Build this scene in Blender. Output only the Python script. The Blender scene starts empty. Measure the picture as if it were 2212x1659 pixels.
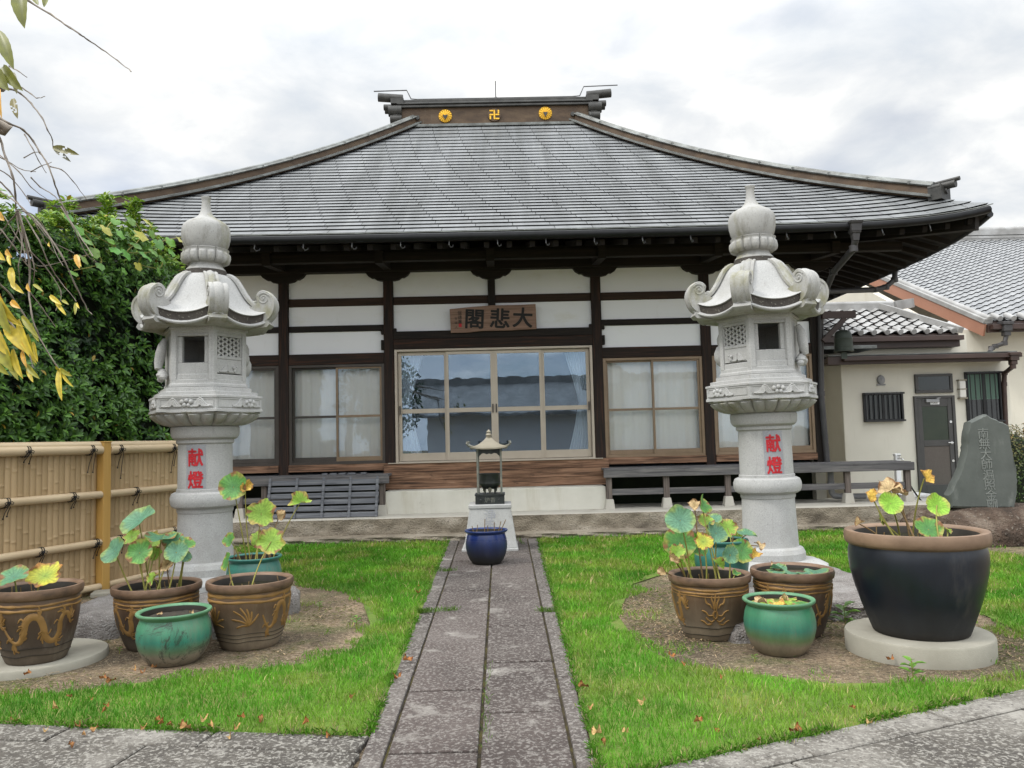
import bpy, bmesh, math, random
import numpy as np
from mathutils import Vector, Matrix
random.seed(7); rng = np.random.default_rng(7)
R = math.radians; PI = math.pi; sin = math.sin; cos = math.cos
S = bpy.context.scene; COL = S.collection

# ------------------------------------------------------------------ camera
FPX, CX, CY = 1725.0, 1106.0, 829.5          # photograph measured on a 2212 x 1659 sheet
PITCH, YAW, ROLL, CAMZ = R(4.0), 0.013, 0.0245, 1.5
fw = Vector((sin(YAW)*cos(PITCH), cos(YAW)*cos(PITCH), sin(PITCH)))
r0 = Vector((cos(YAW), -sin(YAW), 0)); u0 = r0.cross(fw)
rt = r0*cos(ROLL) - u0*sin(ROLL); up = u0*cos(ROLL) + r0*sin(ROLL)
cam = bpy.data.cameras.new('camera'); cam.lens = 36*FPX/2212; cam.sensor_width = 36
cam.clip_start = 0.05; cam.clip_end = 2000
co = bpy.data.objects.new('camera', cam); COL.objects.link(co)
m = Matrix((rt, up, -fw)).transposed().to_4x4(); m.translation = (0, 0, CAMZ); co.matrix_world = m
S.camera = co
CAM = Vector((0, 0, CAMZ))
def ray(x, y): return fw + rt*((x-CX)/FPX) + up*((CY-y)/FPX)
def P(x, y, Y):
    d = ray(x, y); return CAM + d*(Y/d.y)
def G(x, y, z=0.0):
    d = ray(x, y); return CAM + d*((z-CAMZ)/d.z)

# ------------------------------------------------------------------ sky, sun, exposure
SUN_EL, SUN_AZ = 52, -68                       # sun to the left, slightly in front
w = bpy.data.worlds.new('World'); S.world = w; w.use_nodes = True
nt = w.node_tree; N = nt.nodes; L = nt.links; N.clear()
def nd(t, nt_=None, **k):
    n = (nt_ or nt).nodes.new(t)
    for a, b in k.items(): setattr(n, a, b)
    return n
out = nd('ShaderNodeOutputWorld'); bg = nd('ShaderNodeBackground'); bg.inputs[1].default_value = 1.0
L.new(bg.outputs[0], out.inputs[0])
sky = nd('ShaderNodeTexSky', sky_type='NISHITA', sun_disc=False, sun_elevation=R(SUN_EL), sun_rotation=R(SUN_AZ))
skm = nd('ShaderNodeMix', data_type='RGBA', blend_type='MULTIPLY'); skm.inputs[0].default_value = 1
L.new(sky.outputs[0], skm.inputs[6]); skm.inputs[7].default_value = (.10, .105, .115, 1)
tc = nd('ShaderNodeTexCoord'); sep = nd('ShaderNodeSeparateXYZ'); L.new(tc.outputs['Generated'], sep.inputs[0])
def mth(op, a, b=None, c=None, nt_=None):
    n = nd('ShaderNodeMath', nt_, operation=op)
    for i, v in enumerate((a, b, c)):
        if v is None: continue
        if isinstance(v, (int, float)): n.inputs[i].default_value = v
        else: (nt_ or nt).links.new(v, n.inputs[i])
    return n.outputs[0]
den = mth('ADD', mth('MAXIMUM', sep.outputs[2], 0.0), 0.22)
cmb = nd('ShaderNodeCombineXYZ'); L.new(mth('DIVIDE', sep.outputs[0], den), cmb.inputs[0]); L.new(mth('DIVIDE', sep.outputs[1], den), cmb.inputs[1])
cmb.inputs[2].default_value = 3.7
n1 = nd('ShaderNodeTexNoise'); n1.inputs['Scale'].default_value = 3.6; n1.inputs['Detail'].default_value = 8; n1.inputs['Roughness'].default_value = .55; n1.inputs['Distortion'].default_value = .25
L.new(cmb.outputs[0], n1.inputs['Vector'])
def ramp(src, stops, nt_=None, interp='LINEAR'):
    n = nd('ShaderNodeValToRGB', nt_); n.color_ramp.interpolation = interp
    e = n.color_ramp.elements
    while len(e) < len(stops): e.new(.5)
    for i, (p, c) in enumerate(stops):
        e[i].position = p; e[i].color = (*c, 1) if len(c) == 3 else c
    (nt_ or nt).links.new(src, n.inputs[0]); return n.outputs[0]
cl = ramp(n1.outputs[0], [(.30, (.74, .80, .875)), (.42, (.86, .90, .94)), (.52, (.98, 1.0, 1.015)), (.64, (1.18, 1.18, 1.15))])
n2 = nd('ShaderNodeTexNoise'); n2.inputs['Scale'].default_value = .95; n2.inputs['Detail'].default_value = 4
L.new(cmb.outputs[0], n2.inputs['Vector'])
msk = ramp(n2.outputs[0], [(.38, (.25, .25, .25)), (.50, (.98, .98, .98))])
mx = nd('ShaderNodeMix', data_type='RGBA'); L.new(msk, mx.inputs[0]); L.new(skm.outputs[2], mx.inputs[6]); L.new(cl, mx.inputs[7])
# an overcast sky is about three times as bright overhead as at the skyline
gain = nd('ShaderNodeMapRange'); L.new(sep.outputs[2], gain.inputs[0])
gain.inputs[1].default_value = .35; gain.inputs[2].default_value = 1.0; gain.inputs[3].default_value = .85; gain.inputs[4].default_value = 2.7
gain.interpolation_type = 'SMOOTHSTEP'
rear_sky_fill = mth('ADD', 1.0, mth('MULTIPLY', mth('MAXIMUM', mth('MULTIPLY', sep.outputs[1], -1.0), 0.0), .95))  # extra sky brightness behind the camera, added as frontal fill
L.new(mx.outputs[2], bg.inputs[0]); L.new(mth('MULTIPLY', gain.outputs[0], rear_sky_fill), bg.inputs[1])
sl = bpy.data.lights.new('sun', 'SUN'); sl.energy = 1.7; sl.angle = R(10); sl.color = (1, .965, .91)
so = bpy.data.objects.new('sun', sl); COL.objects.link(so)
sd = Vector((sin(R(SUN_AZ))*cos(R(SUN_EL)), -cos(R(SUN_AZ))*cos(R(SUN_EL)), sin(R(SUN_EL))))
so.rotation_euler = sd.to_track_quat('Z', 'Y').to_euler(); so.location = (-6, -4, 12)
S.view_settings.view_transform = 'Standard'; S.view_settings.look = 'None'
S.view_settings.exposure = 0.14; S.view_settings.gamma = 1.0; S.view_settings.use_curve_mapping = False

# ------------------------------------------------------------------ helpers: materials
def newmat(name):
    m_ = bpy.data.materials.new(name); m_.use_nodes = True
    t = m_.node_tree; t.nodes.clear()
    o = nd('ShaderNodeOutputMaterial', t); b = nd('ShaderNodeBsdfPrincipled', t); t.links.new(b.outputs[0], o.inputs[0])
    return m_, t, b
def coords(t, scale=(1, 1, 1), which='Object'):
    c = nd('ShaderNodeTexCoord', t); mp = nd('ShaderNodeMapping', t); mp.inputs['Scale'].default_value = scale
    t.links.new(c.outputs[which], mp.inputs[0]); return mp.outputs[0]
def noise(t, vec, scale, detail=4, rough=.55, dist=0.0):
    n = nd('ShaderNodeTexNoise', t); n.inputs['Scale'].default_value = scale; n.inputs['Detail'].default_value = detail
    n.inputs['Roughness'].default_value = rough; n.inputs['Distortion'].default_value = dist
    t.links.new(vec, n.inputs['Vector']); return n.outputs[0]
def mixc(t, fac, a, b, mode='MIX'):
    n = nd('ShaderNodeMix', t, data_type='RGBA', blend_type=mode)
    for i, v in ((0, fac), (6, a), (7, b)):
        if isinstance(v, (int, float)): n.inputs[i].default_value = v
        elif isinstance(v, tuple): n.inputs[i].default_value = (*v, 1) if len(v) == 3 else v
        else: t.links.new(v, n.inputs[i])
    return n.outputs[2]
def bumpn(t, b, h, strength, dist=.01):
    n = nd('ShaderNodeBump', t); n.inputs['Strength'].default_value = strength; n.inputs['Distance'].default_value = dist
    t.links.new(h, n.inputs['Height']); t.links.new(n.outputs[0], b.inputs['Normal'])
def pm(name, cols, scale=5, stretch=(1, 1, 1), rough=.8, bump=.25, bd=.006, detail=6, speck=None, metal=0.0, spec=.4, dist=0.0, lo=.3, hi=.7, stain=None):
    m_, t, b = newmat(name); v = coords(t, stretch); n = noise(t, v, scale, detail, .6, dist)
    k = len(cols); c = ramp(n, [(lo+(hi-lo)*i/max(1, k-1), q) for i, q in enumerate(cols)], t) if k > 1 else None
    if c is None: c = mixc(t, 0.0, cols[0], cols[0])
    h = n
    if speck:
        for (sc, col, th, amt) in speck:
            s_ = noise(t, coords(t), sc, 2, .5); f_ = ramp(s_, [(th, (0, 0, 0)), (th+.07, (amt, amt, amt))], t); c = mixc(t, f_, c, col); h = s_
    if stain:
        for (sc, str_, col, th, amt) in stain:
            s_ = noise(t, coords(t, str_), sc, 6, .65); f_ = ramp(s_, [(th, (0, 0, 0)), (th+.16, (amt, amt, amt))], t); c = mixc(t, f_, c, col)
    t.links.new(c, b.inputs['Base Color']); b.inputs['Roughness'].default_value = rough
    b.inputs['Metallic'].default_value = metal; b.inputs['Specular IOR Level'].default_value = spec
    if bump: bumpn(t, b, h, bump, bd)
    return m_
def attrmat(name, rough=.55, trans=.25, attr='Col', spec=.35, nscale=60, namt=.25):
    m_, t, b = newmat(name); a = nd('ShaderNodeAttribute', t, attribute_name=attr)
    n = noise(t, coords(t), nscale, 3); f_ = ramp(n, [(.3, (1-namt,)*3), (.7, (1+namt,)*3)], t)
    c = mixc(t, 1.0, a.outputs[0], f_, 'MULTIPLY'); t.links.new(c, b.inputs['Base Color'])
    b.inputs['Roughness'].default_value = rough; b.inputs['Specular IOR Level'].default_value = spec
    if trans:
        tr = nd('ShaderNodeBsdfTranslucent', t); t.links.new(c, tr.inputs[0]); ms = nd('ShaderNodeMixShader', t); ms.inputs[0].default_value = trans
        t.links.new(b.outputs[0], ms.inputs[1]); t.links.new(tr.outputs[0], ms.inputs[2])
        o = [x for x in t.nodes if x.type == 'OUTPUT_MATERIAL'][0]; t.links.new(ms.outputs[0], o.inputs[0])
    return m_
def glassmat(name, refl=.1, tint=(.8, .85, .9)):
    m_, t, b = newmat(name); o = [x for x in t.nodes if x.type == 'OUTPUT_MATERIAL'][0]
    tr = nd('ShaderNodeBsdfTransparent', t); tr.inputs[0].default_value = (*tint, 1)
    gl = nd('ShaderNodeBsdfGlossy', t); gl.inputs['Roughness'].default_value = .01; gl.inputs[0].default_value = (.68, .83, 1, 1)
    n = noise(t, coords(t), 2.0, 2); bp = nd('ShaderNodeBump', t); bp.inputs['Strength'].default_value = .05; bp.inputs['Distance'].default_value = .02
    t.links.new(n, bp.inputs['Height']); t.links.new(bp.outputs[0], gl.inputs['Normal'])
    fr = nd('ShaderNodeFresnel', t); fr.inputs[0].default_value = 1.5
    f_ = mth('ADD', fr.outputs[0], refl, nt_=t); ms = nd('ShaderNodeMixShader', t)
    t.links.new(f_, ms.inputs[0]); t.links.new(tr.outputs[0], ms.inputs[1]); t.links.new(gl.outputs[0], ms.inputs[2]); t.links.new(ms.outputs[0], o.inputs[0])
    return m_

M = {}
M['granite'] = pm('granite', [(.34, .338, .326), (.43, .427, .414)], 3, rough=.85, bump=.25, bd=.004,
    speck=[(90, (.22, .22, .22), .58, .5), (120, (.60, .60, .59), .60, .5)], stain=[(2.2, (1, 1, .5), (.28, .272, .245), .54, .6), (7, (2.2, 2.2, .22), (.20, .195, .175), .60, .5)])
M['granite_mossy'] = pm('granite_mossy', [(.315, .31, .293), (.395, .39, .372)], 4, rough=.88, bump=.3, bd=.005,
    speck=[(100, (.2, .2, .19), .58, .5)], stain=[(3.5, (1, 1, .7), (.20, .19, .10), .50, .75), (7, (1, 1, .4), (.15, .14, .11), .57, .6), (4, (3, 3, .22), (.13, .125, .105), .58, .5)])
M['granite_dark'] = pm('granite_dark', [(.035, .03, .026), (.07, .06, .05)], 9, rough=.85, speck=[(60, (.28, .27, .22), .64, .7)])
M['panel_gray'] = pm('panel_gray', [(.25, .255, .27), (.32, .325, .34)], 4, rough=.7, speck=[(110, (.5, .5, .5), .6, .5)])
M['red_paint'] = pm('red_paint', [(.42, .012, .02), (.55, .02, .03)], 40, rough=.5, bump=.1)
M['rough_stone'] = pm('rough_stone', [(.13, .115, .105), (.22, .20, .185), (.30, .285, .27)], 5, rough=.95, bump=.9, bd=.03, speck=[(70, (.42, .41, .39), .60, .6)])
M['rock_brown'] = pm('rock_brown', [(.022, .016, .011), (.075, .05, .035), (.19, .15, .115)], 2.5, rough=.95, bump=1, bd=.05, detail=9, speck=[(25, (.25, .22, .18), .63, .5)])
M['stele'] = pm('stele', [(.075, .083, .075), (.108, .117, .107)], 3, rough=.8, bump=.5, bd=.01, stain=[(6, (1, 1, .5), (.20, .21, .19), .58, .5), (9, (1, 1, 1), (.06, .065, .055), .62, .5)])
M['engrave'] = pm('engrave', [(.155, .165, .152), (.21, .22, .205)], 30, rough=.9)
M['plaster'] = pm('plaster', [(.86, .865, .885), (.895, .898, .91)], 1.2, rough=.9, bump=.08, stain=[(2.2, (.6, 1, 1.6), (.70, .67, .56), .58, .4), (9, (1, 1, .3), (.68, .66, .62), .63, .3)])
def wood(name, cols, axis, rough=.8, stain=None, sc=1.0):
    st = {'x': (.7*sc, 14*sc, 14*sc), 'z': (14*sc, 14*sc, .7*sc), 'y': (14*sc, .7*sc, 14*sc)}[axis]
    return pm(name, cols, 2.2, st, rough, .5, .005, 7, dist=.6, stain=stain, lo=.28, hi=.74)
DK = [(.006, .004, .003), (.013, .009, .0065), (.027, .017, .012)]
M['wood_dark_x'] = wood('wood_dark_x', DK, 'x'); M['wood_dark_z'] = wood('wood_dark_z', DK, 'z')
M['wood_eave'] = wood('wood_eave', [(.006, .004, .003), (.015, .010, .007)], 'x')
M['wood_rail'] = wood('wood_rail', [(.018, .010, .007), (.055, .029, .016)], 'x')
M['wood_red_x'] = wood('wood_red_x', [(.009, .006, .0045), (.022, .012, .008), (.075, .028, .014)], 'x')
M['wood_red_z'] = wood('wood_red_z', [(.008, .0055, .0045), (.018, .010, .007), (.06, .024, .012)], 'z')
M['wood_board'] = wood('wood_board', [(.03, .018, .012), (.12, .065, .038), (.27, .15, .09), (.33, .22, .15)], 'x', .85, stain=[(7, (.6, 1, 1), (.02, .014, .011), .60, .8)])
M['wood_gray_x'] = wood('wood_gray_x', [(.045, .042, .045), (.12, .115, .115), (.22, .205, .19)], 'x', .9, stain=[(6, (.5, 1, 1), (.035, .03, .028), .62, .7)])
M['wood_gray_z'] = wood('wood_gray_z', [(.045, .038, .035), (.13, .105, .09), (.22, .19, .165)], 'z', .9)
M['wood_slat'] = wood('wood_slat', [(.06, .062, .072), (.13, .135, .148), (.21, .212, .222)], 'x', .9, stain=[(9, (.6, 1, 1), (.02, .02, .025), .66, .8)])
M['wood_sign'] = wood('wood_sign', [(.15, .085, .06), (.26, .16, .115), (.33, .21, .155)], 'x', .75)
M['sign_ink'] = pm('sign_ink', [(.008, .007, .006)], rough=.6, bump=0)
M['alu_light'] = pm('alu_light', [(.42, .36, .29), (.48, .42, .34)], 3, rough=.42, bump=0, metal=.25)
M['alu_brown'] = pm('alu_brown', [(.20, .14, .085), (.26, .185, .12)], 3, rough=.42, bump=0, metal=.2)
M['alu_bronze'] = pm('alu_bronze', [(.055, .047, .04), (.08, .068, .058)], 3, rough=.42, bump=0, metal=.2)
M['glass'] = glassmat('glass', .085, (.86, .9, .93)); M['glass_side'] = glassmat('glass_side', .0, (.99, .99, .985))
M['curtain'] = pm('curtain', [(.85, .81, .73), (.89, .86, .79)], 2, (6, 1, .3), .9, .1)
M['curtain_white'] = pm('curtain_white', [(.82, .83, .84), (.88, .88, .88)], 2, (6, 1, .3), .9, .1)
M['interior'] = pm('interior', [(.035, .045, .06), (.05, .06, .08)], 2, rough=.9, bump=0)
M['concrete'] = pm('concrete', [(.40, .375, .32), (.50, .475, .415)], 2.5, rough=.92, bump=.3, bd=.006, speck=[(120, (.32, .3, .26), .64, .4)], stain=[(1.8, (1, 1, 3), (.24, .21, .16), .60, .6)])
M['concrete_base'] = pm('concrete_base', [(.50, .48, .41), (.62, .60, .53)], 1.6, rough=.9, bump=.2, bd=.004, stain=[(1.5, (2.0, 1, .25), (.40, .36, .26), .55, .6), (3.2, (1, 1, 1.6), (.17, .13, .08), .66, .9)])
M['concrete_old'] = pm('concrete_old', [(.12, .10, .075), (.24, .205, .155), (.36, .32, .26)], 2.2, (1, 1, 2.2), .95, .8, .03, 9, speck=[(45, (.09, .075, .055), .60, .6)])
M['disc'] = pm('disc', [(.24, .225, .18), (.34, .32, .265)], 2.5, rough=.9, bump=.25, speck=[(110, (.26, .25, .21), .63, .5)], stain=[(4, (1, 1, 1), (.25, .24, .19), .58, .5)])
def pathmat(name, base, speckc, sc):
    m_, t, b = newmat(name); v = coords(t)
    n = noise(t, v, 1.1, 5, .6); c = ramp(n, [(.3, base[0]), (.5, base[1]), (.72, base[2])], t)
    at = nd('ShaderNodeAttribute', t, attribute_name='tone'); c = mixc(t, 1.0, c, ramp(at.outputs['Fac'], [(0, (.62, .60, .58)), (.5, (1, 1, 1)), (1, (1.4, 1.42, 1.45))], t), 'MULTIPLY')
    w1 = noise(t, v, 3.0, 6, .65, .3); pale = ramp(w1, [(.58, (0, 0, 0)), (.72, (.8, .8, .8))], t); c = mixc(t, pale, c, (.34, .32, .285))
    s1 = noise(t, v, sc, 3, .65, .4); f1 = ramp(s1, [(.50, (0, 0, 0)), (.60, (.85, .85, .85))], t); c = mixc(t, f1, c, speckc)
    s2 = noise(t, v, sc*1.3, 2, .5); f2 = ramp(s2, [(.28, (.85, .85, .85)), (.42, (0, 0, 0))], t); c = mixc(t, f2, c, (.035, .03, .027))
    t.links.new(c, b.inputs['Base Color']); b.inputs['Roughness'].default_value = .93; bumpn(t, b, s1, .8, .008)
    return m_
M['slab'] = pathmat('slab', [(.036, .026, .022), (.062, .047, .041), (.09, .073, .065)], (.19, .172, .155), 50)
M['border'] = pathmat('border', [(.042, .033, .029), (.075, .062, .054), (.125, .11, .098)], (.22, .202, .182), 50)
M['paving'] = pathmat('paving', [(.035, .03, .025), (.09, .08, .067), (.29, .272, .24)], (.27, .255, .225), 44)
M['joint'] = pm('joint', [(.02, .017, .012), (.07, .055, .03), (.13, .11, .03)], 9, rough=1, bump=.8, bd=.02)
# soil with moss and straw
m_, t, b = newmat('soil'); v = coords(t)
n = noise(t, v, 1.3, 7, .62); c = ramp(n, [(.30, (.045, .031, .018)), (.46, (.125, .088, .05)), (.64, (.32, .23, .145))], t)
f2 = ramp(noise(t, v, 1.7, 8, .7, .4), [(.49, (0, 0, 0)), (.60, (.85, .85, .85))], t); c = mixc(t, f2, c, (.085, .095, .022))
f3 = ramp(noise(t, v, 28, 6, .75), [(.40, (.85, .85, .85)), (.52, (0, 0, 0))], t); c = mixc(t, f3, c, (.05, .038, .022))
f4 = ramp(noise(t, coords(t, (1, 2.2, 1)), 34, 4, .7, 1.5), [(.54, (0, 0, 0)), (.60, (.85, .85, .85))], t); c = mixc(t, f4, c, (.46, .37, .25))
t.links.new(c, b.inputs['Base Color']); b.inputs['Roughness'].default_value = 1; bumpn(t, b, noise(t, v, 45, 5, .7), 1.0, .03); M['soil'] = m_
M['turf'] = pm('turf', [(.065, .105, .016), (.105, .175, .022), (.16, .18, .045)], 6, rough=1, bump=.9, bd=.02, speck=[(60, (.16, .12, .06), .62, .5)])
M['blade'] = attrmat('blade', .6, .35, 'Col', .25, 3, .12)
M['leaf'] = attrmat('leaf', .42, .22, 'Col', .45, 40, .15)
M['lotus'] = attrmat('lotus', .55, .25, 'Col', .3, 60, .2)
M['dryleaf'] = attrmat('dryleaf', .85, .15, 'Col', .15, 70, .3)
M['stem'] = pm('stem', [(.16, .17, .03), (.30, .26, .06)], 12, (1, 1, .3), .6, .1)
M['stem_dry'] = pm('stem_dry', [(.13, .08, .03), (.22, .14, .06)], 12, (1, 1, .3), .8, .1)
M['twig'] = pm('twig', [(.12, .10, .085), (.30, .255, .205)], 20, rough=.85, bump=.3)
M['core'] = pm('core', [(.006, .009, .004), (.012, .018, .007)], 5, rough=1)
M['bamboo'] = pm('bamboo', [(.41, .295, .16), (.50, .365, .205)], 1.5, (1, 1, .2), .5, .1, .003)
_t = M['bamboo'].node_tree; _b = [x for x in _t.nodes if x.type == 'BSDF_PRINCIPLED'][0]; _src = _b.inputs['Base Color'].links[0].from_socket
_a = nd('ShaderNodeAttribute', _t, attribute_name='tone'); _t.links.new(mixc(_t, 1.0, _src, ramp(_a.outputs['Fac'], [(0, (.80, .78, .74)), (1, (1.12, 1.12, 1.14))], _t), 'MULTIPLY'), _b.inputs['Base Color'])
M['bamboo_rail'] = pm('bamboo_rail', [(.50, .38, .235), (.58, .46, .30)], 2, rough=.42, bump=.1)
M['post_yellow'] = pm('post_yellow', [(.48, .28, .075), (.55, .33, .095)], 2, (10, 10, .6), .5, .1)
M['rope'] = pm('rope', [(.010, .009, .008), (.03, .027, .024)], 80, rough=.95, bump=.6)
# temple roof sheet: tone per tile, streaks down the slope
m_, t, b = newmat('roof_sheet'); a = nd('ShaderNodeAttribute', t, attribute_name='tone')
st = noise(t, coords(t, (2.6, .16, .16)), 1.0, 6, .62); s3 = noise(t, coords(t, (7, .35, .35)), 1.0, 5, .6)
c = ramp(st, [(.28, (.115, .12, .118)), (.48, (.158, .164, .166)), (.70, (.21, .217, .222))], t)
c = mixc(t, ramp(s3, [(.56, (0, 0, 0)), (.76, (.4, .4, .4))], t), c, (.29, .30, .285))
c = mixc(t, 1.0, c, ramp(a.outputs['Fac'], [(0, (.82,)*3), (1, (1.18,)*3)], t), 'MULTIPLY')
t.links.new(c, b.inputs['Base Color']); b.inputs['Metallic'].default_value = .1; b.inputs['Roughness'].default_value = .58; b.inputs['Specular IOR Level'].default_value = .35
bumpn(t, b, noise(t, coords(t), 14, 3), .12, .01); M['roof_sheet'] = m_
M['copper_brown'] = pm('copper_brown', [(.045, .026, .013), (.075, .045, .023), (.105, .068, .036)], 2.5, (1, 1, 3), .55, .1, metal=.1, stain=[(4, (3, 3, .4), (.17, .15, .11), .62, .5)])
M['copper_gray'] = pm('copper_gray', [(.075, .075, .068), (.14, .145, .135), (.23, .245, .235)], 4, (1, 1, 1), .5, .15, metal=.25, stain=[(8, (3, 3, .4), (.42, .46, .44), .62, .6)])
M['copper_dark'] = pm('copper_dark', [(.03, .03, .028), (.07, .068, .062)], 5, rough=.5, metal=.3, bump=.1, stain=[(7, (3, 3, .4), (.35, .38, .36), .66, .6)])
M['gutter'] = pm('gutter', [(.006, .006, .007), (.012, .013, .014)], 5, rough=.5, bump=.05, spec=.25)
M['pipe'] = pm('pipe', [(.035, .033, .034), (.055, .052, .052)], 5, rough=.5, bump=.1, stain=[(6, (1, 1, .6), (.12, .11, .10), .62, .5)])
M['iron_hook'] = pm('iron_hook', [(.06, .06, .06), (.10, .10, .10)], 9, rough=.5)
M['gold'] = pm('gold', [(.55, .30, .03), (.80, .50, .06)], 30, rough=.42, bump=.4, metal=.55)
M['black_metal_and_shade'] = pm('black_metal_and_shade', [(.012, .012, .013), (.022, .022, .024)], 5, rough=.45, bump=0)
M['tile'] = pm('tile', [(.16, .165, .172), (.225, .23, .236), (.28, .285, .29)], 3, rough=.42, bump=.1, spec=.55, stain=[(9, (1, 1, 1), (.19, .19, .19), .60, .5)])
M['tile_old'] = pm('tile_old', [(.20, .195, .185), (.28, .275, .265), (.38, .38, .375)], 2, rough=.45, bump=.1, spec=.5)
M['stucco'] = pm('stucco', [(.585, .555, .475), (.635, .605, .52)], 1.5, rough=.95, bump=.35, bd=.004, speck=[(160, (.5, .45, .34), .63, .4)], stain=[(1.2, (1, 1, .5), (.48, .43, .32), .58, .4), (5, (2.5, 2.5, .25), (.45, .41, .32), .60, .35)])
M['terracotta'] = pm('terracotta', [(.32, .15, .095), (.36, .175, .115)], 3, (1, .3, .3), .6, .05)
M['brown_trim'] = pm('brown_trim', [(.035, .02, .016), (.06, .035, .028)], 4, (.5, 2, 2), .45, .05)
M['door_frame'] = pm('door_frame', [(.05, .048, .046), (.065, .062, .06)], 5, rough=.5, bump=0)
M['door_green'] = pm('door_green', [(.022, .032, .022), (.035, .045, .03)], 3, rough=.25, bump=0)
M['door_tan'] = pm('door_tan', [(.085, .07, .06), (.10, .083, .072)], 30, rough=.6, bump=.1)
M['chrome'] = pm('chrome', [(.6, .6, .6)], rough=.25, bump=0, metal=.9)
M['white_plastic'] = pm('white_plastic', [(.78, .78, .77), (.82, .82, .81)], 3, rough=.4, bump=0)
M['pvc_gray'] = pm('pvc_gray', [(.22, .22, .225), (.28, .28, .285)], 3, rough=.45, bump=0)
M['dark_glass'] = pm('dark_glass', [(.008, .01, .012), (.014, .016, .018)], 3, rough=.08, bump=0, spec=.6)
M['lamp_glass'] = pm('lamp_glass', [(.62, .60, .55), (.70, .68, .63)], 6, rough=.3, bump=0)
M['blind'] = pm('blind', [(.09, .15, .12), (.12, .19, .15)], 2, (12, 1, .3), .8, .1)
M['green_mat'] = pm('green_mat', [(.01, .22, .08), (.02, .30, .11)], 50, rough=.95, bump=.5)
M['bronze'] = pm('bronze', [(.10, .11, .095), (.17, .175, .15), (.30, .27, .21)], 6, rough=.5, metal=.35, bump=.15)
M['bronze_dark'] = pm('bronze_dark', [(.02, .022, .022), (.05, .055, .052)], 8, rough=.4, metal=.4, bump=.15)
M['bronze_bell'] = pm('bronze_bell', [(.028, .036, .028), (.06, .072, .06)], 6, rough=.5, metal=.35, bump=.2)
M['bronze_roof'] = pm('bronze_roof', [(.22, .195, .145), (.31, .28, .215)], 5, rough=.55, metal=.15, bump=.1)
M['water'] = pm('water', [(.012, .012, .008), (.03, .03, .012)], 6, rough=.08, bump=.05, spec=.5)
M['algae'] = pm('algae', [(.03, .032, .01), (.13, .14, .02), (.24, .23, .04)], 14, rough=.6, bump=.4)
M['mud'] = pm('mud', [(.018, .014, .010), (.045, .035, .024)], 14, rough=.7, bump=.8, bd=.02)
def glaze(name, top, mid, low, edge=(.25, .5), rough=.25, dirt=None, noise_s=3.0, dust=.35):
    """glaze that ends in a wavering line above a bare foot; Object z runs 0..H (scaled by 1/H in attribute hz)"""
    m_, t, b = newmat(name); a = nd('ShaderNodeAttribute', t, attribute_name='hz')
    n = noise(t, coords(t), noise_s, 5, .6); h = mth('ADD', a.outputs['Fac'], mth('MULTIPLY', mth('SUBTRACT', n, .5, nt_=t), .22, nt_=t), nt_=t)
    c = ramp(h, [(edge[0]-.10, low), (edge[0]+.03, mid), (edge[1], top[0]), (edge[1]+.22, top[1])], t)
    n2 = noise(t, coords(t, (1, 1, .3)), 7, 6, .65); c = mixc(t, 1.0, c, ramp(n2, [(.3, (.72,)*3), (.7, (1.25,)*3)], t), 'MULTIPLY')
    if dirt:
        f_ = ramp(noise(t, coords(t, (1, 1, .8)), 6.5, 12, .82, .8), [(dirt[1], (0, 0, 0)), (dirt[1]+.06, (.85,)*3)], t)
        c = mixc(t, f_, c, dirt[0])
    s_ = noise(t, coords(t), 170, 2); f_ = ramp(s_, [(.58, (0, 0, 0)), (.68, (.45,)*3)], t); c = mixc(t, f_, c, tuple(.5*x for x in low))
    d_ = noise(t, coords(t, (1.6, 1.6, .35)), 4.5, 8, .7); c = mixc(t, ramp(d_, [(.56, (0, 0, 0)), (.70, (dust,)*3)], t), c, (.20, .175, .135))
    t.links.new(c, b.inputs['Base Color'])
    rr = ramp(h, [(edge[0]-.10, (.9,)*3), (edge[1], (rough,)*3)], t); t.links.new(rr, b.inputs['Roughness']); bumpn(t, b, n2, .15, .008)
    return m_
M['pot_brown'] = glaze('pot_brown', [(.085, .05, .028), (.13, .075, .04)], (.125, .09, .058), (.20, .155, .105), (.30, .62), .5)
M['pot_brown_dark'] = glaze('pot_brown_dark', [(.055, .032, .02), (.10, .058, .032)], (.06, .043, .03), (.10, .075, .052), (.22, .55), .45)
M['pot_green'] = glaze('pot_green', [(.035, .165, .115), (.045, .19, .10)], (.10, .16, .065), (.23, .185, .125), (.32, .52), .4)
M['pot_green_worn'] = glaze('pot_green_worn', [(.03, .17, .12), (.06, .21, .12)], (.09, .16, .085), (.22, .185, .135), (.32, .5), .42, dirt=((.03, .035, .026), .53))
M['pot_teal'] = glaze('pot_teal', [(.02, .12, .10), (.03, .15, .12)], (.03, .10, .085), (.08, .08, .06), (.1, .4), .35)
M['pot_black'] = glaze('pot_black', [(.007, .011, .019), (.009, .012, .019)], (.012, .012, .013), (.022, .018, .014), (.06, .35), .34, dust=.11)
M['pot_blue'] = glaze('pot_blue', [(.006, .018, .095), (.012, .04, .21)], (.012, .012, .016), (.02, .018, .015), (.18, .75), .24, dust=.06)
M['rim_brown'] = pm('rim_brown', [(.055, .035, .024), (.15, .09, .055), (.21, .135, .09)], 5, (1, 1, 2), .55, .2)
M['rim_tan'] = pm('rim_tan', [(.14, .088, .055), (.25, .165, .108)], 4, (1, 1, 1.5), .6, .2, stain=[(5, (1, 1, 1), (.03, .022, .018), .62, .85)])
M['rim_green'] = pm('rim_green', [(.07, .19, .10), (.13, .27, .15)], 7, rough=.45, bump=.1, stain=[(8, (1, 1, 1), (.02, .04, .035), .62, .7)])
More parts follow.
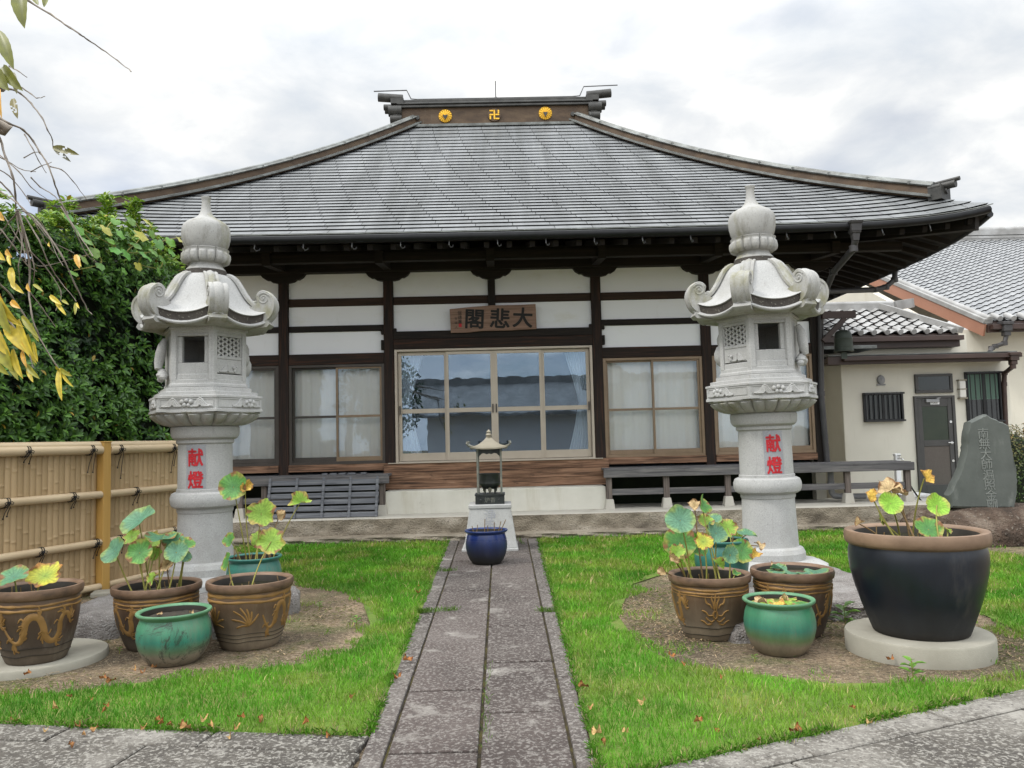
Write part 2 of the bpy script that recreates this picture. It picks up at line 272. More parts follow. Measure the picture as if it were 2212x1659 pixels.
M['rim_teal'] = pm('rim_teal', [(.03, .13, .11), (.05, .19, .15)], 7, rough=.35, bump=.1)
M['rim_blue'] = pm('rim_blue', [(.010, .02, .085), (.022, .045, .16)], 7, rough=.3, bump=.1)
M['ochre'] = pm('ochre', [(.18, .095, .026), (.27, .15, .045)], 9, rough=.6, bump=.3)
M['pot_inner'] = pm('pot_inner', [(.012, .010, .008), (.035, .028, .02)], 6, rough=.7)

# ------------------------------------------------------------------ helpers: objects and meshes
def tag(o, label=None, cat=None, group=None, kind=None):
    if label: o['label'] = label
    if cat: o['category'] = cat
    if group: o['group'] = group
    if kind: o['kind'] = kind
    return o
def thing(name, label, cat, loc=(0, 0, 0), rz=0.0, group=None):
    o = bpy.data.objects.new(name, None); COL.objects.link(o); o.location = loc; o.rotation_euler = (0, 0, rz)
    o.empty_display_size = .2
    return tag(o, label, cat, group)
def copy_tree(o, parent=None):
    c = o.copy(); COL.objects.link(c); c.parent = parent
    for ch in list(o.children): copy_tree(ch, c)
    return c
class MB:
    def __init__(s): s.v = []; s.f = []; s.mi = []; s.k = 0; s.attr = []; s.col = []; s.a = 0.0; s.c = (1, 1, 1)
    def add(s, vs, fs):
        o = len(s.v); s.v += [tuple(p) for p in vs]; s.attr += [s.a]*len(vs); s.col += [s.c]*len(vs)
        for f_ in fs: s.f.append([o+i for i in f_]); s.mi.append(s.k)
        return o
    def hexa(s, p):   # 8 points: bottom 0-3 ccw, top 4-7
        s.add(p, [(3, 2, 1, 0), (4, 5, 6, 7), (0, 1, 5, 4), (1, 2, 6, 5), (2, 3, 7, 6), (3, 0, 4, 7)])
    def box(s, x0, x1, y0, y1, z0, z1):
        s.hexa([(x0, y0, z0), (x1, y0, z0), (x1, y1, z0), (x0, y1, z0), (x0, y0, z1), (x1, y0, z1), (x1, y1, z1), (x0, y1, z1)])
    def obox(s, c, ax, ay, az):
        c = Vector(c); ax = Vector(ax); ay = Vector(ay); az = Vector(az)
        s.hexa([c-ax-ay-az, c+ax-ay-az, c+ax+ay-az, c-ax+ay-az, c-ax-ay+az, c+ax-ay+az, c+ax+ay+az, c-ax+ay+az])
    def beam(s, a, b, w_, h, upv=(0, 0, 1)):
        a = Vector(a); b = Vector(b); d = (b-a); l = d.length; d /= l; u = Vector(upv); sd_ = d.cross(u).normalized(); u = sd_.cross(d)
        s.obox((a+b)/2, d*(l/2), sd_*(w_/2), u*(h/2))
    def grid(s, nu, nv, fn, cu=False):
        vs = [fn(i/nu, j/nv) for j in range(nv+1) for i in range(nu+(0 if cu else 1))]
        w_ = nu if cu else nu+1; fs = []
        for j in range(nv):
            for i in range(nu):
                i2 = (i+1) % nu if cu else i+1; fs.append((j*w_+i, j*w_+i2, (j+1)*w_+i2, (j+1)*w_+i))
        return s.add(vs, fs)
    def lathe(s, prof, n=32, c=(0, 0, 0), fn=None, cap=(True, True), a0=0.0):
        vs = []
        for j, (r, z) in enumerate(prof):
            for i in range(n):
                th = a0+2*PI*i/n; rr = r*(fn(th, j/(len(prof)-1)) if fn else 1)
                vs.append((c[0]+rr*cos(th), c[1]+rr*sin(th), c[2]+z))
        fs = [(j*n+i, j*n+(i+1) % n, (j+1)*n+(i+1) % n, (j+1)*n+i) for j in range(len(prof)-1) for i in range(n)]
        if cap[0]: fs.append(tuple(range(n-1, -1, -1)))
        if cap[1]: fs.append(tuple((len(prof)-1)*n+i for i in range(n)))
        return s.add(vs, fs)
    def tube(s, pts, r, n=6, cap=True):
        pts = [Vector(p) for p in pts]; k = len(pts); rs = r if isinstance(r, (list, tuple)) else [r]*k
        vs = []; pu = None
        for i, p in enumerate(pts):
            d = (pts[min(i+1, k-1)]-pts[max(i-1, 0)])
            if d.length < 1e-9: d = Vector((0, 0, 1))
            d.normalize()
            if pu is None: pu = d.orthogonal().normalized()
            u_ = (pu-d*pu.dot(d)); u_ = u_.normalized() if u_.length > 1e-6 else d.orthogonal().normalized(); pu = u_; w_ = d.cross(u_)
            for j in range(n):
                th = 2*PI*j/n; vs.append(p+(u_*cos(th)+w_*sin(th))*rs[i])
        fs = [(i*n+j, i*n+(j+1) % n, (i+1)*n+(j+1) % n, (i+1)*n+j) for i in range(k-1) for j in range(n)]
        if cap: fs += [tuple(range(n-1, -1, -1)), tuple((k-1)*n+j for j in range(n))]
        return s.add(vs, fs)
    def prism(s, poly, A, U, V, W):   # poly (u,v) in plane A+uU+vV, extruded by W
        A = Vector(A); U = Vector(U); V = Vector(V); W = Vector(W); n = len(poly)
        vs = [A+U*u_+V*v_ for u_, v_ in poly]; vs += [p+W for p in vs]
        s.add(vs, [tuple(range(n-1, -1, -1)), tuple(range(n, 2*n))]+[(i, (i+1) % n, n+(i+1) % n, n+i) for i in range(n)])
    def ball(s, c, r, n=10, sc=(1, 1, 1)):
        k = max(4, n//2); vs = [(c[0], c[1], c[2]-r*sc[2])]
        for j in range(1, k):
            ph = -PI/2+PI*j/k
            for i in range(n): th = 2*PI*i/n; vs.append((c[0]+r*sc[0]*cos(ph)*cos(th), c[1]+r*sc[1]*cos(ph)*sin(th), c[2]+r*sc[2]*sin(ph)))
        vs.append((c[0], c[1], c[2]+r*sc[2])); fs = [(0, 1+(i+1) % n, 1+i) for i in range(n)]
        for j in range(k-2):
            for i in range(n): fs.append((1+j*n+i, 1+j*n+(i+1) % n, 1+(j+1)*n+(i+1) % n, 1+(j+1)*n+i))
        b_ = 1+(k-2)*n; fs += [(b_+i, b_+(i+1) % n, len(vs)-1) for i in range(n)]
        return s.add(vs, fs)
    def build(s, name, mats, parent=None, smooth=35, off=(0, 0, 0), attr=None, col=False, recalc=False):
        me = bpy.data.meshes.new(name); o0 = Vector(off)
        me.from_pydata([(p[0]-o0.x, p[1]-o0.y, p[2]-o0.z) for p in s.v], [], s.f)
        if not isinstance(mats, (list, tuple)): mats = [mats]
        for q in mats: me.materials.append(M[q] if isinstance(q, str) else q)
        if len(mats) > 1: me.polygons.foreach_set('material_index', s.mi)
        if attr: me.attributes.new(attr, 'FLOAT', 'POINT').data.foreach_set('value', s.attr)
        if col: me.attributes.new('Col', 'FLOAT_COLOR', 'POINT').data.foreach_set('color', [x for c_ in s.col for x in (*c_, 1)])
        if recalc:
            bm = bmesh.new(); bm.from_mesh(me); bmesh.ops.recalc_face_normals(bm, faces=bm.faces); bm.to_mesh(me); bm.free()
        if smooth:
            me.shade_smooth(); me.set_sharp_from_angle(angle=R(smooth))
        me.update(); o = bpy.data.objects.new(name, me); COL.objects.link(o)
        if parent: o.parent = parent
        return o
def bevel(o, wd=.006, seg=2):
    b_ = o.modifiers.new('bevel', 'BEVEL'); b_.width = wd; b_.segments = seg; b_.limit_method = 'ANGLE'; b_.angle_limit = R(40); return o
def boxpart(name, mat, parent, x0, x1, y0, y1, z0, z1, off=(0, 0, 0), bv=.006):
    q = MB(); q.box(x0, x1, y0, y1, z0, z1); o = q.build(name, mat, parent, 0, off)
    if bv: bevel(o, bv, 1)
    return o
def letters(name, txt, size, mat, parent, mw, extrude=.003, bold=.0, sx=1.0, heavy=0):
    cu = bpy.data.curves.new(name, 'FONT'); cu.body = txt; cu.size = size; cu.extrude = extrude; cu.offset = 0; cu.align_x = 'CENTER'; cu.align_y = 'CENTER'
    tmp = bpy.data.objects.new(name+'_tmp', cu); COL.objects.link(tmp); bpy.context.view_layer.update()
    me = bpy.data.meshes.new_from_object(tmp.evaluated_get(bpy.context.evaluated_depsgraph_get())); bpy.data.objects.remove(tmp)
    me.name = name; me.materials.clear(); me.materials.append(M[mat])
    if len(me.vertices):
        xs = [p.co for p in me.vertices]; c = (sum((Vector((min(p[i] for p in xs), max(p[i] for p in xs), 0)) for i in [0]), Vector())); cxm = (min(p.x for p in xs)+max(p.x for p in xs))/2; cym = (min(p.y for p in xs)+max(p.y for p in xs))/2
        me.transform(Matrix.Translation((-cxm, -cym, 0)))
        if sx != 1: me.transform(Matrix.Diagonal((sx, 1, 1, 1)))
    if heavy:
        bm = bmesh.new()
        for i, (dx, dy) in enumerate(((0, 0), (1, .3), (-1, -.3), (.4, -1), (-.4, 1), (.8, .8), (-.8, -.8), (.8, -.7), (-.8, .7))):
            c_ = me.copy(); c_.transform(Matrix.Translation((dx*heavy, dy*heavy, .00025*i))); bm.from_mesh(c_); bpy.data.meshes.remove(c_)
        bm.to_mesh(me); bm.free()
    me.transform(mw); o = bpy.data.objects.new(name, me); COL.objects.link(o)
    if parent: o.parent = parent
    return o
FACE = Matrix.Rotation(PI/2, 4, 'X')            # text plane turned to face -Y
def rawmesh(name, V, F3, mat, col=None, smooth=False, parent=None):
    me = bpy.data.meshes.new(name); nv = len(V); nf, k = F3.shape
    me.vertices.add(nv); me.vertices.foreach_set('co', V.astype(np.float32).ravel())
    me.loops.add(nf*k); me.loops.foreach_set('vertex_index', F3.astype(np.int32).ravel())
    me.polygons.add(nf); me.polygons.foreach_set('loop_start', np.arange(0, nf*k, k, dtype=np.int32))
    if smooth: me.polygons.foreach_set('use_smooth', np.ones(nf, dtype=bool))
    me.update(calc_edges=True); me.materials.append(M[mat])
    if col is not None: me.attributes.new('Col', 'FLOAT_COLOR', 'POINT').data.foreach_set('color', np.hstack([col, np.ones((nv, 1))]).astype(np.float32).ravel())
    o = bpy.data.objects.new(name, me); COL.objects.link(o)
    if parent: o.parent = parent
    return o
def unit(a): return a/np.maximum(1e-9, np.linalg.norm(a, axis=1, keepdims=True))
def leafcloud(name, pos, dr, nm, ln, wd, col, mat, parent=None, fold=.22, droop=.12):
    dr = unit(dr); sd_ = unit(np.cross(dr, nm)); nm = np.cross(sd_, dr); ln = ln[:, None]; wd = wd[:, None]
    b_ = pos; c_ = pos+dr*ln*.5+nm*0; t_ = pos+dr*ln-nm*ln*droop
    l_ = pos+dr*ln*.42+sd_*wd+nm*wd*fold*2; r_ = pos+dr*ln*.42-sd_*wd+nm*wd*fold*2
    l2 = pos+dr*ln*.74+sd_*wd*.62+nm*wd*fold; r2 = pos+dr*ln*.74-sd_*wd*.62+nm*wd*fold
    V = np.stack([b_, l_, l2, t_, r2, r_, c_], 1).reshape(-1, 3); n = len(pos)
    base = np.array([(0, 6, 1), (1, 6, 2), (2, 6, 3), (6, 4, 3), (6, 5, 4), (0, 5, 6)])
    F_ = (base[None]+(np.arange(n)*7)[:, None, None]).reshape(-1, 3)
    cc = np.repeat(col, 7, 0).reshape(n, 7, 3).copy(); cc[:, 6] *= .85
    return rawmesh(name, V, F_, mat, cc.reshape(-1, 3), True, parent)

# ================================================================== SETTING
q = MB(); q.grid(8, 8, lambda u, v: (-150+300*u, -120+330*v, 0)); tag(q.build('ground', 'soil', smooth=0), kind='structure')
# --- path of two slab columns between border stones
def gline(a, b):
    A, B = G(*a), G(*b)
    return lambda Y: A.x+(B.x-A.x)*(Y-A.y)/(B.y-A.y)
xl0 = gline((975, 1160), (773, 1659)); xl1 = gline((994, 1167), (829, 1659)); xc = gline((1062, 1226), (1035, 1659))
xr1 = gline((1139, 1167), (1241, 1659)); xr0 = gline((1157, 1150), (1288, 1659))
YS, YE = -3.0, 12.05
q = MB(); q.hexa([(x, y, z) for z in (-.05, .009) for x, y in ((xl0(YS)+.02, YS), (xr0(YS)-.02, YS), (xr0(YE)-.02, YE), (xl0(YE)+.02, YE))]); tag(q.build('path_bed', 'joint', smooth=0), kind='structure')
def slab(q, fa, fb, y0, y1, z, g=.009):
    q.a = random.uniform(.15, .85); dz = random.uniform(-.003, .003); t_ = [random.uniform(-.003, .003) for _ in range(4)]
    a = [(fa(y0)+g, y0+g), (fb(y0)-g, y0+g), (fb(y1)-g, y1-g), (fa(y1)+g, y1-g)]
    q.hexa([(x, y, -.02) for x, y in a]+[(x, y, z+dz+t_[i]) for i, (x, y) in enumerate(a)])
ysl = [YS, -1.6, -.4, .7, 1.8, 2.9]+[G(1045, y).y for y in (1638, 1502, 1332, 1283, 1241)]+[9.9, 10.8, 11.5, YE]
ysr = [YS, -2.0, -.9, .3, 1.4, 2.5, 3.35]+[G(1060, y).y for y in (1553, 1442, 1362, 1302, 1257, 1224)]+[10.4, 11.3, YE]
q = MB()
for a, b in zip(ysl, ysl[1:]): slab(q, xl1, xc, a, b, .036)
for a, b in zip(ysr, ysr[1:]): slab(q, xc, xr1, a, b, .036)
o = tag(q.build('path', 'slab', smooth=0, attr='tone'), kind='structure'); bevel(o, .006, 2)
q = MB(); y = YS
ysb = [YS, -1.9, -.7, .6, 1.8, 3.0]+[G(900, yy).y for yy in (1462, 1335, 1230)]+[10.6, YE]
for a, b in zip(ysb, ysb[1:]): slab(q, xl0, xl1, a, b, .03+random.uniform(-.006, .006), .008)
ysb2 = [YS, -1.3, 0.2, 1.5, 2.7]+[G(1180, yy).y for yy in (1475, 1330, 1240)]+[10.2, YE]
for a, b in zip(ysb2, ysb2[1:]): slab(q, xr1, xr0, a, b, .03+random.uniform(-.006, .006), .008)
o = tag(q.build('path_border', 'border', smooth=0, attr='tone'), kind='structure'); bevel(o, .008, 2)
# --- paving toward the viewer, left and right of the path
q = MB()
def strip(q, a, b, wd, z, nseg, toward=-1):
    A = Vector((a.x, a.y, 0)); B = Vector((b.x, b.y, 0)); d = (B-A)/nseg; nn = Vector((d.y, -d.x, 0)).normalized()
    if nn.y > 0: nn = -nn
    for i in range(nseg):
        q.a = random.uniform(.2, .8); p0 = A+d*(i+.006); p1 = A+d*(i+.994); dz = random.uniform(-.003, .003)
        a4 = [p0+nn*wd, p1+nn*wd, p1, p0]; 
        if (a4[1]-a4[0]).cross(a4[3]-a4[0]).z < 0: a4 = a4[::-1]
        q.hexa([(p.x, p.y, -.02) for p in a4]+[(p.x, p.y, z+dz) for p in a4])
    return nn
pl0, pl1 = G(-420, 1562), G(788, 1603); pr0, pr1 = G(1476, 1660), G(2212, 1498)
nn = strip(q, pl0, Vector(pl1)+Vector((.03, 0, 0)), .20, .03, 4)
for k in range(5): strip(q, Vector(pl0)+nn*(.215+k*.62), Vector(pl1)+nn*(.215+k*.62)+Vector((.055+.01*k, 0, 0)), .60, .028, 3+(k % 2))
pr0 = pr0-(pr1-pr0).normalized()*.35; pr1 = pr1+(pr1-pr0).normalized()*2
nn = strip(q, pr0, pr1, .20, .03, 5)
for k in range(6): strip(q, Vector(pr0)+nn*(.215+k*.62)+Vector((.0, 0, 0)), Vector(pr1)+nn*(.215+k*.62), .60, .028, 6+(k % 2))
o = tag(q.build('paving', 'paving', smooth=0, attr='tone'), kind='structure'); bevel(o, .006, 1)
q = MB(); a4 = [Vector(pl0)+Vector((0, -.1, 0)), Vector(pl1)+Vector((0, -.1, 0)), Vector((-.9, -3, 0)), Vector((-9, -3, 0))]
q.add([(p.x, p.y, .006) for p in a4], [(3, 2, 1, 0)]); a4 = [Vector(pr0), Vector((.5, -3, 0)), Vector((12, -3, 0)), Vector(pr1)]
q.add([(p.x, p.y, .006) for p in a4], [(0, 1, 2, 3)]); tag(q.build('paving_bed', 'joint', smooth=0), kind='structure')

# --- lawn: turf sheet and blades
LL = [(977, 1162), (912, 1330), (800, 1602), (700, 1590), (560, 1590), (300, 1589), (0, 1575), (-420, 1560), (-380, 1490), (-150, 1505), (0, 1504), (120, 1500), (250, 1484), (400, 1466), (500, 1452), (650, 1438), (765, 1405), (800, 1350), (778, 1288), (655, 1256), (610, 1235), (540, 1200), (480, 1178), (440, 1168)]
LR = [(1157, 1152), (1290, 1659), (1320, 1760), (1472, 1661), (2212, 1498), (2330, 1474), (2420, 1450), (2420, 1438), (2330, 1458), (2212, 1474), (2000, 1478), (1800, 1480), (1690, 1466), (1600, 1456), (1480, 1440), (1385, 1402), (1335, 1332), (1365, 1264), (1440, 1240), (1560, 1228), (1830, 1255), (2125, 1330), (2212, 1372), (2420, 1425), (2500, 1240), (2212, 1205), (2130, 1196), (2030, 1185), (2030, 1146), (1700, 1143)]
def inpoly(x, y, poly):
    c = np.zeros(len(x), bool); n = len(poly)
    for i in range(n):
        x1, y1 = poly[i]; x2, y2 = poly[(i+1) % n]
        t_ = ((y1 > y) != (y2 > y)); xi = (x2-x1)*(y-y1)/((y2-y1) if abs(y2-y1) > 1e-9 else 1e-9)+x1
        c ^= t_ & (x < xi)
    return c
def vnoise(x, y, s, seed):
    g = np.random.default_rng(seed).random((64, 64)); u = x*s; v = y*s; i = np.floor(u).astype(int); j = np.floor(v).astype(int); fu = u-i; fv = v-j
    fu = fu*fu*(3-2*fu); fv = fv*fv*(3-2*fv); a = g[i % 64, j % 64]; b_ = g[(i+1) % 64, j % 64]; c_ = g[i % 64, (j+1) % 64]; d_ = g[(i+1) % 64, (j+1) % 64]
    return (a*(1-fu)+b_*fu)*(1-fv)+(c_*(1-fu)+d_*fu)*fv
def edge_dist(x, y, poly):
    d = np.full(len(x), 9.9); n = len(poly)
    for i in range(n):
        a = np.array(poly[i]); b_ = np.array(poly[(i+1) % n]); ab = b_-a; t_ = np.clip(((x-a[0])*ab[0]+(y-a[1])*ab[1])/max(1e-9, ab@ab), 0, 1)
        d = np.minimum(d, np.hypot(x-a[0]-t_*ab[0], y-a[1]-t_*ab[1]))
    return d
def lawn(name, px, seed, hard, n_per=5200):
    poly = [tuple(G(*p))[:2] for p in px]; r = np.random.default_rng(seed)
    xs = [p[0] for p in poly]; ys = [p[1] for p in poly]
    q = MB(); q.add([(x, y, .010) for x, y in poly], [tuple(range(len(poly)))]); o = q.build(name+'_turf', 'turf', smooth=0, recalc=True)
    if o.data.polygons[0].normal.z < 0: o.data.flip_normals()
    tag(o, kind='structure')
    A = (max(xs)-min(xs)+.3)*(max(ys)-min(ys)+.3); n = int(A*n_per)
    x = r.uniform(min(xs)-.15, max(xs)+.15, n); y = r.uniform(min(ys)-.15, max(ys)+.15, n)
    ins = inpoly(x, y, poly); ed = edge_dist(x, y, poly); sgn = np.where(ins, ed, -ed)
    far = np.clip((y-4.5)/8, 0, 1); keep = r.random(n) < (1-.55*far)
    nz = vnoise(x, y, 2.2, seed)*.6+vnoise(x, y, 6, seed+1)*.4
    # ragged edge: over the bare soil the grass thins out, over stone it overhangs a little
    stone = (x > xl0(y)-.28) & (x < xr0(y)+.28)
    for (a, b_) in ((pl0, pl1), (pr0, pr1)): stone |= np.abs(y-(a.y+(b_.y-a.y)*(x-a.x)/(b_.x-a.x))) < .28
    keep &= (sgn > (nz-.56)*.62) | (ins & (ed > .12) & (r.random(n) < .96)) | (stone & (sgn > -.12))
    bald = vnoise(x, y, 1.1, seed+2)*.5+vnoise(x, y, 3.1, seed+3)*.5; keep &= ~((bald > .72) & (r.random(n) < .35))
    pxl = (x > xl0(y)-.025) & (x < xr0(y)+.025) & (y < YE); tuft = (~ins) & (sgn > -.75) & (vnoise(x, y, 4.2, seed+9) > .80) & (r.random(n) < .22); keep = keep | tuft; keep &= ~pxl
    for (a, b_) in ((pl0, pl1), (pr0, pr1)):   # not on the paving
        t_ = (x-a.x)/(b_.x-a.x); yl = a.y+(b_.y-a.y)*t_; keep &= ~((t_ > 0) & (t_ < 1) & (y < yl-.07*r.random(n)**1.5))
    x = x[keep]; y = y[keep]; n = len(x); far = np.clip((y-4.5)/8, 0, 1); bald = bald[keep]; sgn = sgn[keep]
    h = r.gamma(6, .0062, n)*(1+.2*far)*np.where((sgn < .05) & ~stone[keep], .75, 1); h = np.clip(h, .012, .085); wd = .0021*(1+1.6*far)*r.uniform(.7, 1.3, n)
    th = r.uniform(0, 2*PI, n); ln = r.uniform(.15, .9, n); lx = np.cos(th)*ln*h; ly = np.sin(th)*ln*h; ph = r.uniform(0, 2*PI, n)
    sx = np.cos(ph)*wd; sy = np.sin(ph)*wd; z0 = np.full(n, .008)
    V = np.stack([np.stack([x-sx, y-sy, z0], 1), np.stack([x+sx, y+sy, z0], 1), np.stack([x+lx*.45+sx*.8, y+ly*.45+sy*.8, z0+h*.62], 1), np.stack([x+lx*.45-sx*.8, y+ly*.45-sy*.8, z0+h*.62], 1), np.stack([x+lx, y+ly, z0+h*.9], 1)], 1)
    F_ = np.array([(0, 1, 2), (0, 2, 3), (3, 2, 4)])[None]+(np.arange(n)*5)[:, None, None]
    tone = (vnoise(x, y, 1.5, seed+5)*.5+vnoise(x, y, 5, seed+6)*.5)[:, None]
    g0 = np.array((.062, .205, .014)); g1 = np.array((.15, .385, .027)); g2 = np.array((.27, .34, .055)); dry = np.array((.50, .40, .19))
    col = g0+(g1-g0)*np.clip(tone*1.5-.25, 0, 1); k2 = np.clip((bald[:, None]-.46)*2.6, 0, .85); col = col*(1-k2)+g2*k2
    ed_ = np.clip(1-sgn/.16, 0, 1)[:, None]*.30*r.random((n, 1)); col = col*(1-ed_)+np.array((.25, .24, .07))*ed_
    dm = (r.random(n) < .035+.10*(bald > .62)); col[dm] = dry*r.uniform(.7, 1.1, (dm.sum(), 1)); col *= r.uniform(.72, 1.28, (n, 1))
    o = rawmesh(name, V.reshape(-1, 3), F_.reshape(-1, 3), 'blade', np.repeat(col, 5, 0))
    return tag(o, 'short green grass of the lawn beside the stone path', 'grass', kind='stuff')
o = lawn('grass', LL, 11, None); o['label'] = 'short green lawn grass left of the stone path'
o = lawn('grass', LR, 23, None); o['label'] = 'short green lawn grass right of the stone path'
# shaggy fringe where the turf meets the stone
r = np.random.default_rng(15); pp = []; dd = []
for (a, b_, n_, sx_, sy_) in ((pl0, pl1, 2600, 0, -1), (pr0, pr1, 4200, .2, -1), (Vector((xl0(4.2), 4.2, 0)), Vector((xl0(12), 12, 0)), 2600, 1, 0), (Vector((xr0(3.6), 3.6, 0)), Vector((xr0(12), 12, 0)), 2600, -1, 0)):
    t_ = r.random(n_)**(1 if sx_ in (0, .2) else 1.6); pp.append(np.stack([a.x+(b_.x-a.x)*t_-sx_*.03*r.random(n_), a.y+(b_.y-a.y)*t_-sy_*.03*r.random(n_), np.full(n_, .012)], 1)); k_ = r.random(n_) > .45*vnoise(t_*20, t_*3, 1.0, 61)
    dd.append(np.stack([sx_*.6+r.normal(0, .5, n_), sy_*.6+r.normal(0, .5, n_), r.uniform(.35, 1.4, n_)], 1))
pp = np.vstack(pp); dd = np.vstack(dd); n_ = len(pp); kp = vnoise(pp[:, 0]*1.5+pp[:, 1], pp[:, 1], 3.0, 63) > .30; pp = pp[kp]; dd = dd[kp]; n_ = len(pp)
cc = np.where(r.random((n_, 1)) < .16, np.array((.46, .40, .22)), np.array((.13, .33, .026)))*r.uniform(.6, 1.2, (n_, 1))
o = leafcloud('edge_grass', pp, dd, r.normal(0, 1, (n_, 3)), r.uniform(.025, .065, n_), np.full(n_, .0016), cc, 'blade', None, .1, .3)
tag(o, 'longer shaggy grass blades along the stone edges', 'grass', kind='stuff')
# tufts in the path joints
r = np.random.default_rng(5); pp = []
for (ax, ay, bx, by, n_) in ((905, 1333, 990, 1327, 420), (945, 1241, 985, 1240, 130), (1165, 1330, 1200, 1330, 170), (1048, 1640, 1055, 1440, 60), (1120, 1170, 1128, 1182, 60), (838, 1480, 850, 1470, 40)):
    a, b_ = G(ax, ay), G(bx, by); t_ = r.random(n_); t_ = t_*t_ if n_ > 300 else t_
    pp.append(np.stack([a.x+(b_.x-a.x)*t_+r.normal(0, .012, n_), a.y+(b_.y-a.y)*t_+r.normal(0, .018, n_), np.full(n_, .03)], 1))
pp = np.vstack(pp); n_ = len(pp); dr = np.stack([r.normal(0, .5, n_), r.normal(0, .5, n_), np.ones(n_)], 1)
cc = np.array((.10, .20, .02))*r.uniform(.6, 1.5, (n_, 1))
o = leafcloud('joint_grass', pp, dr, r.normal(0, 1, (n_, 3)), r.uniform(.025, .06, n_), np.full(n_, .0016), cc, 'blade')
tag(o, 'tufts of grass growing in the joints of the stone path', 'grass', kind='stuff')
# straw and moss litter on the bare soil
def inany(x, y): 
    return inpoly(x, y, [tuple(G(*p))[:2] for p in LL]) | inpoly(x, y, [tuple(G(*p))[:2] for p in LR])
n_ = 90000; x = r.uniform(-5.2, 7.0, n_); y = r.uniform(4.5, 9.5, n_); nz = vnoise(x, y, 1.7, 77); kp = ((x > 0) | (r.random(n_) < .45)) & ~inany(x, y) & ((x < xl0(y)-.05) | (x > xr0(y)+.05)) & (r.random(n_) < np.clip((nz-.38)*3.5, .04, 1))
t_ = (x-pl0.x)/(pl1.x-pl0.x); kp &= ~((x < 0) & (y < pl0.y+(pl1.y-pl0.y)*t_)); t_ = (x-pr0.x)/(pr1.x-pr0.x); kp &= ~((x > .3) & (y < pr0.y+(pr1.y-pr0.y)*t_))
x = x[kp]; y = y[kp]; n_ = len(x); pp = np.stack([x, y, r.uniform(.002, .012, n_)], 1); th = r.uniform(0, 2*PI, n_)
dr = np.stack([np.cos(th), np.sin(th), r.uniform(.0, .45, n_)], 1); sel = r.random((n_, 1)); nz = vnoise(x, y, 2.3, 78)[:, None]
cc = np.where(sel < .62, np.array((.52, .385, .24)), np.where(sel < .8, np.array((.15, .10, .055)), np.array((.11, .13, .03))))*r.uniform(.5, 1.15, (n_, 1))
cc = np.where((x < 0)[:, None] & (r.random((n_, 1)) < .55), np.array((.13, .125, .035))*r.uniform(.5, 1.3, (n_, 1)), cc)
cc = np.where((nz > .62) & (sel > .35), np.array((.13, .17, .035))*r.uniform(.6, 1.2, (n_, 1)), cc)
o = leafcloud('straw', pp, dr, np.tile((0, 0, 1.), (n_, 1)), r.uniform(.02, .06, n_), r.uniform(.0016, .0038, n_), cc, 'dryleaf')
tag(o, 'dry straw and moss lying on the bare soil around the pots', 'straw', kind='stuff')

# --- terrace of old concrete along the temple and the yard slab by the house
ZT = .335
q = MB()
def rough_box(q, x0, x1, y0, y1, z0, z1, nx, seed, amp):
    rr = random.Random(seed); ph = [rr.uniform(0, 9) for _ in range(6)]
    jy = lambda x, z: amp*(sin(x*3.1+ph[0])+sin(x*7.7+ph[1]+z*9)+.7*sin(x*17+ph[2]+z*31)+.5*sin(x*41+z*63+ph[3]))*.4
    fr = lambda u, v: (x0+(x1-x0)*u, y0+jy(x0+(x1-x0)*u, v)*(1 if 0 < v < 1 else .6), z0+(z1-z0)*v)
    q.k = 1; q.grid(nx, 6, fr); q.k = 0
    tp = lambda u, v: (x0+(x1-x0)*u, (y0+jy(x0+(x1-x0)*u, 1)*.6)*(1-v)+y1*v, z1)
    q.grid(nx, 1, tp); q.add([(x1, y0, z0), (x1, y1, z0), (x1, y1, z1), (x1, y0, z1)], [(0, 1, 2, 3)]); q.add([(x0, y0, z0), (x0, y1, z0), (x0, y1, z1), (x0, y0, z1)], [(3, 2, 1, 0)])
rough_box(q, -6.4, 6.9, 12.44, 14.2, 0, ZT, 260, 3, .022)
o = q.build('terrace', ['concrete', 'concrete_old'], smooth=50); tag(o, kind='structure')
q = MB(); rough_box(q, -6.2, 6.6, 12.05, 12.46, 0, .095, 160, 8, .03); tag(q.build('lower_step', ['concrete_old', 'concrete_old'], smooth=50), kind='structure')
q = MB(); q.box(6.95, 22, 12.3, 30, 0, .06); tag(q.build('yard_slab', 'concrete', smooth=0), kind='structure')

# ================================================================== TEMPLE HALL
F = 13.8                                       # front plane of the posts
T = thing('temple_hall', 'dark timber temple hall with white plaster panels and broad grey hipped roof', 'temple', (0, F, 0)); TO = (0, F, 0)
def XF(x, y, Y=F): return P(x, y, Y).x
def ZF(x, y, Y=F): return P(x, y, Y).z
def tbox(name, mat, x0, x1, y0, y1, z0, z1, parent=None, bv=.006): return boxpart(name, mat, parent or T, x0, x1, y0, y1, z0, z1, TO, bv)
PX = [-5.62, -3.76, -1.94, 1.68, 3.58, 5.50]; PW = .085; MIDX = -.14
zs_top = 4.47; z_r1 = (ZF(730, 644), ZF(730, 661)); z_r2 = (ZF(730, 703), ZF(730, 716)); z_l = (ZF(730, 764), ZF(730, 787)); z_wb = ZF(730, 1003); z_sill = ZF(730, 1018)
z_el = (ZF(862, 716.5), ZF(862, 755)); z_eb = ZF(870, 1000)
for i, x in enumerate(PX):
    tbox('post', 'wood_dark_z' if i in (0, 5) else 'wood_red_z', x-PW, x+PW, F-.03, F+.15, 0.9, 4.6)
tbox('post', 'wood_dark_z', MIDX-.065, MIDX+.065, F-.02, F+.12, z_el[0], 4.6)
bays = [(0, 1), (1, 2), (3, 4), (4, 5)]
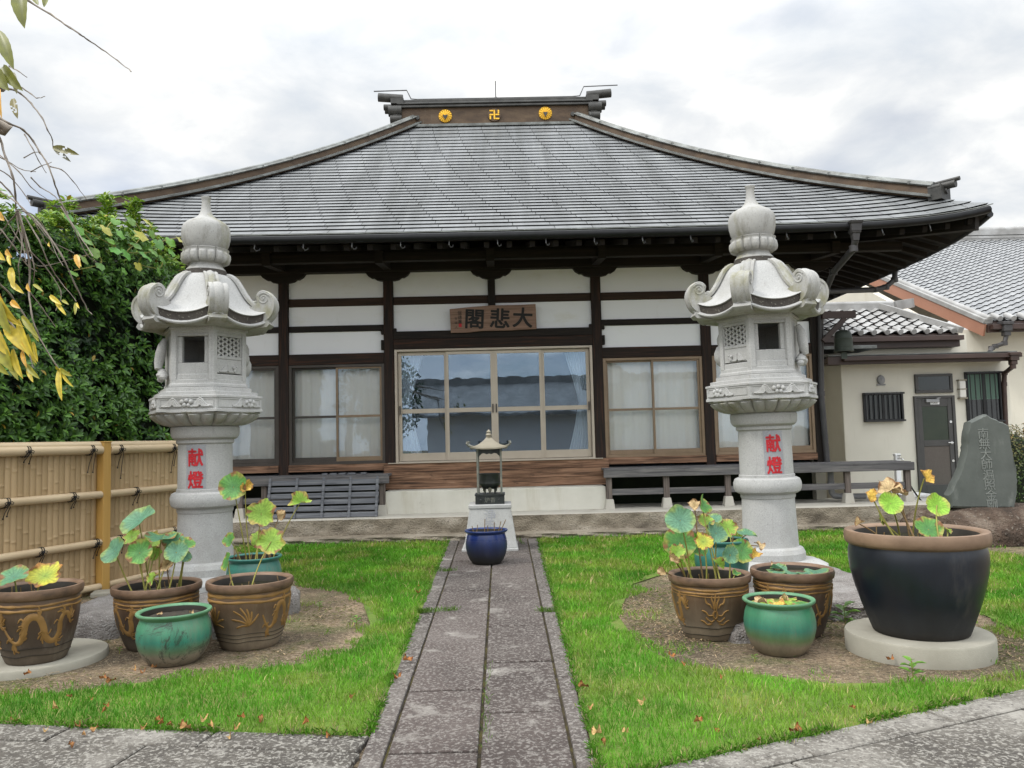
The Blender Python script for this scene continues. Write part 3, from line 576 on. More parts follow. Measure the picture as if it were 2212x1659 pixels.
def panel(x0, x1, z0, z1):
    o = tbox('wall_panel', 'plaster', x0, x1, F+.05, F+.11, z0, z1, bv=0)
for i, j in bays:
    a, b = PX[i]+PW, PX[j]-PW
    panel(a, b, z_r1[0], zs_top); tbox('rail', 'wood_rail', a, b, F+.015, F+.12, z_r1[1], z_r1[0])
    panel(a, b, z_r2[0], z_r1[1]); tbox('rail', 'wood_dark_x', a, b, F+.01, F+.12, z_r2[1], z_r2[0])
    panel(a, b, z_l[0], z_r2[1]); tbox('lintel', 'wood_red_x', a, b, F-.015, F+.14, z_l[1], z_l[0])
    tbox('sill', 'wood_board', a, b, F-.06, F+.14, z_sill, z_wb)
for a, b in ((PX[2]+PW, MIDX-.065), (MIDX+.065, PX[3]-PW)):
    panel(a, b, z_r1[0], zs_top); tbox('rail', 'wood_rail', a, b, F+.015, F+.12, z_r1[1], z_r1[0]); panel(a, b, z_el[0], z_r1[1])
a, b = PX[2]+PW, PX[3]-PW; zm = (z_el[0]+z_el[1])/2+.02
tbox('lintel', 'wood_dark_x', a, b, F-.035, F+.14, zm, z_el[0]); tbox('lintel', 'wood_red_x', a, b, F-.05, F+.14, z_el[1], zm-.003)
# little wedge ends of the tie beams on the posts
for x in (PX[2], PX[3]):
    for z in (z_r2[1]-.02, z_r2[1]-.22, z_el[1]+.05):
        for s in (-1, 1): tbox('tie_end', 'wood_dark_x', min(x+s*PW, x+s*(PW+.05)), max(x+s*PW, x+s*(PW+.05)), F-.025, F+.04, z-.05, z+.05)
# body behind the front: walls, ceiling and dark rooms
q = MB()
q.box(-5.7, -5.55, F+.12, F+9, 0, 4.75); q.box(5.43, 5.58, F+.12, F+9, .0, 4.75); q.box(-5.7, 5.58, F+8.9, F+9, 0, 4.75)
q.build('wall', 'stucco', T, 0, TO)
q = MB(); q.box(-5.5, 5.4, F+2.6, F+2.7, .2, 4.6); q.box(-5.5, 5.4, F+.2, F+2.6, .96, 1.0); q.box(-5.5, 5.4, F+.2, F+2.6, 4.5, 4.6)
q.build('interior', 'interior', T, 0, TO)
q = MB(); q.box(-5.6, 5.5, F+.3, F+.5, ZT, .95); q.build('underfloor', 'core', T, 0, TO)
# --- windows of the side bays
def folds(q, x0, x1, y, z0, z1, n, amp, pinch=None):
    def fn(u, v):
        xa, xb = x0, x1
        if pinch: k = pinch(v); xa, xb = (x0, x0+(x1-x0)*k) if pinch.side < 0 else (x1-(x1-x0)*k, x1)
        return (xa+(xb-xa)*u, y+amp*(sin(u*n*2*PI)+.4*sin(u*n*4.6*PI+1))*(.7+.3*v), z0+(z1-z0)*v)
    q.grid(max(40, int(n*10)), 10, fn)
def window(x0, x1, z0, z1, mats, split=.5):
    wo = MB(); fwid = .05
    wo.box(x0, x0+fwid, F-.01, F+.13, z0, z1); wo.box(x1-fwid, x1, F-.01, F+.13, z0, z1); wo.box(x0+fwid, x1-fwid, F-.01, F+.13, z1-.045, z1); wo.box(x0+fwid, x1-fwid, F-.01, F+.13, z0, z0+.05)
    W = bevel(wo.build('window_frame', mats[0] if mats[0] == mats[1] else mats[0], T, 0, TO), .004, 1)
    xm = x0+(x1-x0)*split
    for k, (a, b, yy) in enumerate(((x0+fwid, xm+.02, F+.055), (xm-.02, x1-fwid, F+.02))):
        s_ = MB(); fr = .038; zb, zt = z0+.05, z1-.045; zmid = zb+(zt-zb)*.475
        s_.box(a, a+fr, yy, yy+.03, zb, zt); s_.box(b-fr, b, yy, yy+.03, zb, zt); s_.box(a+fr, b-fr, yy, yy+.03, zt-.03, zt); s_.box(a+fr, b-fr, yy, yy+.03, zb, zb+.075); s_.box(a+fr, b-fr, yy, yy+.03, zmid-.02, zmid+.02)
        bevel(s_.build('sash', mats[k], W, 0, TO), .003, 1)
        g_ = MB(); g_.box(a+fr, b-fr, yy+.012, yy+.018, zb+.075, zmid-.02); g_.box(a+fr, b-fr, yy+.012, yy+.018, zmid+.02, zt-.03)
        g_.build('pane', 'glass_side', W, 0, TO)
    c_ = MB(); folds(c_, x0+.05, x1-.05, F+.20, z0+.02, z1-.02, 8, .012); c_.build('curtain', 'curtain', W, 60, TO)
zt = z_l[1]-.004
window(PX[0]+PW, PX[1]-PW, z_wb, zt, ('alu_bronze', 'alu_bronze')); window(PX[1]+PW, PX[2]-PW, z_wb, zt, ('alu_bronze', 'alu_brown'), .5)
window(PX[3]+PW, PX[4]-PW, z_wb, zt, ('alu_brown', 'alu_brown')); window(PX[4]+PW, PX[5]-PW, z_wb, zt, ('alu_brown', 'alu_brown'))
# --- the four-leaf glass doors of the entrance
x0, x1, z0, z1 = PX[2]+PW+.01, PX[3]-PW-.01, z_eb, z_el[1]-.004
q = MB(); q.box(x0, x0+.045, F-.03, F+.13, z0, z1); q.box(x1-.045, x1, F-.03, F+.13, z0, z1); q.box(x0+.045, x1-.045, F-.03, F+.13, z1-.04, z1); q.box(x0+.045, x1-.045, F-.03, F+.13, z0, z0+.02)
D = bevel(q.build('entrance_door', 'alu_light', T, 0, TO), .004, 1)
xa, xb = x0+.05, x1-.05; wd = (xb-xa)/4; zb, zt2 = z0+.025, z1-.045
for k in range(4):
    a, b = xa+k*wd-(.012 if k in (1,) else 0), xa+(k+1)*wd+(.012 if k == 0 else 0); yy = F+.02 if k in (1, 2) else F+.06
    if k == 1: a += .012
    s_ = MB(); fl = .06 if k in (0, 2) else .045; fr = .06 if k in (1, 3) else .045; zmid = ZF(1010, 885)
    s_.box(a, a+fl, yy, yy+.035, zb, zt2); s_.box(b-fr, b, yy, yy+.035, zb, zt2); s_.box(a+fl, b-fr, yy, yy+.035, zt2-.055, zt2); s_.box(a+fl, b-fr, yy, yy+.035, zb, zb+.135); s_.box(a+fl, b-fr, yy, yy+.035, zmid-.04, zmid+.035)
    sh = bevel(s_.build('sash', 'alu_light', D, 0, TO), .003, 1)
    g_ = MB(); g_.box(a+fl, b-fr, yy+.014, yy+.02, zb+.135, zmid-.04); g_.box(a+fl, b-fr, yy+.014, yy+.02, zmid+.035, zt2-.055); g_.build('pane', 'glass', D, 0, TO)
for xx_ in (xa+.03, xa+2*wd-.03, xa+2*wd+.03, xb-.03):
    h_ = MB(); h_.box(xx_-.012, xx_+.012, F+.002, F+.022, z0+.83, z0+.98); h_.build('door_pull', 'alu_bronze', D, 0, TO)
class Pin:
    def __init__(s, side): s.side = side
    def __call__(s, v): d = abs(v-.42); return .09+.20*min(1, d/.55)**1.3 + (.05 if v < .42 else 0)
for sd_ in (-1, 1):
    c_ = MB(); folds(c_, x0+.08 if sd_ < 0 else x1-.08-1.35, x0+.08+1.35 if sd_ < 0 else x1-.08, F+.30, z0+.02, z1-.02, 7, .02, Pin(sd_))
    c_.build('curtain', 'curtain_white', D, 60, TO)
# --- boards and plinth below the doors
zc = ZF(1070, 1056, 13.2)
zb0 = [z_eb, ZF(1070, 1014), (ZF(1070, 1014)+zc)/2, zc]
for k, (zt_, zl_) in enumerate(zip(zb0, zb0[1:])): tbox('riser_board', 'wood_board', PX[2]-.10, PX[3]+.12, F-.12-.05*(k > 0)-.012*k, F+.1, zl_+.003, zt_)
tbox('track', 'alu_light', PX[2]-.02, PX[3]+.02, F-.145, F-.02, z_eb-.012+.004, z_eb+.006, bv=0)
q = MB(); xa, xb = XF(832, 1080, 13.2), XF(1309, 1080, 13.2); q.hexa([(xa-.01, 13.17, ZT-.01), (xb+.01, 13.17, ZT-.01), (xb+.01, F+.2, ZT-.01), (xa-.01, F+.2, ZT-.01), (xa, 13.2, zc), (xb, 13.2, zc), (xb, F+.2, zc), (xa, F+.2, zc)])
bevel(q.build('door_step', 'concrete_base', T, 0, TO), .012, 2)
# --- eaves: soffit, rafters, beams, carved brackets
HX0, HXE, YR_, YE_ = 1.83, 7.32, 18.3, 11.6; CXR = .0
def zprof(t): return 8.95-5.34*t+1.128*t*t-.16*t**6
def hx(t): return HX0+(HXE-HX0)*t
def lift(u, t): return .20*abs(u)**9*t**4+.05*abs(u)**3*t**4
def roofpt(side, u, t, dz=0.0):
    u = max(-1, min(1, u)); z = zprof(t)+lift(u, t)+dz; h = (YR_-YE_)*t
    if side == 0: return (CXR+u*hx(t), YR_-h, z)
    if side == 2: return (CXR-u*hx(t), YR_+h, z)
    if side == 1: return (CXR+hx(t), YR_+u*h, z)
    return (CXR-hx(t), YR_-u*h, z)
RF = None
q = MB(); q.a = .5; NR = 35
tt = [0]+[((k+1)/NR)**.93 for k in range(NR)]
rr = random.Random(4)
for side in range(4):
    for k in range(NR):
        t0, t1 = tt[k], tt[k+1]; half = hx(t1) if side in (0, 2) else (YR_-YE_)*t1; half0 = hx(t0) if side in (0, 2) else max(1e-3, (YR_-YE_)*t0)
        ln = .56; off = (k*.37) % 1.0; e = [-half]; x = -half+ln*(off if off > .15 else off+1)
        while x < half-.12: e.append(x); x += ln
        e.append(half)
        for a, b in zip(e, e[1:]):
            q.a = min(1, max(0, .5+rr.gauss(0, .20))); g_ = .004
            ua, ub = (a+g_)/half, (b-g_)/half
            ra = max(-1, min(1, (a+g_)/half0)) if half0 > .01 else 0; rb = max(-1, min(1, (b-g_)/half0)) if half0 > .01 else 0
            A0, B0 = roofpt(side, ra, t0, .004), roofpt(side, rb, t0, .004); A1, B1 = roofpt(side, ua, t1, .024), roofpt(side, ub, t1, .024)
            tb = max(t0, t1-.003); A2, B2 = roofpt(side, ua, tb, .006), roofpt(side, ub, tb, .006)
            q.k = 0; o_ = q.add([A0, B0, B1, A1], [(3, 2, 1, 0)]); q.k = 1; q.add([A1, B1, B2, A2], [(3, 2, 1, 0)])  # black riser faces: the shadow under each course put into the colour
q.f = [list(reversed(f_)) for f_ in q.f]
RF = q.build('roof', ['roof_sheet', 'black_metal_and_shade'], T, 0, TO, attr='tone'); RF['label'] = 'broad grey sheet-metal roof laid in staggered courses'
q = MB()   # dark deck under the sheets and soffit
for side in range(4):
    q.grid(24, 16, lambda u, v: roofpt(side, 2*u-1, max(v, .002), -.035))
    def sof(u, v):
        p = Vector(roofpt(side, 2*u-1, 1, -.13)); uu = 2*u-1
        inn = {0: (uu*5.55, F+.1), 2: (-uu*5.55, YR_+(YR_-F)), 1: (5.5, YR_+uu*(YR_-F-.1)), 3: (-5.65, YR_-uu*(YR_-F-.1))}[side]
        return tuple(p.lerp(Vector((*inn, 5.02)), v))
    q.grid(24, 4, sof); q.grid(24, 1, lambda u, v: roofpt(side, 2*u-1, 1, -.035-.095*v))
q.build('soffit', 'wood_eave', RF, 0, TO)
for k in range(42):                              # rafters under the front eave
    x = -7.1+k*.346; 
    if abs(x) > 5.6: continue_end = F+.1-(abs(x)-5.6)*1.2
    else: continue_end = F+.1
    p0 = Vector((x, YE_+.10, zprof(1)-.175+lift(x/HXE, 1))); y1 = max(YE_+.5, continue_end); sl_ = (5.0-(zprof(1)-.13))/(F+.1-YE_); p1 = Vector((x, y1, p0.z+sl_*(y1-p0.y)))
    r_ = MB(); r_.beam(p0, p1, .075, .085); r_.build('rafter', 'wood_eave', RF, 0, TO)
for k in range(24):                              # and under the right eave
    y = YE_+.6+k*.346; x1 = 5.5+max(0, (F-y))*.9
    if x1 > 6.9: continue
    z_ = zprof(1)-.175+lift((YR_-y)/(YR_-YE_), 1); sl_ = (5.0-(zprof(1)-.13))/(HXE-5.5)
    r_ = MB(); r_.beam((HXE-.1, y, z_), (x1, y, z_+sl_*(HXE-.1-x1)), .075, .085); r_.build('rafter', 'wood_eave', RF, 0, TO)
# hip rafters, eave beams on the brackets
for s in (-1, 1):
    r_ = MB(); r_.beam((s*(HXE-.12), YE_+.12, zprof(1)+.0), (s*5.5, F, 4.85), .15, .2); r_.build('hip_rafter', 'wood_eave', RF, 0, TO)
tbox('eave_beam', 'wood_dark_x', -5.9, 5.8, F-.12, F+.12, zs_top, zs_top+.2); tbox('eave_beam', 'wood_dark_x', -6.6, 6.6, F-1.02, F-.88, 4.44, 4.58)
tbox('eave_beam', 'wood_dark_x', -6.3, 6.3, F-.1, F+.1, 4.69, 4.86)
for x in PX+[MIDX]:
    hw = .39 if x != MIDX else .36
    prof = [(-hw, .0), (-hw+.04, -.055), (-hw+.11, -.10), (-hw+.15, -.098), (-hw+.20, -.135), (-hw+.27, -.15), (-.06, -.155), (.06, -.155), (hw-.27, -.15), (hw-.20, -.135), (hw-.15, -.098), (hw-.11, -.10), (hw-.04, -.055), (hw, 0)]
    r_ = MB(); r_.prism(prof, (x, F-.06, zs_top-.002), (1, 0, 0), (0, 0, 1), (0, .15, 0)); r_.build('bracket', 'wood_dark_x', T, 0, TO)
    r_ = MB(); r_.beam((x, F+.1, 4.62), (x, F-1.05, 4.50), .13, .2); r_.build('bracket_arm', 'wood_dark_x', T, 0, TO)
# --- gutters with hooks, hopper and pipes
def ev(x, dy=-.07, dz=-.085): return (x, YE_+dy, zprof(1)+lift(x/HXE, 1)+dz)
q = MB(); q.tube([ev(-7.28+14.56*k/60) for k in range(61)], .058, 8); G1 = q.build('gutter', 'gutter', RF, 50, TO)
q = MB(); q.tube([(HXE+.07, YE_+.1+12*k/40, zprof(1)+lift((YR_-YE_-.1-12*k/40)/(YR_-YE_), 1)-.09) for k in range(41)], .055, 8); q.build('gutter', 'gutter', RF, 50, TO)
q = MB()
q.tube([(x_[0], x_[1]-.06, x_[2]+.06) for x_ in [ev(-7.3+14.6*k/60) for k in range(61)]], .008, 5); q.build('gutter_lip', 'copper_gray', RF, 50, TO)
for k in range(19):
    x = -6.4+k*.71; p = Vector(ev(x)); q = MB(); q.tube([p+Vector((0, .02, -.05)), p+Vector((.0, -.01, -.13)), p+Vector((.02, .02, -.155)), p+Vector((.05, .06, -.135)), p+Vector((.05, .10, -.10))], .008, 5); q.build('gutter_hook', 'iron_hook', RF, 50, TO)
def pipe(pts, r_=.045, name='downspout', mat='pipe', parent=None, off=TO):
    q = MB(); q.tube(pts, r_, 10)
    for p in pts[1:-1]: q.tube([Vector(p)-Vector((0, 0, r_*.9)), Vector(p)+Vector((0, 0, r_*.9))], r_*1.25, 10)
    return q.build(name, mat, parent or T, 50, off)
hp = P(1846, 492, 11.5)
q = MB()
for z0_, z1_, a, b in ((.05, .095, .085, .10), (-.06, .05, .07, .08), (-.09, -.06, .06, .07), (-.20, -.09, .042, .055)):
    q.hexa([(hp.x-a, hp.y-a, hp.z+z0_), (hp.x+a, hp.y-a, hp.z+z0_), (hp.x+a, hp.y+a, hp.z+z0_), (hp.x-a, hp.y+a, hp.z+z0_), (hp.x-b, hp.y-b, hp.z+z1_), (hp.x+b, hp.y-b, hp.z+z1_), (hp.x+b, hp.y+b, hp.z+z1_), (hp.x-b, hp.y+b, hp.z+z1_)])
bevel(q.build('rain_head', 'pipe', T, 0, TO), .006, 1)
pipe([hp+Vector((0, 0, -.19)), hp+Vector((-.01, .05, -.30)), P(1800, 588, 12.6), P(1785, 625, 13.3), P(1772, 650, F-.1), P(1774, 850, F-.1), P(1788, 1010, F-.1)], .05)
sp = P(2003, 542, 14.6)
pipe([Vector((HXE+.05, sp.y, zprof(1)-.12)), Vector((HXE+.03, sp.y, zprof(1)-.28)), Vector((HXE-.15, sp.y-.02, zprof(1)-.42)), Vector((HXE-.4, sp.y-.1, zprof(1)-.48)), Vector((5.75, F+.3, 4.02)), Vector((5.68, F+.2, 3.9))], .05)
# --- ridges
zr = zprof(0)
def hip(s, name_side):
    pts = []
    for k in range(25):
        t = k/24*.915; pts.append(Vector((s*hx(t), YR_-(YR_-YE_)*t, zprof(t)+lift(1, t))))
    d = Vector((s*(HXE-HX0), -(YR_-YE_), 0)).normalized(); n_ = Vector((-d.y, d.x, 0))
    def sweep(mat, prof, nm, z_off=0.0):
        q = MB(); k = len(prof)
        vs = [p+n_*a_+Vector((0, 0, b_+z_off)) for p in pts for a_, b_ in prof]
        fs = [(i*k+j, i*k+(j+1) % k, (i+1)*k+(j+1) % k, (i+1)*k+j) for i in range(len(pts)-1) for j in range(k)]+[tuple(range(k)), tuple((len(pts)-1)*k+j for j in range(k-1, -1, -1))]
        q.add(vs, fs); return q.build(nm, mat, T, 30, TO, recalc=True)
    h = sweep('copper_brown', [(-.14, -.02), (-.12, .17), (.12, .17), (.14, -.02)], 'hip_ridge')
    for prof, mat, nm in (([(-.22, .0), (-.22, .035), (-.14, .055), (.14, .055), (.22, .035), (.22, .0)], 'copper_gray', 'flashing'), ([(-.15, .17), (-.17, .19), (-.15, .21), (-.10, .22), (-.085, .25), (-.05, .27), (.05, .27), (.085, .25), (.10, .22), (.15, .21), (.17, .19), (.15, .17)], 'copper_gray', 'ridge_cap')):
        c_ = sweep(mat, prof, nm); c_.parent = h
    # seams of the cap
    for k in range(1, 24, 2):
        q = MB(); p = pts[k]; q.obox(p+Vector((0, 0, .20)), d*.012, n_*.175, Vector((0, 0, .025)))
        q.build('seam', 'copper_gray', h, 0, TO)
    # end ornament: rolled tubes facing down the hip
    e_ = pts[-1]; q = MB()
    q.obox(e_+Vector((0, 0, .06))+d*.05, d*.10, n_*.17, Vector((0, 0, .11)))
    for a_, b_, r_, ln in ((-.10, .07, .065, .14), (.10, .07, .065, .14), (0, .175, .062, .30), (-.13, .15, .045, .13), (.13, .15, .045, .13), (0, .09, .05, .18)):
        c_ = e_+n_*a_+Vector((0, 0, b_)); q.tube([c_-d*.05, c_+d*ln], r_, 12)
    q.tube([e_+Vector((0, 0, .235)), e_+d*.36+Vector((0, 0, .24))], .035, 8)
    q.build('end_tile', 'copper_dark', h, 40, TO)
hip(1, 'r'); hip(-1, 'l')
for s in (-1, 1):
    q = MB(); pts = [Vector((s*hx(k/12), YR_+(YR_-YE_)*k/12, zprof(k/12)+lift(1, k/12)+.1)) for k in range(13)]
    for a, b in zip(pts, pts[1:]): q.beam(a, b, .3, .35)
    q.build('hip_ridge', 'copper_brown', T, 0, TO)
rx = 2.22
q = MB(); q.box(-rx, rx, YR_-.20, YR_+.20, zr-.35, zr+.30); RG = q.build('main_ridge', 'copper_brown', T, 0, TO)
q = MB(); q.box(-rx-.06, rx+.06, YR_-.27, YR_+.27, zr+.29, zr+.335); q.box(-rx-.03, rx+.03, YR_-.23, YR_+.23, zr+.335, zr+.37); q.box(-rx-.06, rx+.06, YR_-.26, YR_+.26, zr+.37, zr+.41); q.box(-rx, rx, YR_-.16, YR_+.16, zr+.41, zr+.52)
bevel(q.build('ridge_cap', 'copper_dark', RG, 0, TO), .01, 1)
q = MB(); q.box(-HX0-.05, HX0+.05, YR_-.30, YR_-.18, zr-.185, zr-.125); q.build('flashing', 'copper_gray', RG, 0, TO)
for s in (-1, 1):
    q = MB(); xa = s*rx; q.box(min(xa, xa+s*.14), max(xa, xa+s*.14), YR_-.24, YR_+.24, zr-.45, zr+.36)
    for z_, r_, ln, yy in ((.25, .13, .26, -.17), (.25, .13, .26, .17), (.05, .11, .22, -.17), (.05, .11, .22, .17)): q.tube([(xa-s*.05, YR_+yy, zr+z_), (xa+s*ln, YR_+yy, zr+z_)], r_, 12)
    q.box(min(xa-s*.1, xa+s*.2), max(xa-s*.1, xa+s*.2), YR_-.26, YR_+.26, zr+.40, zr+.52)
    q.tube([(xa-s*.05, YR_, zr+.61), (xa+s*.52, YR_, zr+.66)], .10, 12); q.tube([(xa, YR_-.1, zr+.36), (xa+s*.38, YR_-.1, zr+.37)], .07, 10); q.tube([(xa, YR_+.1, zr+.36), (xa+s*.38, YR_+.1, zr+.37)], .07, 10)
    q.build('end_tile', 'copper_dark', RG, 40, TO)
q = MB(); zz_ = zr+.585
q.tube([(-rx-.62, YR_-.02, zr+.80), (-rx+.15, YR_-.02, zr+.81), (-rx+.25, YR_-.02, zr+.6), (-rx+.4, YR_-.02, zz_), (rx-.4, YR_-.02, zz_), (rx-.22, YR_-.02, zr+.6), (rx-.12, YR_-.02, zr+.82), (rx+.68, YR_-.02, zr+.84)], .014, 6)
q.tube([(.02, YR_, zz_), (.02, YR_, zz_+.42)], .012, 6); q.ball((.02, YR_, zz_), .04, 8)
for k in range(7): q.box(-rx+.5+k*.6, -rx+.53+k*.6, YR_-.03, YR_+.0, zr+.50, zz_)
q.build('lightning_rod', 'iron_hook', RG, 40, TO)
# emblems on the ridge
ey = YR_-.205
def emb(px): 
    p = P(px[0], px[1], ey); return p
for k, px in enumerate(((962, 251), (1068, 249), (1178, 245))):
    c_ = emb(px); c_.y = ey; q = MB(); r_ = .155; n_ = 48
    if k == 1:
        q.prism([(r_*cos(2*PI*i/n_), r_*sin(2*PI*i/n_)) for i in range(n_)], c_, (1, 0, 0), (0, 0, 1), (0, -.03, 0)); E_ = q.build('emblem', 'copper_brown', RG, 40, TO, recalc=True)
        q = MB(); y0_ = c_.y-.045; a_ = .115; h_ = .026       # left-facing temple manji in gold
        def bar(xa, xb, za, zb_): q.box(c_.x+xa, c_.x+xb, y0_, y0_+.02, c_.z+za, c_.z+zb_)
        bar(-h_/1.3, h_/1.3, -a_, a_); bar(-a_, -h_/1.3-.001, -h_/1.3, h_/1.3); bar(h_/1.3+.001, a_, -h_/1.3, h_/1.3)
        bar(-a_, -h_/1.3-.001, a_-.04, a_); bar(h_/1.3+.001, a_, -a_, -a_+.04); bar(a_-.04, a_, h_/1.3+.001, a_); bar(-a_, -a_+.04, -a_, -h_/1.3-.001)
        bevel(q.build('manji', 'gold', E_, 0, TO), .006, 1)
    else:
        vs = [c_+Vector((0, -.045, 0))]; m_ = 64
        for i in range(m_): th = 2*PI*i/m_; rr_ = r_*(.97 if i % 4 else 1.0); vs.append(c_+Vector((rr_*.55*cos(th), -.040-(.012 if i % 4 == 2 else 0), rr_*.55*sin(th))))
        for i in range(m_): th = 2*PI*i/m_; rr_ = r_*(1.0 if i % 4 else .96); vs.append(c_+Vector((rr_*cos(th), -.02-(.015 if i % 4 == 2 else 0), rr_*sin(th))))
        for i in range(m_): th = 2*PI*i/m_; vs.append(c_+Vector((r_*cos(th), .01, r_*sin(th))))
        fs = [(0, 1+(i+1) % m_, 1+i) for i in range(m_)]
        for j in (0, 1): fs += [(1+j*m_+i, 1+j*m_+(i+1) % m_, 1+(j+1)*m_+(i+1) % m_, 1+(j+1)*m_+i) for i in range(m_)]
        q.add(vs, fs); E_ = q.build('emblem', 'gold', RG, 25, TO, recalc=True)
        q = MB(); hp_ = [(0, -.075), (.03, -.035), (.055, .01), (.055, .03), (.04, .035), (.02, .03), (0, .015), (-.02, .03), (-.04, .035), (-.055, .03), (-.055, .01), (-.03, -.035)]
        if k == 2: hp_ = [(0, -.08), (.05, .02), (.05, .03), (-.05, .03), (-.05, .02)]
        q.prism(hp_, c_+Vector((0, -.062, -.02)), (1, 0, 0), (0, 0, 1), (0, .03, 0)); q.build('crest', 'copper_dark', E_, 0, TO, recalc=True)
for px in ((902, 255), (1237, 247)):
    c_ = P(px[0], px[1], ey); q = MB(); q.tube([(c_.x, ey+.02, c_.z), (c_.x, ey-.04, c_.z)], .05, 14); q.build('bolt', 'copper_dark', RG, 40, TO)
# --- verandas: deck boards on short posts and footing blocks
def veranda(x0, x1, posts, back, railz=True, slatmat='wood_gray_x'):
    y0, y1, zt_ = 13.12, back, .99
    q = MB(); nb = max(2, int((y1-y0)/.13))
    for k in range(nb): q.box(x0, x1, y0+(y1-y0)*k/nb+.003, y0+(y1-y0)*(k+1)/nb-.003, zt_-.035, zt_)
    V_ = q.build('veranda', 'wood_gray_x', T, 0, TO); 
    q = MB(); q.box(x0-.03, x1+.03, y0-.05, y0-.004, zt_-.145, zt_-.01); bevel(q.build('edge_board', 'wood_gray_x', V_, 0, TO), .006, 1)
    for x in posts:
        q = MB(); q.box(x-.045, x+.045, y0+.0, y0+.09, ZT+.16, zt_-.035); bevel(q.build('leg', 'wood_gray_z', V_, 0, TO), .005, 1)
        q = MB(); a, b = .085, .06; q.hexa([(x-a, y0+.045-a, ZT-.01), (x+a, y0+.045-a, ZT-.01), (x+a, y0+.045+a, ZT-.01), (x-a, y0+.045+a, ZT-.01), (x-b, y0+.045-b, ZT+.16), (x+b, y0+.045-b, ZT+.16), (x+b, y0+.045+b, ZT+.16), (x-b, y0+.045+b, ZT+.16)]); bevel(q.build('footing', 'concrete', V_, 0, TO), .008, 1)
    for a, b in zip(posts, posts[1:]):
        q = MB(); q.box(a+.046, b-.046, y0+.03, y0+.065, .555, .655); bevel(q.build('rail', 'wood_gray_x', V_, 0, TO), .004, 1)
    return V_
xs = [XF(p, 1060, 13.15) for p in (1316, 1440, 1573, 1700, 1832, 1962)]
VR = veranda(xs[0]-.06, xs[-1]+.06, xs, F-.02); VR['label'] = 'long weathered veranda on short posts'
xs2 = [-5.4, -4.3, XF(578, 1060, 13.15)-.05, XF(826, 1060, 13.15)]
VL = veranda(-5.6, xs2[-1]+.09, xs2, F-.02); VL['label'] = 'shorter weathered veranda behind the slatted panel'
# slats scattered on the left veranda
for k, (px, w_) in enumerate(((815, .10), (838, .11), (857, .12), (880, .09), (910, .08))):
    pass
# --- bracket arm that carries the bell
bt = P(1850, 682, 13.55)
q = MB(); q.beam((5.55, 13.6, bt.z+.03), (bt.x, 13.6, bt.z+.03), .07, .12); q.beam((5.55, 13.6, bt.z-.42), (5.95, 13.6, bt.z-.03), .06, .08); q.build('bell_bracket', 'brown_trim', T, 0, TO)

# ================================================================== THINGS ON THE TEMPLE
# name board above the doors
nb0, nb1 = P(971, 660, F-.14), P(1157, 655, F-.14); bw = (nb1.x-nb0.x); bc = P(1065, 687.5, F-.14)
NB = thing('name_board', 'brown wooden name board with three large black characters hung above the glass doors', 'sign', (bc.x, F-.12, bc.z)); NB.rotation_euler = (R(7), R(-.6), 0)
q = MB(); hw, hh = bw/2, .215
q.prism([(-hw, hh-.03), (-hw+.005, -hh-.01), (-hw+.3, -hh-.014), (-.2, -hh+.005), (.3, -hh), (hw+.005, -hh+.01), (hw, hh+.01), (.5, hh+.004), (.0, hh+.012), (-.4, hh-.006)], (0, 0, 0), (1, 0, 0), (0, 0, 1), (0, .04, 0))
bevel(q.build('board', 'wood_sign', NB, 0, recalc=True), .006, 1)
for ch, x, sz in (('大', .345*bw, .36), ('悲', .08*bw, .36), ('閣', -.215*bw, .36)):
    letters('character', ch, sz, 'sign_ink', NB, Matrix.Translation((x, -.002, .0))@Matrix.Rotation(R(4), 4, 'Y')@FACE, .003, 0, 1.0, .0085)
for i, ch in enumerate('信徳書'): letters('small_character', ch, .075, 'sign_ink', NB, Matrix.Translation((-.385*bw, -.002, .115-i*.078))@FACE, .003, .001)
for i, ch in enumerate('世話人'): letters('small_character', ch, .05, 'sign_ink', NB, Matrix.Translation((-.43*bw, -.002, .02-i*.075))@FACE, .003, .0)
q = MB(); q.box(-.40*bw, -.40*bw+.05, -.005, -.001, -.13, -.07); q.build('seal', 'red_paint', NB, 0)
# slatted panel leaning on the left veranda
sx0, sx1 = XF(577, 1060, 12.9), XF(818, 1060, 12.9); SPY = 12.78
SP = thing('slatted_panel', 'grey slatted wooden panel leaning against the left veranda', 'wood panel', ((sx0+sx1)/2, SPY, ZT)); SP.rotation_euler = (R(-19), 0, 0)
hw = (sx1-sx0)/2; 
for k in range(6):
    q = MB(); q.box(-hw, hw, .0, .018, .012+k*.108, .091+k*.108); bevel(q.build('slat', 'wood_slat', SP, 0), .003, 1)
for k in range(5):
    x = -hw+.03+k*(2*hw-.06)/4; q = MB(); q.box(x-.02, x+.02, -.022, -.001, .0, .665); bevel(q.build('batten', 'wood_slat', SP, 0), .003, 1)
for k, (px, w_, rz) in enumerate(((826-8, .11, .2), (838, .12, -.15), (858, .13, .1), (884, .09, -.1), (800, .09, .15))):
    x = XF(px-100, 1014, 13.3); q = MB(); q.box(-w_/2, w_/2, -.035, .035, 0, .03); o = bevel(q.build('wood_offcut', 'wood_slat', None, 0), .004, 1); o.location = (x, 13.35+.03*(k % 2), .992); o.rotation_euler = (0, 0, rz)
    tag(o, 'short dark wooden offcut lying on the left veranda deck', 'wood offcut', 'wooden offcuts on the left veranda')
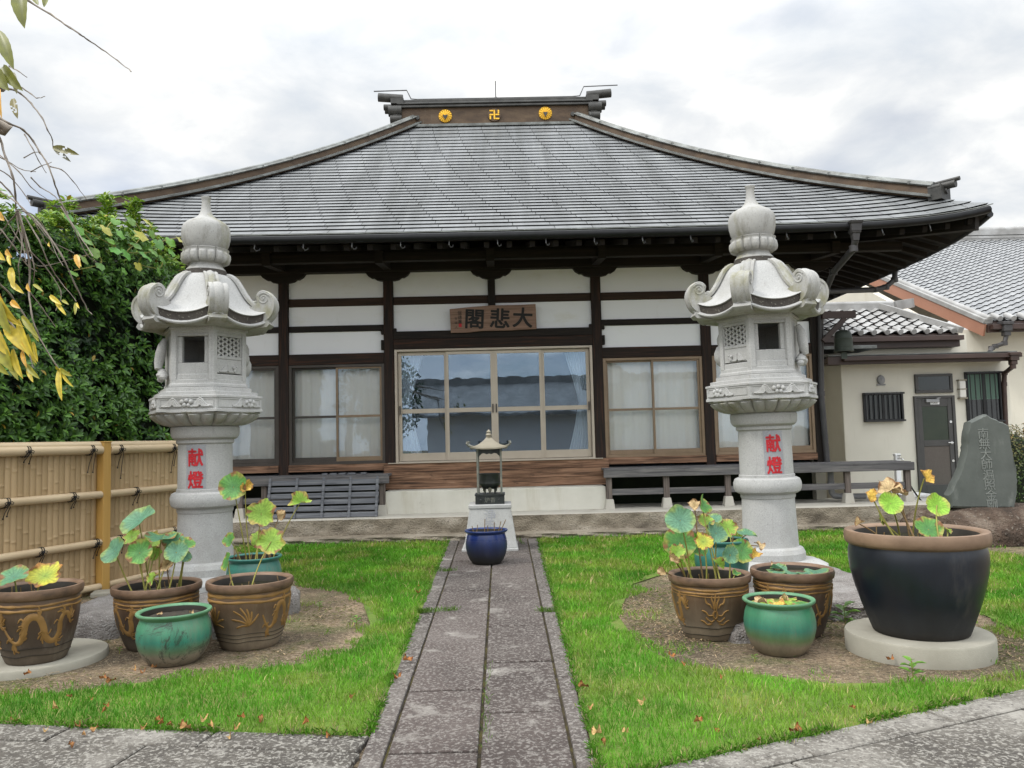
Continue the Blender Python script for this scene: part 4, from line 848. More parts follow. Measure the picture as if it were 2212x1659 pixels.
# bronze bell under the bracket
bl = P(1823, 760, 13.6)
BL = thing('temple_bell', 'small dark bronze temple bell hanging from a bracket at the hall corner', 'bell', (bl.x, 13.6, bl.z))
k_ = 13.6/1725
q = MB(); q.lathe([(.0, 48), (8, 47.5), (14, 45), (17, 40), (18.2, 32), (18.6, 29), (19.2, 28.5), (18.8, 27), (19, 12), (19.6, 11.5), (19.2, 9.5), (19.4, 4), (20.8, 3), (20.8, .5), (19, 0), (16, 0)], 32, cap=(True, False))
q.v = [(a*k_, b*k_, c*k_) for a, b, c in q.v]; q.build('bell_body', 'bronze_bell', BL, 40)
q = MB(); q.tube([(-.03, 0, .37), (-.028, 0, .43), (0, 0, .455), (.028, 0, .43), (.03, 0, .37)], .012, 8); q.tube([(0, 0, .45), (.005, 0, .52), (0, 0, bt.z-bl.z)], .009, 6); q.build('hook', 'iron_hook', BL, 50)
q = MB(); q.tube([(0, 0, .2), (0, 0, -.07)], .006, 6); q.box(-.05, .05, -.012, .012, -.12, .0); q.build('clapper', 'bronze_bell', BL, 0)

# ================================================================== STONE LANTERNS
def smooth_pts(pts, k=5):
    out_ = []; n_ = len(pts)
    for i in range(n_-1):
        p0, p1, p2, p3 = (pts[max(0, i-1)], pts[i], pts[i+1], pts[min(n_-1, i+2)])
        for j in range(k):
            t = j/k; out_.append(tuple(.5*((2*b)+(c-a)*t+(2*a-5*b+4*c-d)*t*t+(-a+3*b-3*c+d)*t**3) for a, b, c, d in zip(p0, p1, p2, p3)))
    return out_+[pts[-1]]
K = .0047; LY = 8.1; LZ = .15
def zl(y): return (1258-y)*K
def zr(y, r_): return zl(967-(967-y)/(1+min(.08, .075*max(0, r_-46)/86)))   # heights read off a near face, brought back to the axis
def zq(y, r_): return zl(967-(967-y)/(1+.00057*r_))
def ze_(y, r_): return zl(967-(967-y)/(1.026+.00024*(r_-46)))
def hexdir(a): return Vector((sin(a), -cos(a), 0))          # angle 0 faces the viewer, positive to +X
def lantern(px, mir, label, tilt=0.0):
    p = P(px, 930, LY)
    T_ = thing('stone_lantern', label, 'stone lantern', (p.x, LY, LZ), 0, 'tall stone lanterns flanking the path'); T_.rotation_euler = (0, R(tilt), 0); T_.scale = (.935, .935, 1)
    # foot with lotus petals
    def pet(n, amp, ph=0): return lambda th, v: 1+amp*(abs(sin((th+ph)*n/2))**.6-.6)
    q = MB(); q.lathe([(118*K, zl(1262)), (122*K, zl(1258)), (120*K, zl(1248)), (104*K, zl(1240)), (82*K, zl(1236))], 96, fn=pet(16, .05)); q.build('foot', 'granite', T_, 40)
    # column
    prof = [(70, 1242), (75, 1236), (75, 1222), (70, 1213), (62, 1209), (61.5, 1207), (61, 1200), (58.5, 1108), (60, 1107), (61, 1104), (61, 1098), (66, 1097), (72, 1093), (75, 1086), (75.5, 1080), (75, 1074), (72, 1067), (66, 1064), (62, 1063.5), (62, 1058), (59.5, 1057), (59, 1010), (58.5, 964), (60, 963), (62.5, 961), (62.5, 954), (66, 953.5), (71, 950), (74, 944), (74.5, 934), (74.5, 929), (73, 927)]
    q = MB(); q.lathe([(r_*K, zl(y)) for r_, y in prof], 64); q.build('column', 'granite', T_, 28)
    # inscription panel: a thin curved shell let into the front of the column
    def shell(u, v): a = (-.37+.74*u); return (59.7*K*sin(a), -59.7*K*cos(a), zl(1061)+(zl(965)-zl(1061))*v)
    q = MB(); q.grid(16, 2, shell); I_ = q.build('inscription', 'panel_gray', T_, 40)
    for ch, y in (('献', 991), ('燈', 1037)):
        o = letters('character', ch, 38*K, 'red_paint', I_, Matrix.Identity(4), .002, 0, .92, .0042)
        for vt in o.data.vertices:
            x, yy, d_ = vt.co; a = x/(60*K); rr_ = 60.0*K+d_+.001; vt.co = (rr_*sin(a), -rr_*cos(a), zl(y)+yy)
    # lotus bowl
    n_ = 12
    def bowl(u, v):
        th = u*2*PI; ph = (u*n_) % 1; lob = abs(sin(ph*2*PI)); grv = 1-min(1, min(ph, 1-ph)/.06)
        prf = [(64, 927), (70, 926), (84, 922), (97, 915), (107, 907), (112, 901), (115, 897), (116, 894.5), (108, 894)]
        s_ = v*(len(prf)-1); i = min(len(prf)-2, int(s_)); f_ = s_-i; r_ = prf[i][0]*(1-f_)+prf[i+1][0]*f_; y = prf[i][1]*(1-f_)+prf[i+1][1]*f_
        inner = max(0, min(1, (v-.12)/.2))*max(0, min(1, (.72-v)/.08))
        r_ += inner*(10*lob**.75-3.5)-grv*4.5*min(1, v*4); 
        if .74 < v < .95: r_ += 5.5*(1-.8*abs(ph*2-1)**2)*sin((v-.74)/.21*PI)
        return (r_*K*sin(th), -r_*K*cos(th), zr(y, r_))
    q = MB(); q.grid(n_*16, 32, bowl, cu=True); q.build('lotus_bowl', 'granite_mossy', T_, 50)
    # hexagonal platform with carved waves
    def hexring(q, prof, cap=True, kk=1.0):
        q.lathe([(r_*K/cos(PI/6)*kk, zr(y, r_)) for r_, y in prof], 6, a0=-PI/2+PI/6, cap=(cap, cap))
    q = MB(); hexring(q, [(104, 894), (113, 894), (113, 888.5), (111, 888), (111, 864), (113, 863.5), (113, 859), (103, 858), (103, 851.5), (91, 850.5), (91, 843), (80, 842)])
    PL = q.build('platform', 'granite', T_, 20)
    ap = 111*K
    for kf in range(6):
        a = kf*PI/3; n_v = hexdir(a); tv = Vector((cos(a), sin(a), 0)); hwid = 111*K*math.tan(PI/6)
        def pt(u, v, o_): return n_v*(ap+o_)+tv*u+Vector((0, 0, v))
        zc_ = zr(876, 111); q = MB(); e_ = hwid-.030
        for (za, zb_) in ((zr(884.5, 111), zr(883.5, 111)), (zr(867, 111), zr(866, 111))): q.obox(pt(0, (za+zb_)/2, .002), tv*e_, n_v*.004, Vector((0, 0, .004)))
        for u in (-e_, e_): q.obox(pt(u, zc_, .002), tv*.004, n_v*.004, Vector((0, 0, .043)))
        flip = 1 if kf % 2 == 0 else -1
        for (cx_, sg) in ((-.14, 1), (.14, -1)) if kf % 2 == 0 else ((-.02*flip*mir, 1), (-.16*mir*flip, 1)):
            for j in range(5):
                w_ = .115-.02*j; h_ = .074-.013*j
                pts = [pt(cx_+w_*(t_/8), zr(884, 111)+.004+h_*math.exp(-((t_)/3.3)**2)+(.004 if j == 0 else 0), .006+.002*j) for t_ in range(-8, 9)]
                q.tube(pts, .009, 5)
        bc_ = 0 if kf % 2 == 0 else .13*mir
        for (du, dv, r_) in ((-.045, .012, .025), (.0, .024, .022), (.046, .012, .025), (-.02, -.018, .024), (.024, -.02, .022)): q.ball(tuple(pt(bc_+du, zc_+dv, .006)), r_, 10)
        q.build('wave_relief', 'granite', PL, 40)
    # corner lumps of the platform sides (carved foam)
    # fire box
    FB_ = MB(); hexring(FB_, [(83, 842), (83, 835), (80.5, 834.5), (80.5, 826)]); hexring(FB_, [(80.5, 726), (80.5, 719), (84, 718.5), (84, 711)])
    Rv = 81*K/cos(PI/6)
    zb_, zt_ = zr(827, 81), zr(725, 81)
    for kf in range(6):
        a = kf*PI/3+PI/6; V0 = hexdir(a)*Rv; n1_, n2_v = hexdir(a-PI/6), hexdir(a+PI/6); e1 = -Vector((cos(a-PI/6), sin(a-PI/6), 0)); e2 = Vector((cos(a+PI/6), sin(a+PI/6), 0))
        pg = [V0+e1*.055, V0+e1*.008, V0+e2*.008, V0+e2*.055, V0+e2*.055-n2_v*.05, V0-hexdir(a)*.058, V0+e1*.055-n1_*.05]; FB_.prism([(p_.x, p_.y) for p_ in pg], (0, 0, zb_-.004), (1, 0, 0), (0, 1, 0), (0, 0, zt_-zb_+.008))
    hwid = Rv/2; parts = []
    for kf in range(6):
        a = kf*PI/3; n_v = hexdir(a); tv = Vector((cos(a), sin(a), 0)); A_ = 81*K
        def bx(u0, u1, v0, v1, o0, o1): FB_.obox(n_v*(A_+(o0+o1)/2)+tv*((u0+u1)/2)+Vector((0, 0, (v0+v1)/2)), tv*((u1-u0)/2), n_v*((o1-o0)/2), Vector((0, 0, (v1-v0)/2)))
        zlow, zmid_, zt2_ = zr(812, 81), zr(779, 81), zr(733, 81)
        e_ = hwid-.04
        if kf == 0:      # open window
            zw_ = zr(790, 81); bx(-e_, e_, zb_, zw_, -.06, -.022); bx(-e_, e_, zt2_, zt_, -.06, -.012); bx(-e_, -.115, zw_, zt2_, -.09, -.03); bx(.115, e_, zw_, zt2_, -.09, -.03)
            bx(-e_, e_, zb_, zlow-.01, -.03, -.010); bx(-e_-.0, -e_+.022, zlow, zt2_, -.03, -.012); bx(e_-.022, e_, zlow, zt2_, -.03, -.012); bx(-e_, e_, zt2_-.0, zt2_+.02, -.03, -.008)
        elif kf == (1 if mir > 0 else 5):   # lattice
            bx(-e_, e_, zb_, zlow-.01, -.05, -.010); bx(-e_, e_, zlow, zmid_-.012, -.05, -.018); bx(-e_, e_, zt2_+.003, zt_, -.05, -.012); bx(-e_, e_, zmid_-.012, zmid_+.02, -.05, -.014); bx(-e_, -e_+.03, zmid_+.02, zt2_, -.05, -.016); bx(e_-.03, e_, zmid_+.02, zt2_, -.05, -.016)
            q = MB(); u0, u1, v0, v1 = -e_+.03, e_-.03, zmid_+.02, zt2_; nc, nr = 3, 4; du = (u1-u0)/nc; dv = (v1-v0)/nr
            O_ = n_v*(A_-.045)
            def lens(p0, p1):
                p0 = Vector(p0); p1 = Vector(p1); d = p1-p0; nn_ = Vector((-d.y, d.x))
                return [tuple(p0+d*t_+nn_*s_*.20*sin(PI*t_)) for s_, ts in ((1, (0, .2, .4, .6, .8)), (-1, (1, .8, .6, .4, .2))) for t_ in ts]
            for i in range(nc):
                for j in range(nr):
                    for (pa, pb) in (((u0+i*du, v0+j*dv), (u0+(i+.5)*du, v0+(j+.5)*dv)), ((u0+(i+.5)*du, v0+(j+.5)*dv), (u0+(i+1)*du, v0+(j+1)*dv)), ((u0+(i+1)*du, v0+j*dv), (u0+(i+.5)*du, v0+(j+.5)*dv)), ((u0+(i+.5)*du, v0+(j+.5)*dv), (u0+i*du, v0+(j+1)*dv))):
                        q.prism(lens(pa, pb), O_, tv, (0, 0, 1), n_v*.022)
            parts.append(('lattice', q))
            q = MB()     # wave and balls below
            for j in range(6):
                pts = [n_v*(A_-.014+.002*j)+tv*(mir*(-.03)+(.10-.014*j)*(t_/8))+Vector((0, 0, zlow+.012+(.075-.011*j)*math.exp(-(t_/4.2)**2))) for t_ in range(-8, 9)]; q.tube(pts, .006, 5)
            for du_, dv_, r_ in ((.06, .06, .02), (.085, .045, .017), (.07, .028, .02), (.095, .07, .014)): q.ball(tuple(n_v*(A_-.012)+tv*mir*du_+Vector((0, 0, zlow+dv_))), r_, 10)
            parts.append(('wave_relief', q))
        elif kf == (5 if mir > 0 else 1) or kf == (2 if mir > 0 else 4):   # carved figure in high relief
            bx(-hwid+.02, hwid-.02, zb_, zt_, -.05, -.005)
            q = MB()
            if kf in (1, 5):
                pts = [n_v*(A_+o_)+tv*u+Vector((0, 0, zr(y, 85))) for u, y, o_ in ((0, 735, .03), (.02, 748, .055), (.0, 765, .07), (-.02, 785, .085), (0, 800, .095))]; q.tube(pts, [.028, .045, .055, .05, .035], 10)
                for u, y, r_ in ((-.05, 812, .055), (.04, 814, .06), (0, 806, .05), (.09, 818, .04), (-.09, 820, .04)): q.ball(tuple(n_v*(A_+.055)+tv*u+Vector((0, 0, zr(y, 85)))), r_, 9, (1, 1, .8))
            else:
                for u, y, r_ in ((0, 755, .11), (.03, 790, .14), (-.06, 775, .10)): q.ball(tuple(n_v*(A_-.03)+tv*u+Vector((0, 0, zr(y, 85)))), r_, 14)
            parts.append(('carving', q))
        else: bx(-hwid+.02, hwid-.02, zb_, zt_, -.05, -.005)
    FB = FB_.build('fire_box', 'granite', T_, 0, recalc=True); bevel(FB, .005, 1)
    for nm, q in parts: q.build(nm, 'granite', FB, 40)
    # hexagonal roof with curling corners
    apx = 132
    FD = smooth_pts([(0, 0), (.10, .035), (.23, .16), (.44, .55), (.60, .77), (.80, .93), (1, 1)], 4); FDX = [a_[0] for a_ in FD]; FDY = [a_[1] for a_ in FD]
    def fdrop(t): return float(np.interp(t, FDX, FDY))
    def rs(t): return (46+(apx-46)*t)
    def roofp(kf, s_, t, dz=0, dr=0):
        a0_ = kf*PI/3; a = s_*PI/6; r_ = (rs(t)+dr)/cos(a); lf = 24*abs(s_)**2.2*t**2.2
        y = 591+92*fdrop(t)-lf+dz-5*(1-abs(s_))*sin(PI*t)*0; d = hexdir(a0_+a)
        return (d.x*r_*K, d.y*r_*K, ze_(y, r_))
    q = MB()
    for kf in range(6):
        q.k = 0; q.grid(14, 18, lambda u, v: roofp(kf, 2*u-1, v))
        def edge(u, v):
            prf = [(0, 0), (1.5, 1.5), (-2, 3), (-3, 20), (1, 21), (2, 24), (0, 27), (-8, 28)]
            i = min(len(prf)-1, int(round(v*(len(prf)-1)))); dr, dz = prf[i]; return roofp(kf, 2*u-1, 1, dz, dr)
        q.k = 0; o1 = len(q.f); q.grid(14, 7, edge)
        for fi in range(o1, len(q.f)):
            if (fi-o1)//14 == 2: q.mi[fi] = 1
        def under(u, v):
            s_ = 2*u-1; p0 = Vector(roofp(kf, s_, 1, 27, -8)); d = hexdir(kf*PI/3+s_*PI/6); p1 = d*(86*K/cos(s_*PI/6)); p1.z = ze_(712, 86); return tuple(p0.lerp(p1, v)+Vector((0, 0, -.02*sin(v*PI)*abs(s_))))
        q.k = 2; q.grid(14, 5, under)
    q.f = [list(reversed(f_)) for f_ in q.f]
    q.k = 0; q.lathe([(30*K, zq(600, 30)), (48*K, zq(595, 48)), (46*K, zq(592, 46))], 48)
    RF_ = q.build('roof', ['granite', 'granite_dark', 'granite_mossy'], T_, 38)
    for kf in range(6):
        a = kf*PI/3+PI/6; d = hexdir(a); tv = Vector((cos(a), sin(a), 0))
        def sweep(q, path, hw, prof):
            k_ = len(prof); vs = []
            for i, (r_, y) in enumerate(path):
                a_ = path[max(0, i-1)]; b_ = path[min(len(path)-1, i+1)]; dr = b_[0]-a_[0]; dy = -(b_[1]-a_[1]); l_ = math.hypot(dr, dy); nr, ny = -dy/l_, dr/l_
                for (u, o_) in prof: vs.append(d*((r_+nr*o_)*K)+tv*(u*hw*K)+Vector((0, 0, ze_(y, r_)+ny*o_*K)))
            q.add(vs, [(i*k_+j, i*k_+(j+1) % k_, (i+1)*k_+(j+1) % k_, (i+1)*k_+j) for i in range(len(path)-1) for j in range(k_)]+[tuple(range(k_)), tuple((len(path)-1)*k_+j for j in range(k_-1, -1, -1))])
        pr3 = [(-1, 0), (-1, 2), (-.9, 4), (-.62, 3.5), (-.5, 1.8), (-.4, 4.5), (-.2, 6.5), (0, 7), (.2, 6.5), (.4, 4.5), (.5, 1.8), (.62, 3.5), (.9, 4), (1, 2), (1, 0), (1, -5), (-1, -5)]
        q = MB()
        rib = []
        for i in range(15): t = i/14*.92; rr_ = (46+(apx-46)*t)/cos(PI/6); rib.append((rr_, 591+92*fdrop(t)-24*t**2.2-.5))
        sweep(q, rib, 15, [(-1, 0), (-1, 1.5), (-.85, 2.5), (-.6, 2), (-.5, 1), (-.4, 3), (0, 5), (.4, 3), (.5, 1), (.6, 2), (.85, 2.5), (1, 1.5), (1, 0), (1, -4), (-1, -4)])
        path = [(112, 697), (128, 695), (141, 690), (151, 682), (158, 671), (162, 658), (162, 646), (158, 635), (151, 628), (143, 624), (135, 624), (128, 628), (124, 634)]
        path = [(r_-.5, y) for r_, y in path]
        outer = path[:13]; sp = smooth_pts(outer, 2)
        sweep(q, sp, 20, [(u, -o_*.62) for u, o_ in pr3])
        pg = [(r_-2.5 if i > 3 else r_, y) for i, (r_, y) in enumerate(outer)]+[(123, 641), (125, 649), (121, 655), (104, 662), (100, 680), (100, 694)]
        q.prism([(r_*K, ze_(y, r_)) for r_, y in pg], tv*(-18.5*K), d, (0, 0, 1), tv*(37*K))
        for s_ in (-1, 1):
            spi = [(138.5+(14-11*i/30)*cos(-.6-i*.36), 640+(14-11*i/30)*sin(-.6-i*.36)) for i in range(31)]
            q.tube([d*(r_*K)+tv*(s_*18.5*K)+Vector((0, 0, ze_(y, r_))) for r_, y in spi], [.010-.004*i/30 for i in range(31)], 6)
            c_ = d*(138.5*K)+tv*(s_*18.5*K)+Vector((0, 0, ze_(640, 138.5))); q.ball(tuple(c_), .014, 8)
        # block filling between scroll and roof corner
        q.prism([(r_*K, ze_(y, r_)) for r_, y in [(96, 696), (128, 696), (147, 688), (152, 697), (146, 704), (110, 710), (94, 710)]], tv*(-19*K), d, (0, 0, 1), tv*(38*K))
        q.build('scroll', 'granite_mossy', RF_, 42, recalc=True)
    # finial: neck, lotus cup, onion with spout
    q = MB(); n2_ = 8
    q.k = 1; q.lathe([(47*K, zq(593, 47)), (45.5*K, zq(580, 45))], 40); q.k = 0
    q.lathe([(r_*K, zq(y, r_)) for r_, y in ((44.5, 580), (43.5, 577.5), (41, 575.5), (37, 571), (36, 566), (38, 560))], 40)
    def cup(u, v):
        th = u*2*PI; ph = (u*n2_) % 1; lob = abs(sin(ph*2*PI)); grv = 1-min(1, min(ph, 1-ph)/.07)
        prf = [(36, 566), (44, 563), (50, 557), (52, 550), (51.5, 543), (50, 537), (51, 533), (52, 531), (46, 530.5)]
        s_ = v*8; i = min(7, int(s_)); f_ = s_-i; r_ = prf[i][0]*(1-f_)+prf[i+1][0]*f_; y = prf[i][1]*(1-f_)+prf[i+1][1]*f_
        r_ += max(0, min(1, v/.15))*max(0, min(1, (.62-v)/.08))*(6*lob**.75-2.4)-grv*3.2*(1 if v < .9 else 0)
        return (r_*K*sin(th), -r_*K*cos(th), zq(y, r_))
    q.grid(n2_*14, 26, cup, cu=True)
    q.lathe([(r_*K, zq(y, max(0, min(46, (y-480)*.9)))) for r_, y in ((41, 535), (45.5, 530), (50, 521.5), (53, 511), (53.5, 500), (52.5, 492.5), (49.5, 487), (43.5, 482.5), (36, 479), (26, 474), (18.5, 468.5), (14, 462), (11, 453), (10, 446), (9.3, 436), (9.8, 430), (11.5, 427.5), (11.5, 425), (9, 424))], 48, fn=lambda th, v: 1+.012*sin(2*th+1)+.008*sin(3*th))
    q.build('finial', ['granite_mossy', 'granite_dark'], T_, 45)
    return T_
lantern(444, 1, 'tall pale stone lantern beside the bamboo fence, lattice on its right face')
lantern(1654, -1, 'tall pale stone lantern beside the huge black urn, lattice on its left face', -.7)
# rough plinth blocks under the lanterns
def plinth(name, label, pts, h, seed):
    rr = random.Random(seed); q = MB(); n_ = len(pts); rows = 5; vs = []; fine = []
    for i in range(n_):
        a = Vector(pts[i]); b_ = Vector(pts[(i+1) % n_]); k_ = max(2, int((b_-a).length/.09))
        fine += [a.lerp(b_, j/k_) for j in range(k_)]
    N_ = len(fine); cen = sum(fine, Vector((0, 0)))/N_
    for j in range(rows+1):
        for i, p in enumerate(fine):
            o_ = (p-cen).normalized()*(rr.uniform(-.02, .02)+(-.02 if j == rows else .0)); vs.append((p.x+o_.x, p.y+o_.y, -.02+(h+.02)*j/rows+(rr.uniform(-.006, .006) if j else 0)))
    fs = [(j*N_+i, j*N_+(i+1) % N_, (j+1)*N_+(i+1) % N_, (j+1)*N_+i) for j in range(rows) for i in range(N_)]+[tuple(rows*N_+i for i in range(N_))]
    q.add(vs, fs); return tag(q.build(name, 'rough_stone', smooth=30), label, 'plinth', 'rough plinths under the lanterns')
plinth('stone_plinth', 'low rough stone plinth under the lantern by the bamboo fence', [(-3.75, 6.85), (-2.95, 6.72), (-2.08, 7.02), (-1.98, 7.5), (-2.45, 8.7), (-2.9, 9.2), (-3.75, 9.2)], LZ, 3)
plinth('stone_plinth', 'low rough stone plinth under the lantern by the black urn', [(1.73, 7.0), (2.05, 6.5), (2.86, 6.36), (3.3, 7.1), (3.3, 8.7), (2.3, 8.9), (2.0, 8.4), (1.72, 7.6)], LZ, 5)

# ================================================================== POTS
def ribbon(q, prof_at, pts, w_):
    """raised brush stroke on a pot wall: pts of (angle, height 0..1), angle 0 towards -Y"""
    pts = [(a, h) for a, h in pts]; n_ = len(pts); L_ = []; 
    for i, (a, h) in enumerate(pts):
        a0_, h0 = pts[max(0, i-1)]; a1_, h1 = pts[min(n_-1, i+1)]; r_, H = prof_at(h)
        dx = (a1_-a0_)*r_; dz = (h1-h0)*H; l_ = math.hypot(dx, dz) or 1e-6; ww = w_[i] if isinstance(w_, list) else w_*min(1, .35+1.3*sin(PI*(i+.3)/(n_-.4)))
        for s_ in (1, .5, -.5, -1): 
            aa = a-dz/l_*ww*s_/r_; hh = h+dx/l_*ww*s_/H; rr_, _ = prof_at(max(.02, min(.98, hh))); rr_ += .0045 if abs(s_) < 1 else -.002
            L_.append((rr_*sin(aa), -rr_*cos(aa), hh*H))
    q.add(L_, [(i*4+j, i*4+j+1, (i+1)*4+j+1, (i+1)*4+j) for i in range(n_-1) for j in range(3)])
BODY = {
 'brown': [(.62, 0), (.65, .02), (.72, .12), (.80, .28), (.87, .45), (.91, .60), (.925, .72), (.925, .80), (.915, .86)],
 'green': [(.60, 0), (.66, .03), (.80, .14), (.92, .30), (.98, .47), (.985, .60), (.95, .74), (.90, .83), (.87, .88)],
 'black': [(.63, 0), (.66, .015), (.72, .12), (.80, .27), (.88, .44), (.935, .60), (.955, .72), (.95, .80), (.93, .86)],
 'blue': [(.62, 0), (.68, .03), (.80, .14), (.90, .30), (.955, .46), (.96, .60), (.93, .74), (.89, .84), (.865, .89)]}
POTS = {}
def pot(key, kind, label, px, base_y, rim_hw, rimfront_y, mats, z0=0.0, Yc=None, fill='water', fl=.80, cat='pot', name='glazed_pot', group=None, rz=0, baseR=None):
    body = BODY[kind]
    if Yc is None:
        Yf = G(px, base_y, z0).y; Yc = Yf
        for _ in range(4): r_ = rim_hw*Yc/FPX*cos(math.atan((px-1084)/FPX)); Yc = Yf+r_*(baseR or body[0][0])
    r_ = rim_hw*Yc/FPX*cos(math.atan((px-1084)/FPX)); H = P(px, rimfront_y, Yc-r_).z-z0; X = P(px, (base_y+rimfront_y)/2, Yc).x
    T_ = thing(name, label, cat, (X, Yc, z0), rz, group)
    sc_ = (baseR/body[0][0]) if baseR else 1
    q = MB(); rr = random.Random(px); ph = rr.uniform(0, 6); wob = lambda th, v: 1+.006*sin(2*th+ph)+.004*sin(3*th+2*ph)
    pr = [(a*(1+(sc_-1)*max(0, 1-b/.5)), b) for a, b in body]
    for i in range(0): pass
    fine = []
    for i in range(len(pr)-1):
        for f_ in (0, .5): fine.append((pr[i][0]*(1-f_)+pr[i+1][0]*f_, pr[i][1]*(1-f_)+pr[i+1][1]*f_))
    fine.append(pr[-1])
    q.lathe([(a*r_, b*H) for a, b in fine], 64, fn=wob, cap=(True, False))
    nv = 64; q.attr = [v[2]/H for v in q.v]
    B_ = q.build('body', mats[0], T_, 60, attr='hz')
    top = pr[-1][0]
    if kind == 'brown': lip = [(top-.002, .855), (top+.03, .865), (.985, .885), (1.0, .93), (1.0, .965), (.985, .995), (.95, 1.0), (.88, .985), (.845, .96), (.84, .80), (.83, .62)]
    elif kind == 'black': lip = [(top-.002, .855), (top+.04, .87), (.99, .885), (1.0, .92), (1.0, .97), (.985, .995), (.95, 1.0), (.88, .99), (.85, .97), (.84, .82), (.83, .6)]
    else: lip = [(top-.002, .878), (top+.03, .905), (.97, .94), (1.0, .965), (1.0, .985), (.985, 1.0), (.93, .998), (.88, .985), (.865, .96), (.87, .80), (.87, .62)]
    q = MB(); q.lathe([(a*r_, b*H) for a, b in lip], 64, fn=wob, cap=(False, False)); q.mi = [0]*len(q.mi)
    for fi in range(len(q.f)):
        if fi//64 >= 8: q.mi[fi] = 1
    q.build('rim', [mats[1], 'pot_inner'], T_, 50)
    fz = fl
    q = MB(); rrg = random.Random(px+1)
    q.grid(48, 8, lambda u, v: ((v*.845*r_)*cos(2*PI*u), (v*.845*r_)*sin(2*PI*u), fz*H+(rrg.uniform(-.006, .006) if fill != 'water' else rrg.uniform(-.0006, .0006))), cu=True); q.build(fill if fill != 'algae' else 'green_water', {'water': 'water', 'mud': 'mud', 'algae': 'algae'}[fill], T_, 60)
    def prof_at(h):
        for (a, b), (c, d) in zip(pr, pr[1:]):
            if b <= h <= d: return (a+(c-a)*(h-b)/(d-b))*r_, H
        return pr[-1][0]*r_, H
    POTS[key] = (T_, X, Yc, r_, H, z0, fz); return T_, B_, prof_at
def bands(B_, pa, hs, mat='ochre', parent=None):
    q = MB()
    for h, w_ in hs:
        n_ = 90; ph = random.uniform(0, 6)
        pts = [(2*PI*i/n_, h+.006*sin(3*2*PI*i/n_+ph)+.004*sin(7*2*PI*i/n_)) for i in range(n_+1)]; ribbon(q, pa, pts, [w_*(1+.25*sin(i*.9+ph)) for i in range(n_+1)])
    q.build('painted_band', mat, B_, 60)
def dragon(B_, pa, a0_, s_=1.0, h0=.42):
    q = MB()
    bd = smooth_pts([(-1.15, .12), (-1.0, -.02), (-.82, -.12), (-.60, -.10), (-.46, .04), (-.38, .20), (-.20, .28), (.02, .25), (.15, .12), (.22, -.03), (.38, -.12), (.58, -.12), (.70, .0), (.70, .14), (.78, .25), (.95, .27), (1.05, .18)])
    n_ = len(bd); ribbon(q, pa, [(a0_+a*s_, h0+h*.85) for a, h in bd], [.006+.019*min(1, i/n_*3)*(1 if i < n_*.8 else .8) for i in range(n_)])
    for fan, ang0, n2_ in (((1.04, .20), .3, 7), ((-.42, .10), -2.9, 4), ((.0, .26), 1.5, 3), ((.20, .02), -2.5, 4), ((.62, -.10), -.5, 5), ((-.80, -.12), -1.8, 4), ((-.55, -.06), .5, 3), ((.80, .24), 2.0, 4)):
        for j in range(n2_):
            g_ = ang0+(j-n2_/2)*.42; l_ = .20+.05*(j % 2)
            ribbon(q, pa, smooth_pts([(a0_+s_*fan[0], h0+fan[1]*.85), (a0_+s_*(fan[0]+cos(g_)*l_*.5), h0+fan[1]*.85+sin(g_)*l_*.38), (a0_+s_*(fan[0]+cos(g_+.35)*l_), h0+fan[1]*.85+sin(g_+.35)*l_*.62)], 4), .0065)
    for cx_, hh_ in ((.25, .02), (-.5, .22), (.6, .16), (-1.0, -.05)):
        ribbon(q, pa, smooth_pts([(a0_+s_*(cx_-.12), h0+hh_-.05), (a0_+s_*(cx_-.03), h0+hh_), (a0_+s_*(cx_+.08), h0+hh_-.03), (a0_+s_*(cx_+.16), h0+hh_+.03)], 4), .006)
    q.build('dragon_relief', 'ochre', B_, 60)
def fern(B_, pa, a0_, h0, k_=1):
    q = MB()
    for g_, l_ in ((2.75, .40), (2.35, .42), (1.95, .36), (1.55, .30), (1.15, .26), (3.15, .30), (.6, .30)):
        ribbon(q, pa, smooth_pts([(a0_, h0), (a0_+k_*cos(g_)*l_*.55, h0+sin(g_)*l_*.45), (a0_+k_*cos(g_+.18*k_)*l_*1.1, h0+sin(g_+.1)*l_*.85)], 5), .009)
    q.build('leaf_relief', 'ochre', B_, 60)
def sprout(B_, pa, a0_, h0):
    q = MB()
    for s_ in (-1, 1):
        for (pts) in (((.03, .10), (.05, .22), (.10, .30), (.09, .36)), ((.09, .14), (.15, .20), (.24, .23), (.28, .32)), ((.05, .02), (.20, .01), (.28, .07), (.40, .10)), ((.03, -.06), (.12, -.10), (.22, -.07), (.30, -.02)), ((.10, -.13), (.25, -.15), (.36, -.10), (.46, -.08))):
            ribbon(q, pa, smooth_pts([(a0_+s_*a*.9, h0+b*.9) for a, b in pts], 5), .0065)
    ribbon(q, pa, smooth_pts([(a0_, h0+.12), (a0_-.01, h0+.24), (a0_+.02, h0+.36)], 5), .006)
    ribbon(q, pa, [(a0_+.055*cos(t_*.5), h0+.02+.06*sin(t_*.5)) for t_ in range(14)], [.007]*14)
    q.build('flower_relief', 'ochre', B_, 60)
def scratch(B_, pa, h):
    q = MB()
    for hh in h: ribbon(q, pa, [(2*PI*i/60, hh+.012*sin(i*.5)+.01*sin(i*.23)) for i in range(61)], [.0022]*61)
    q.build('incised_line', 'pot_inner', B_, 60)
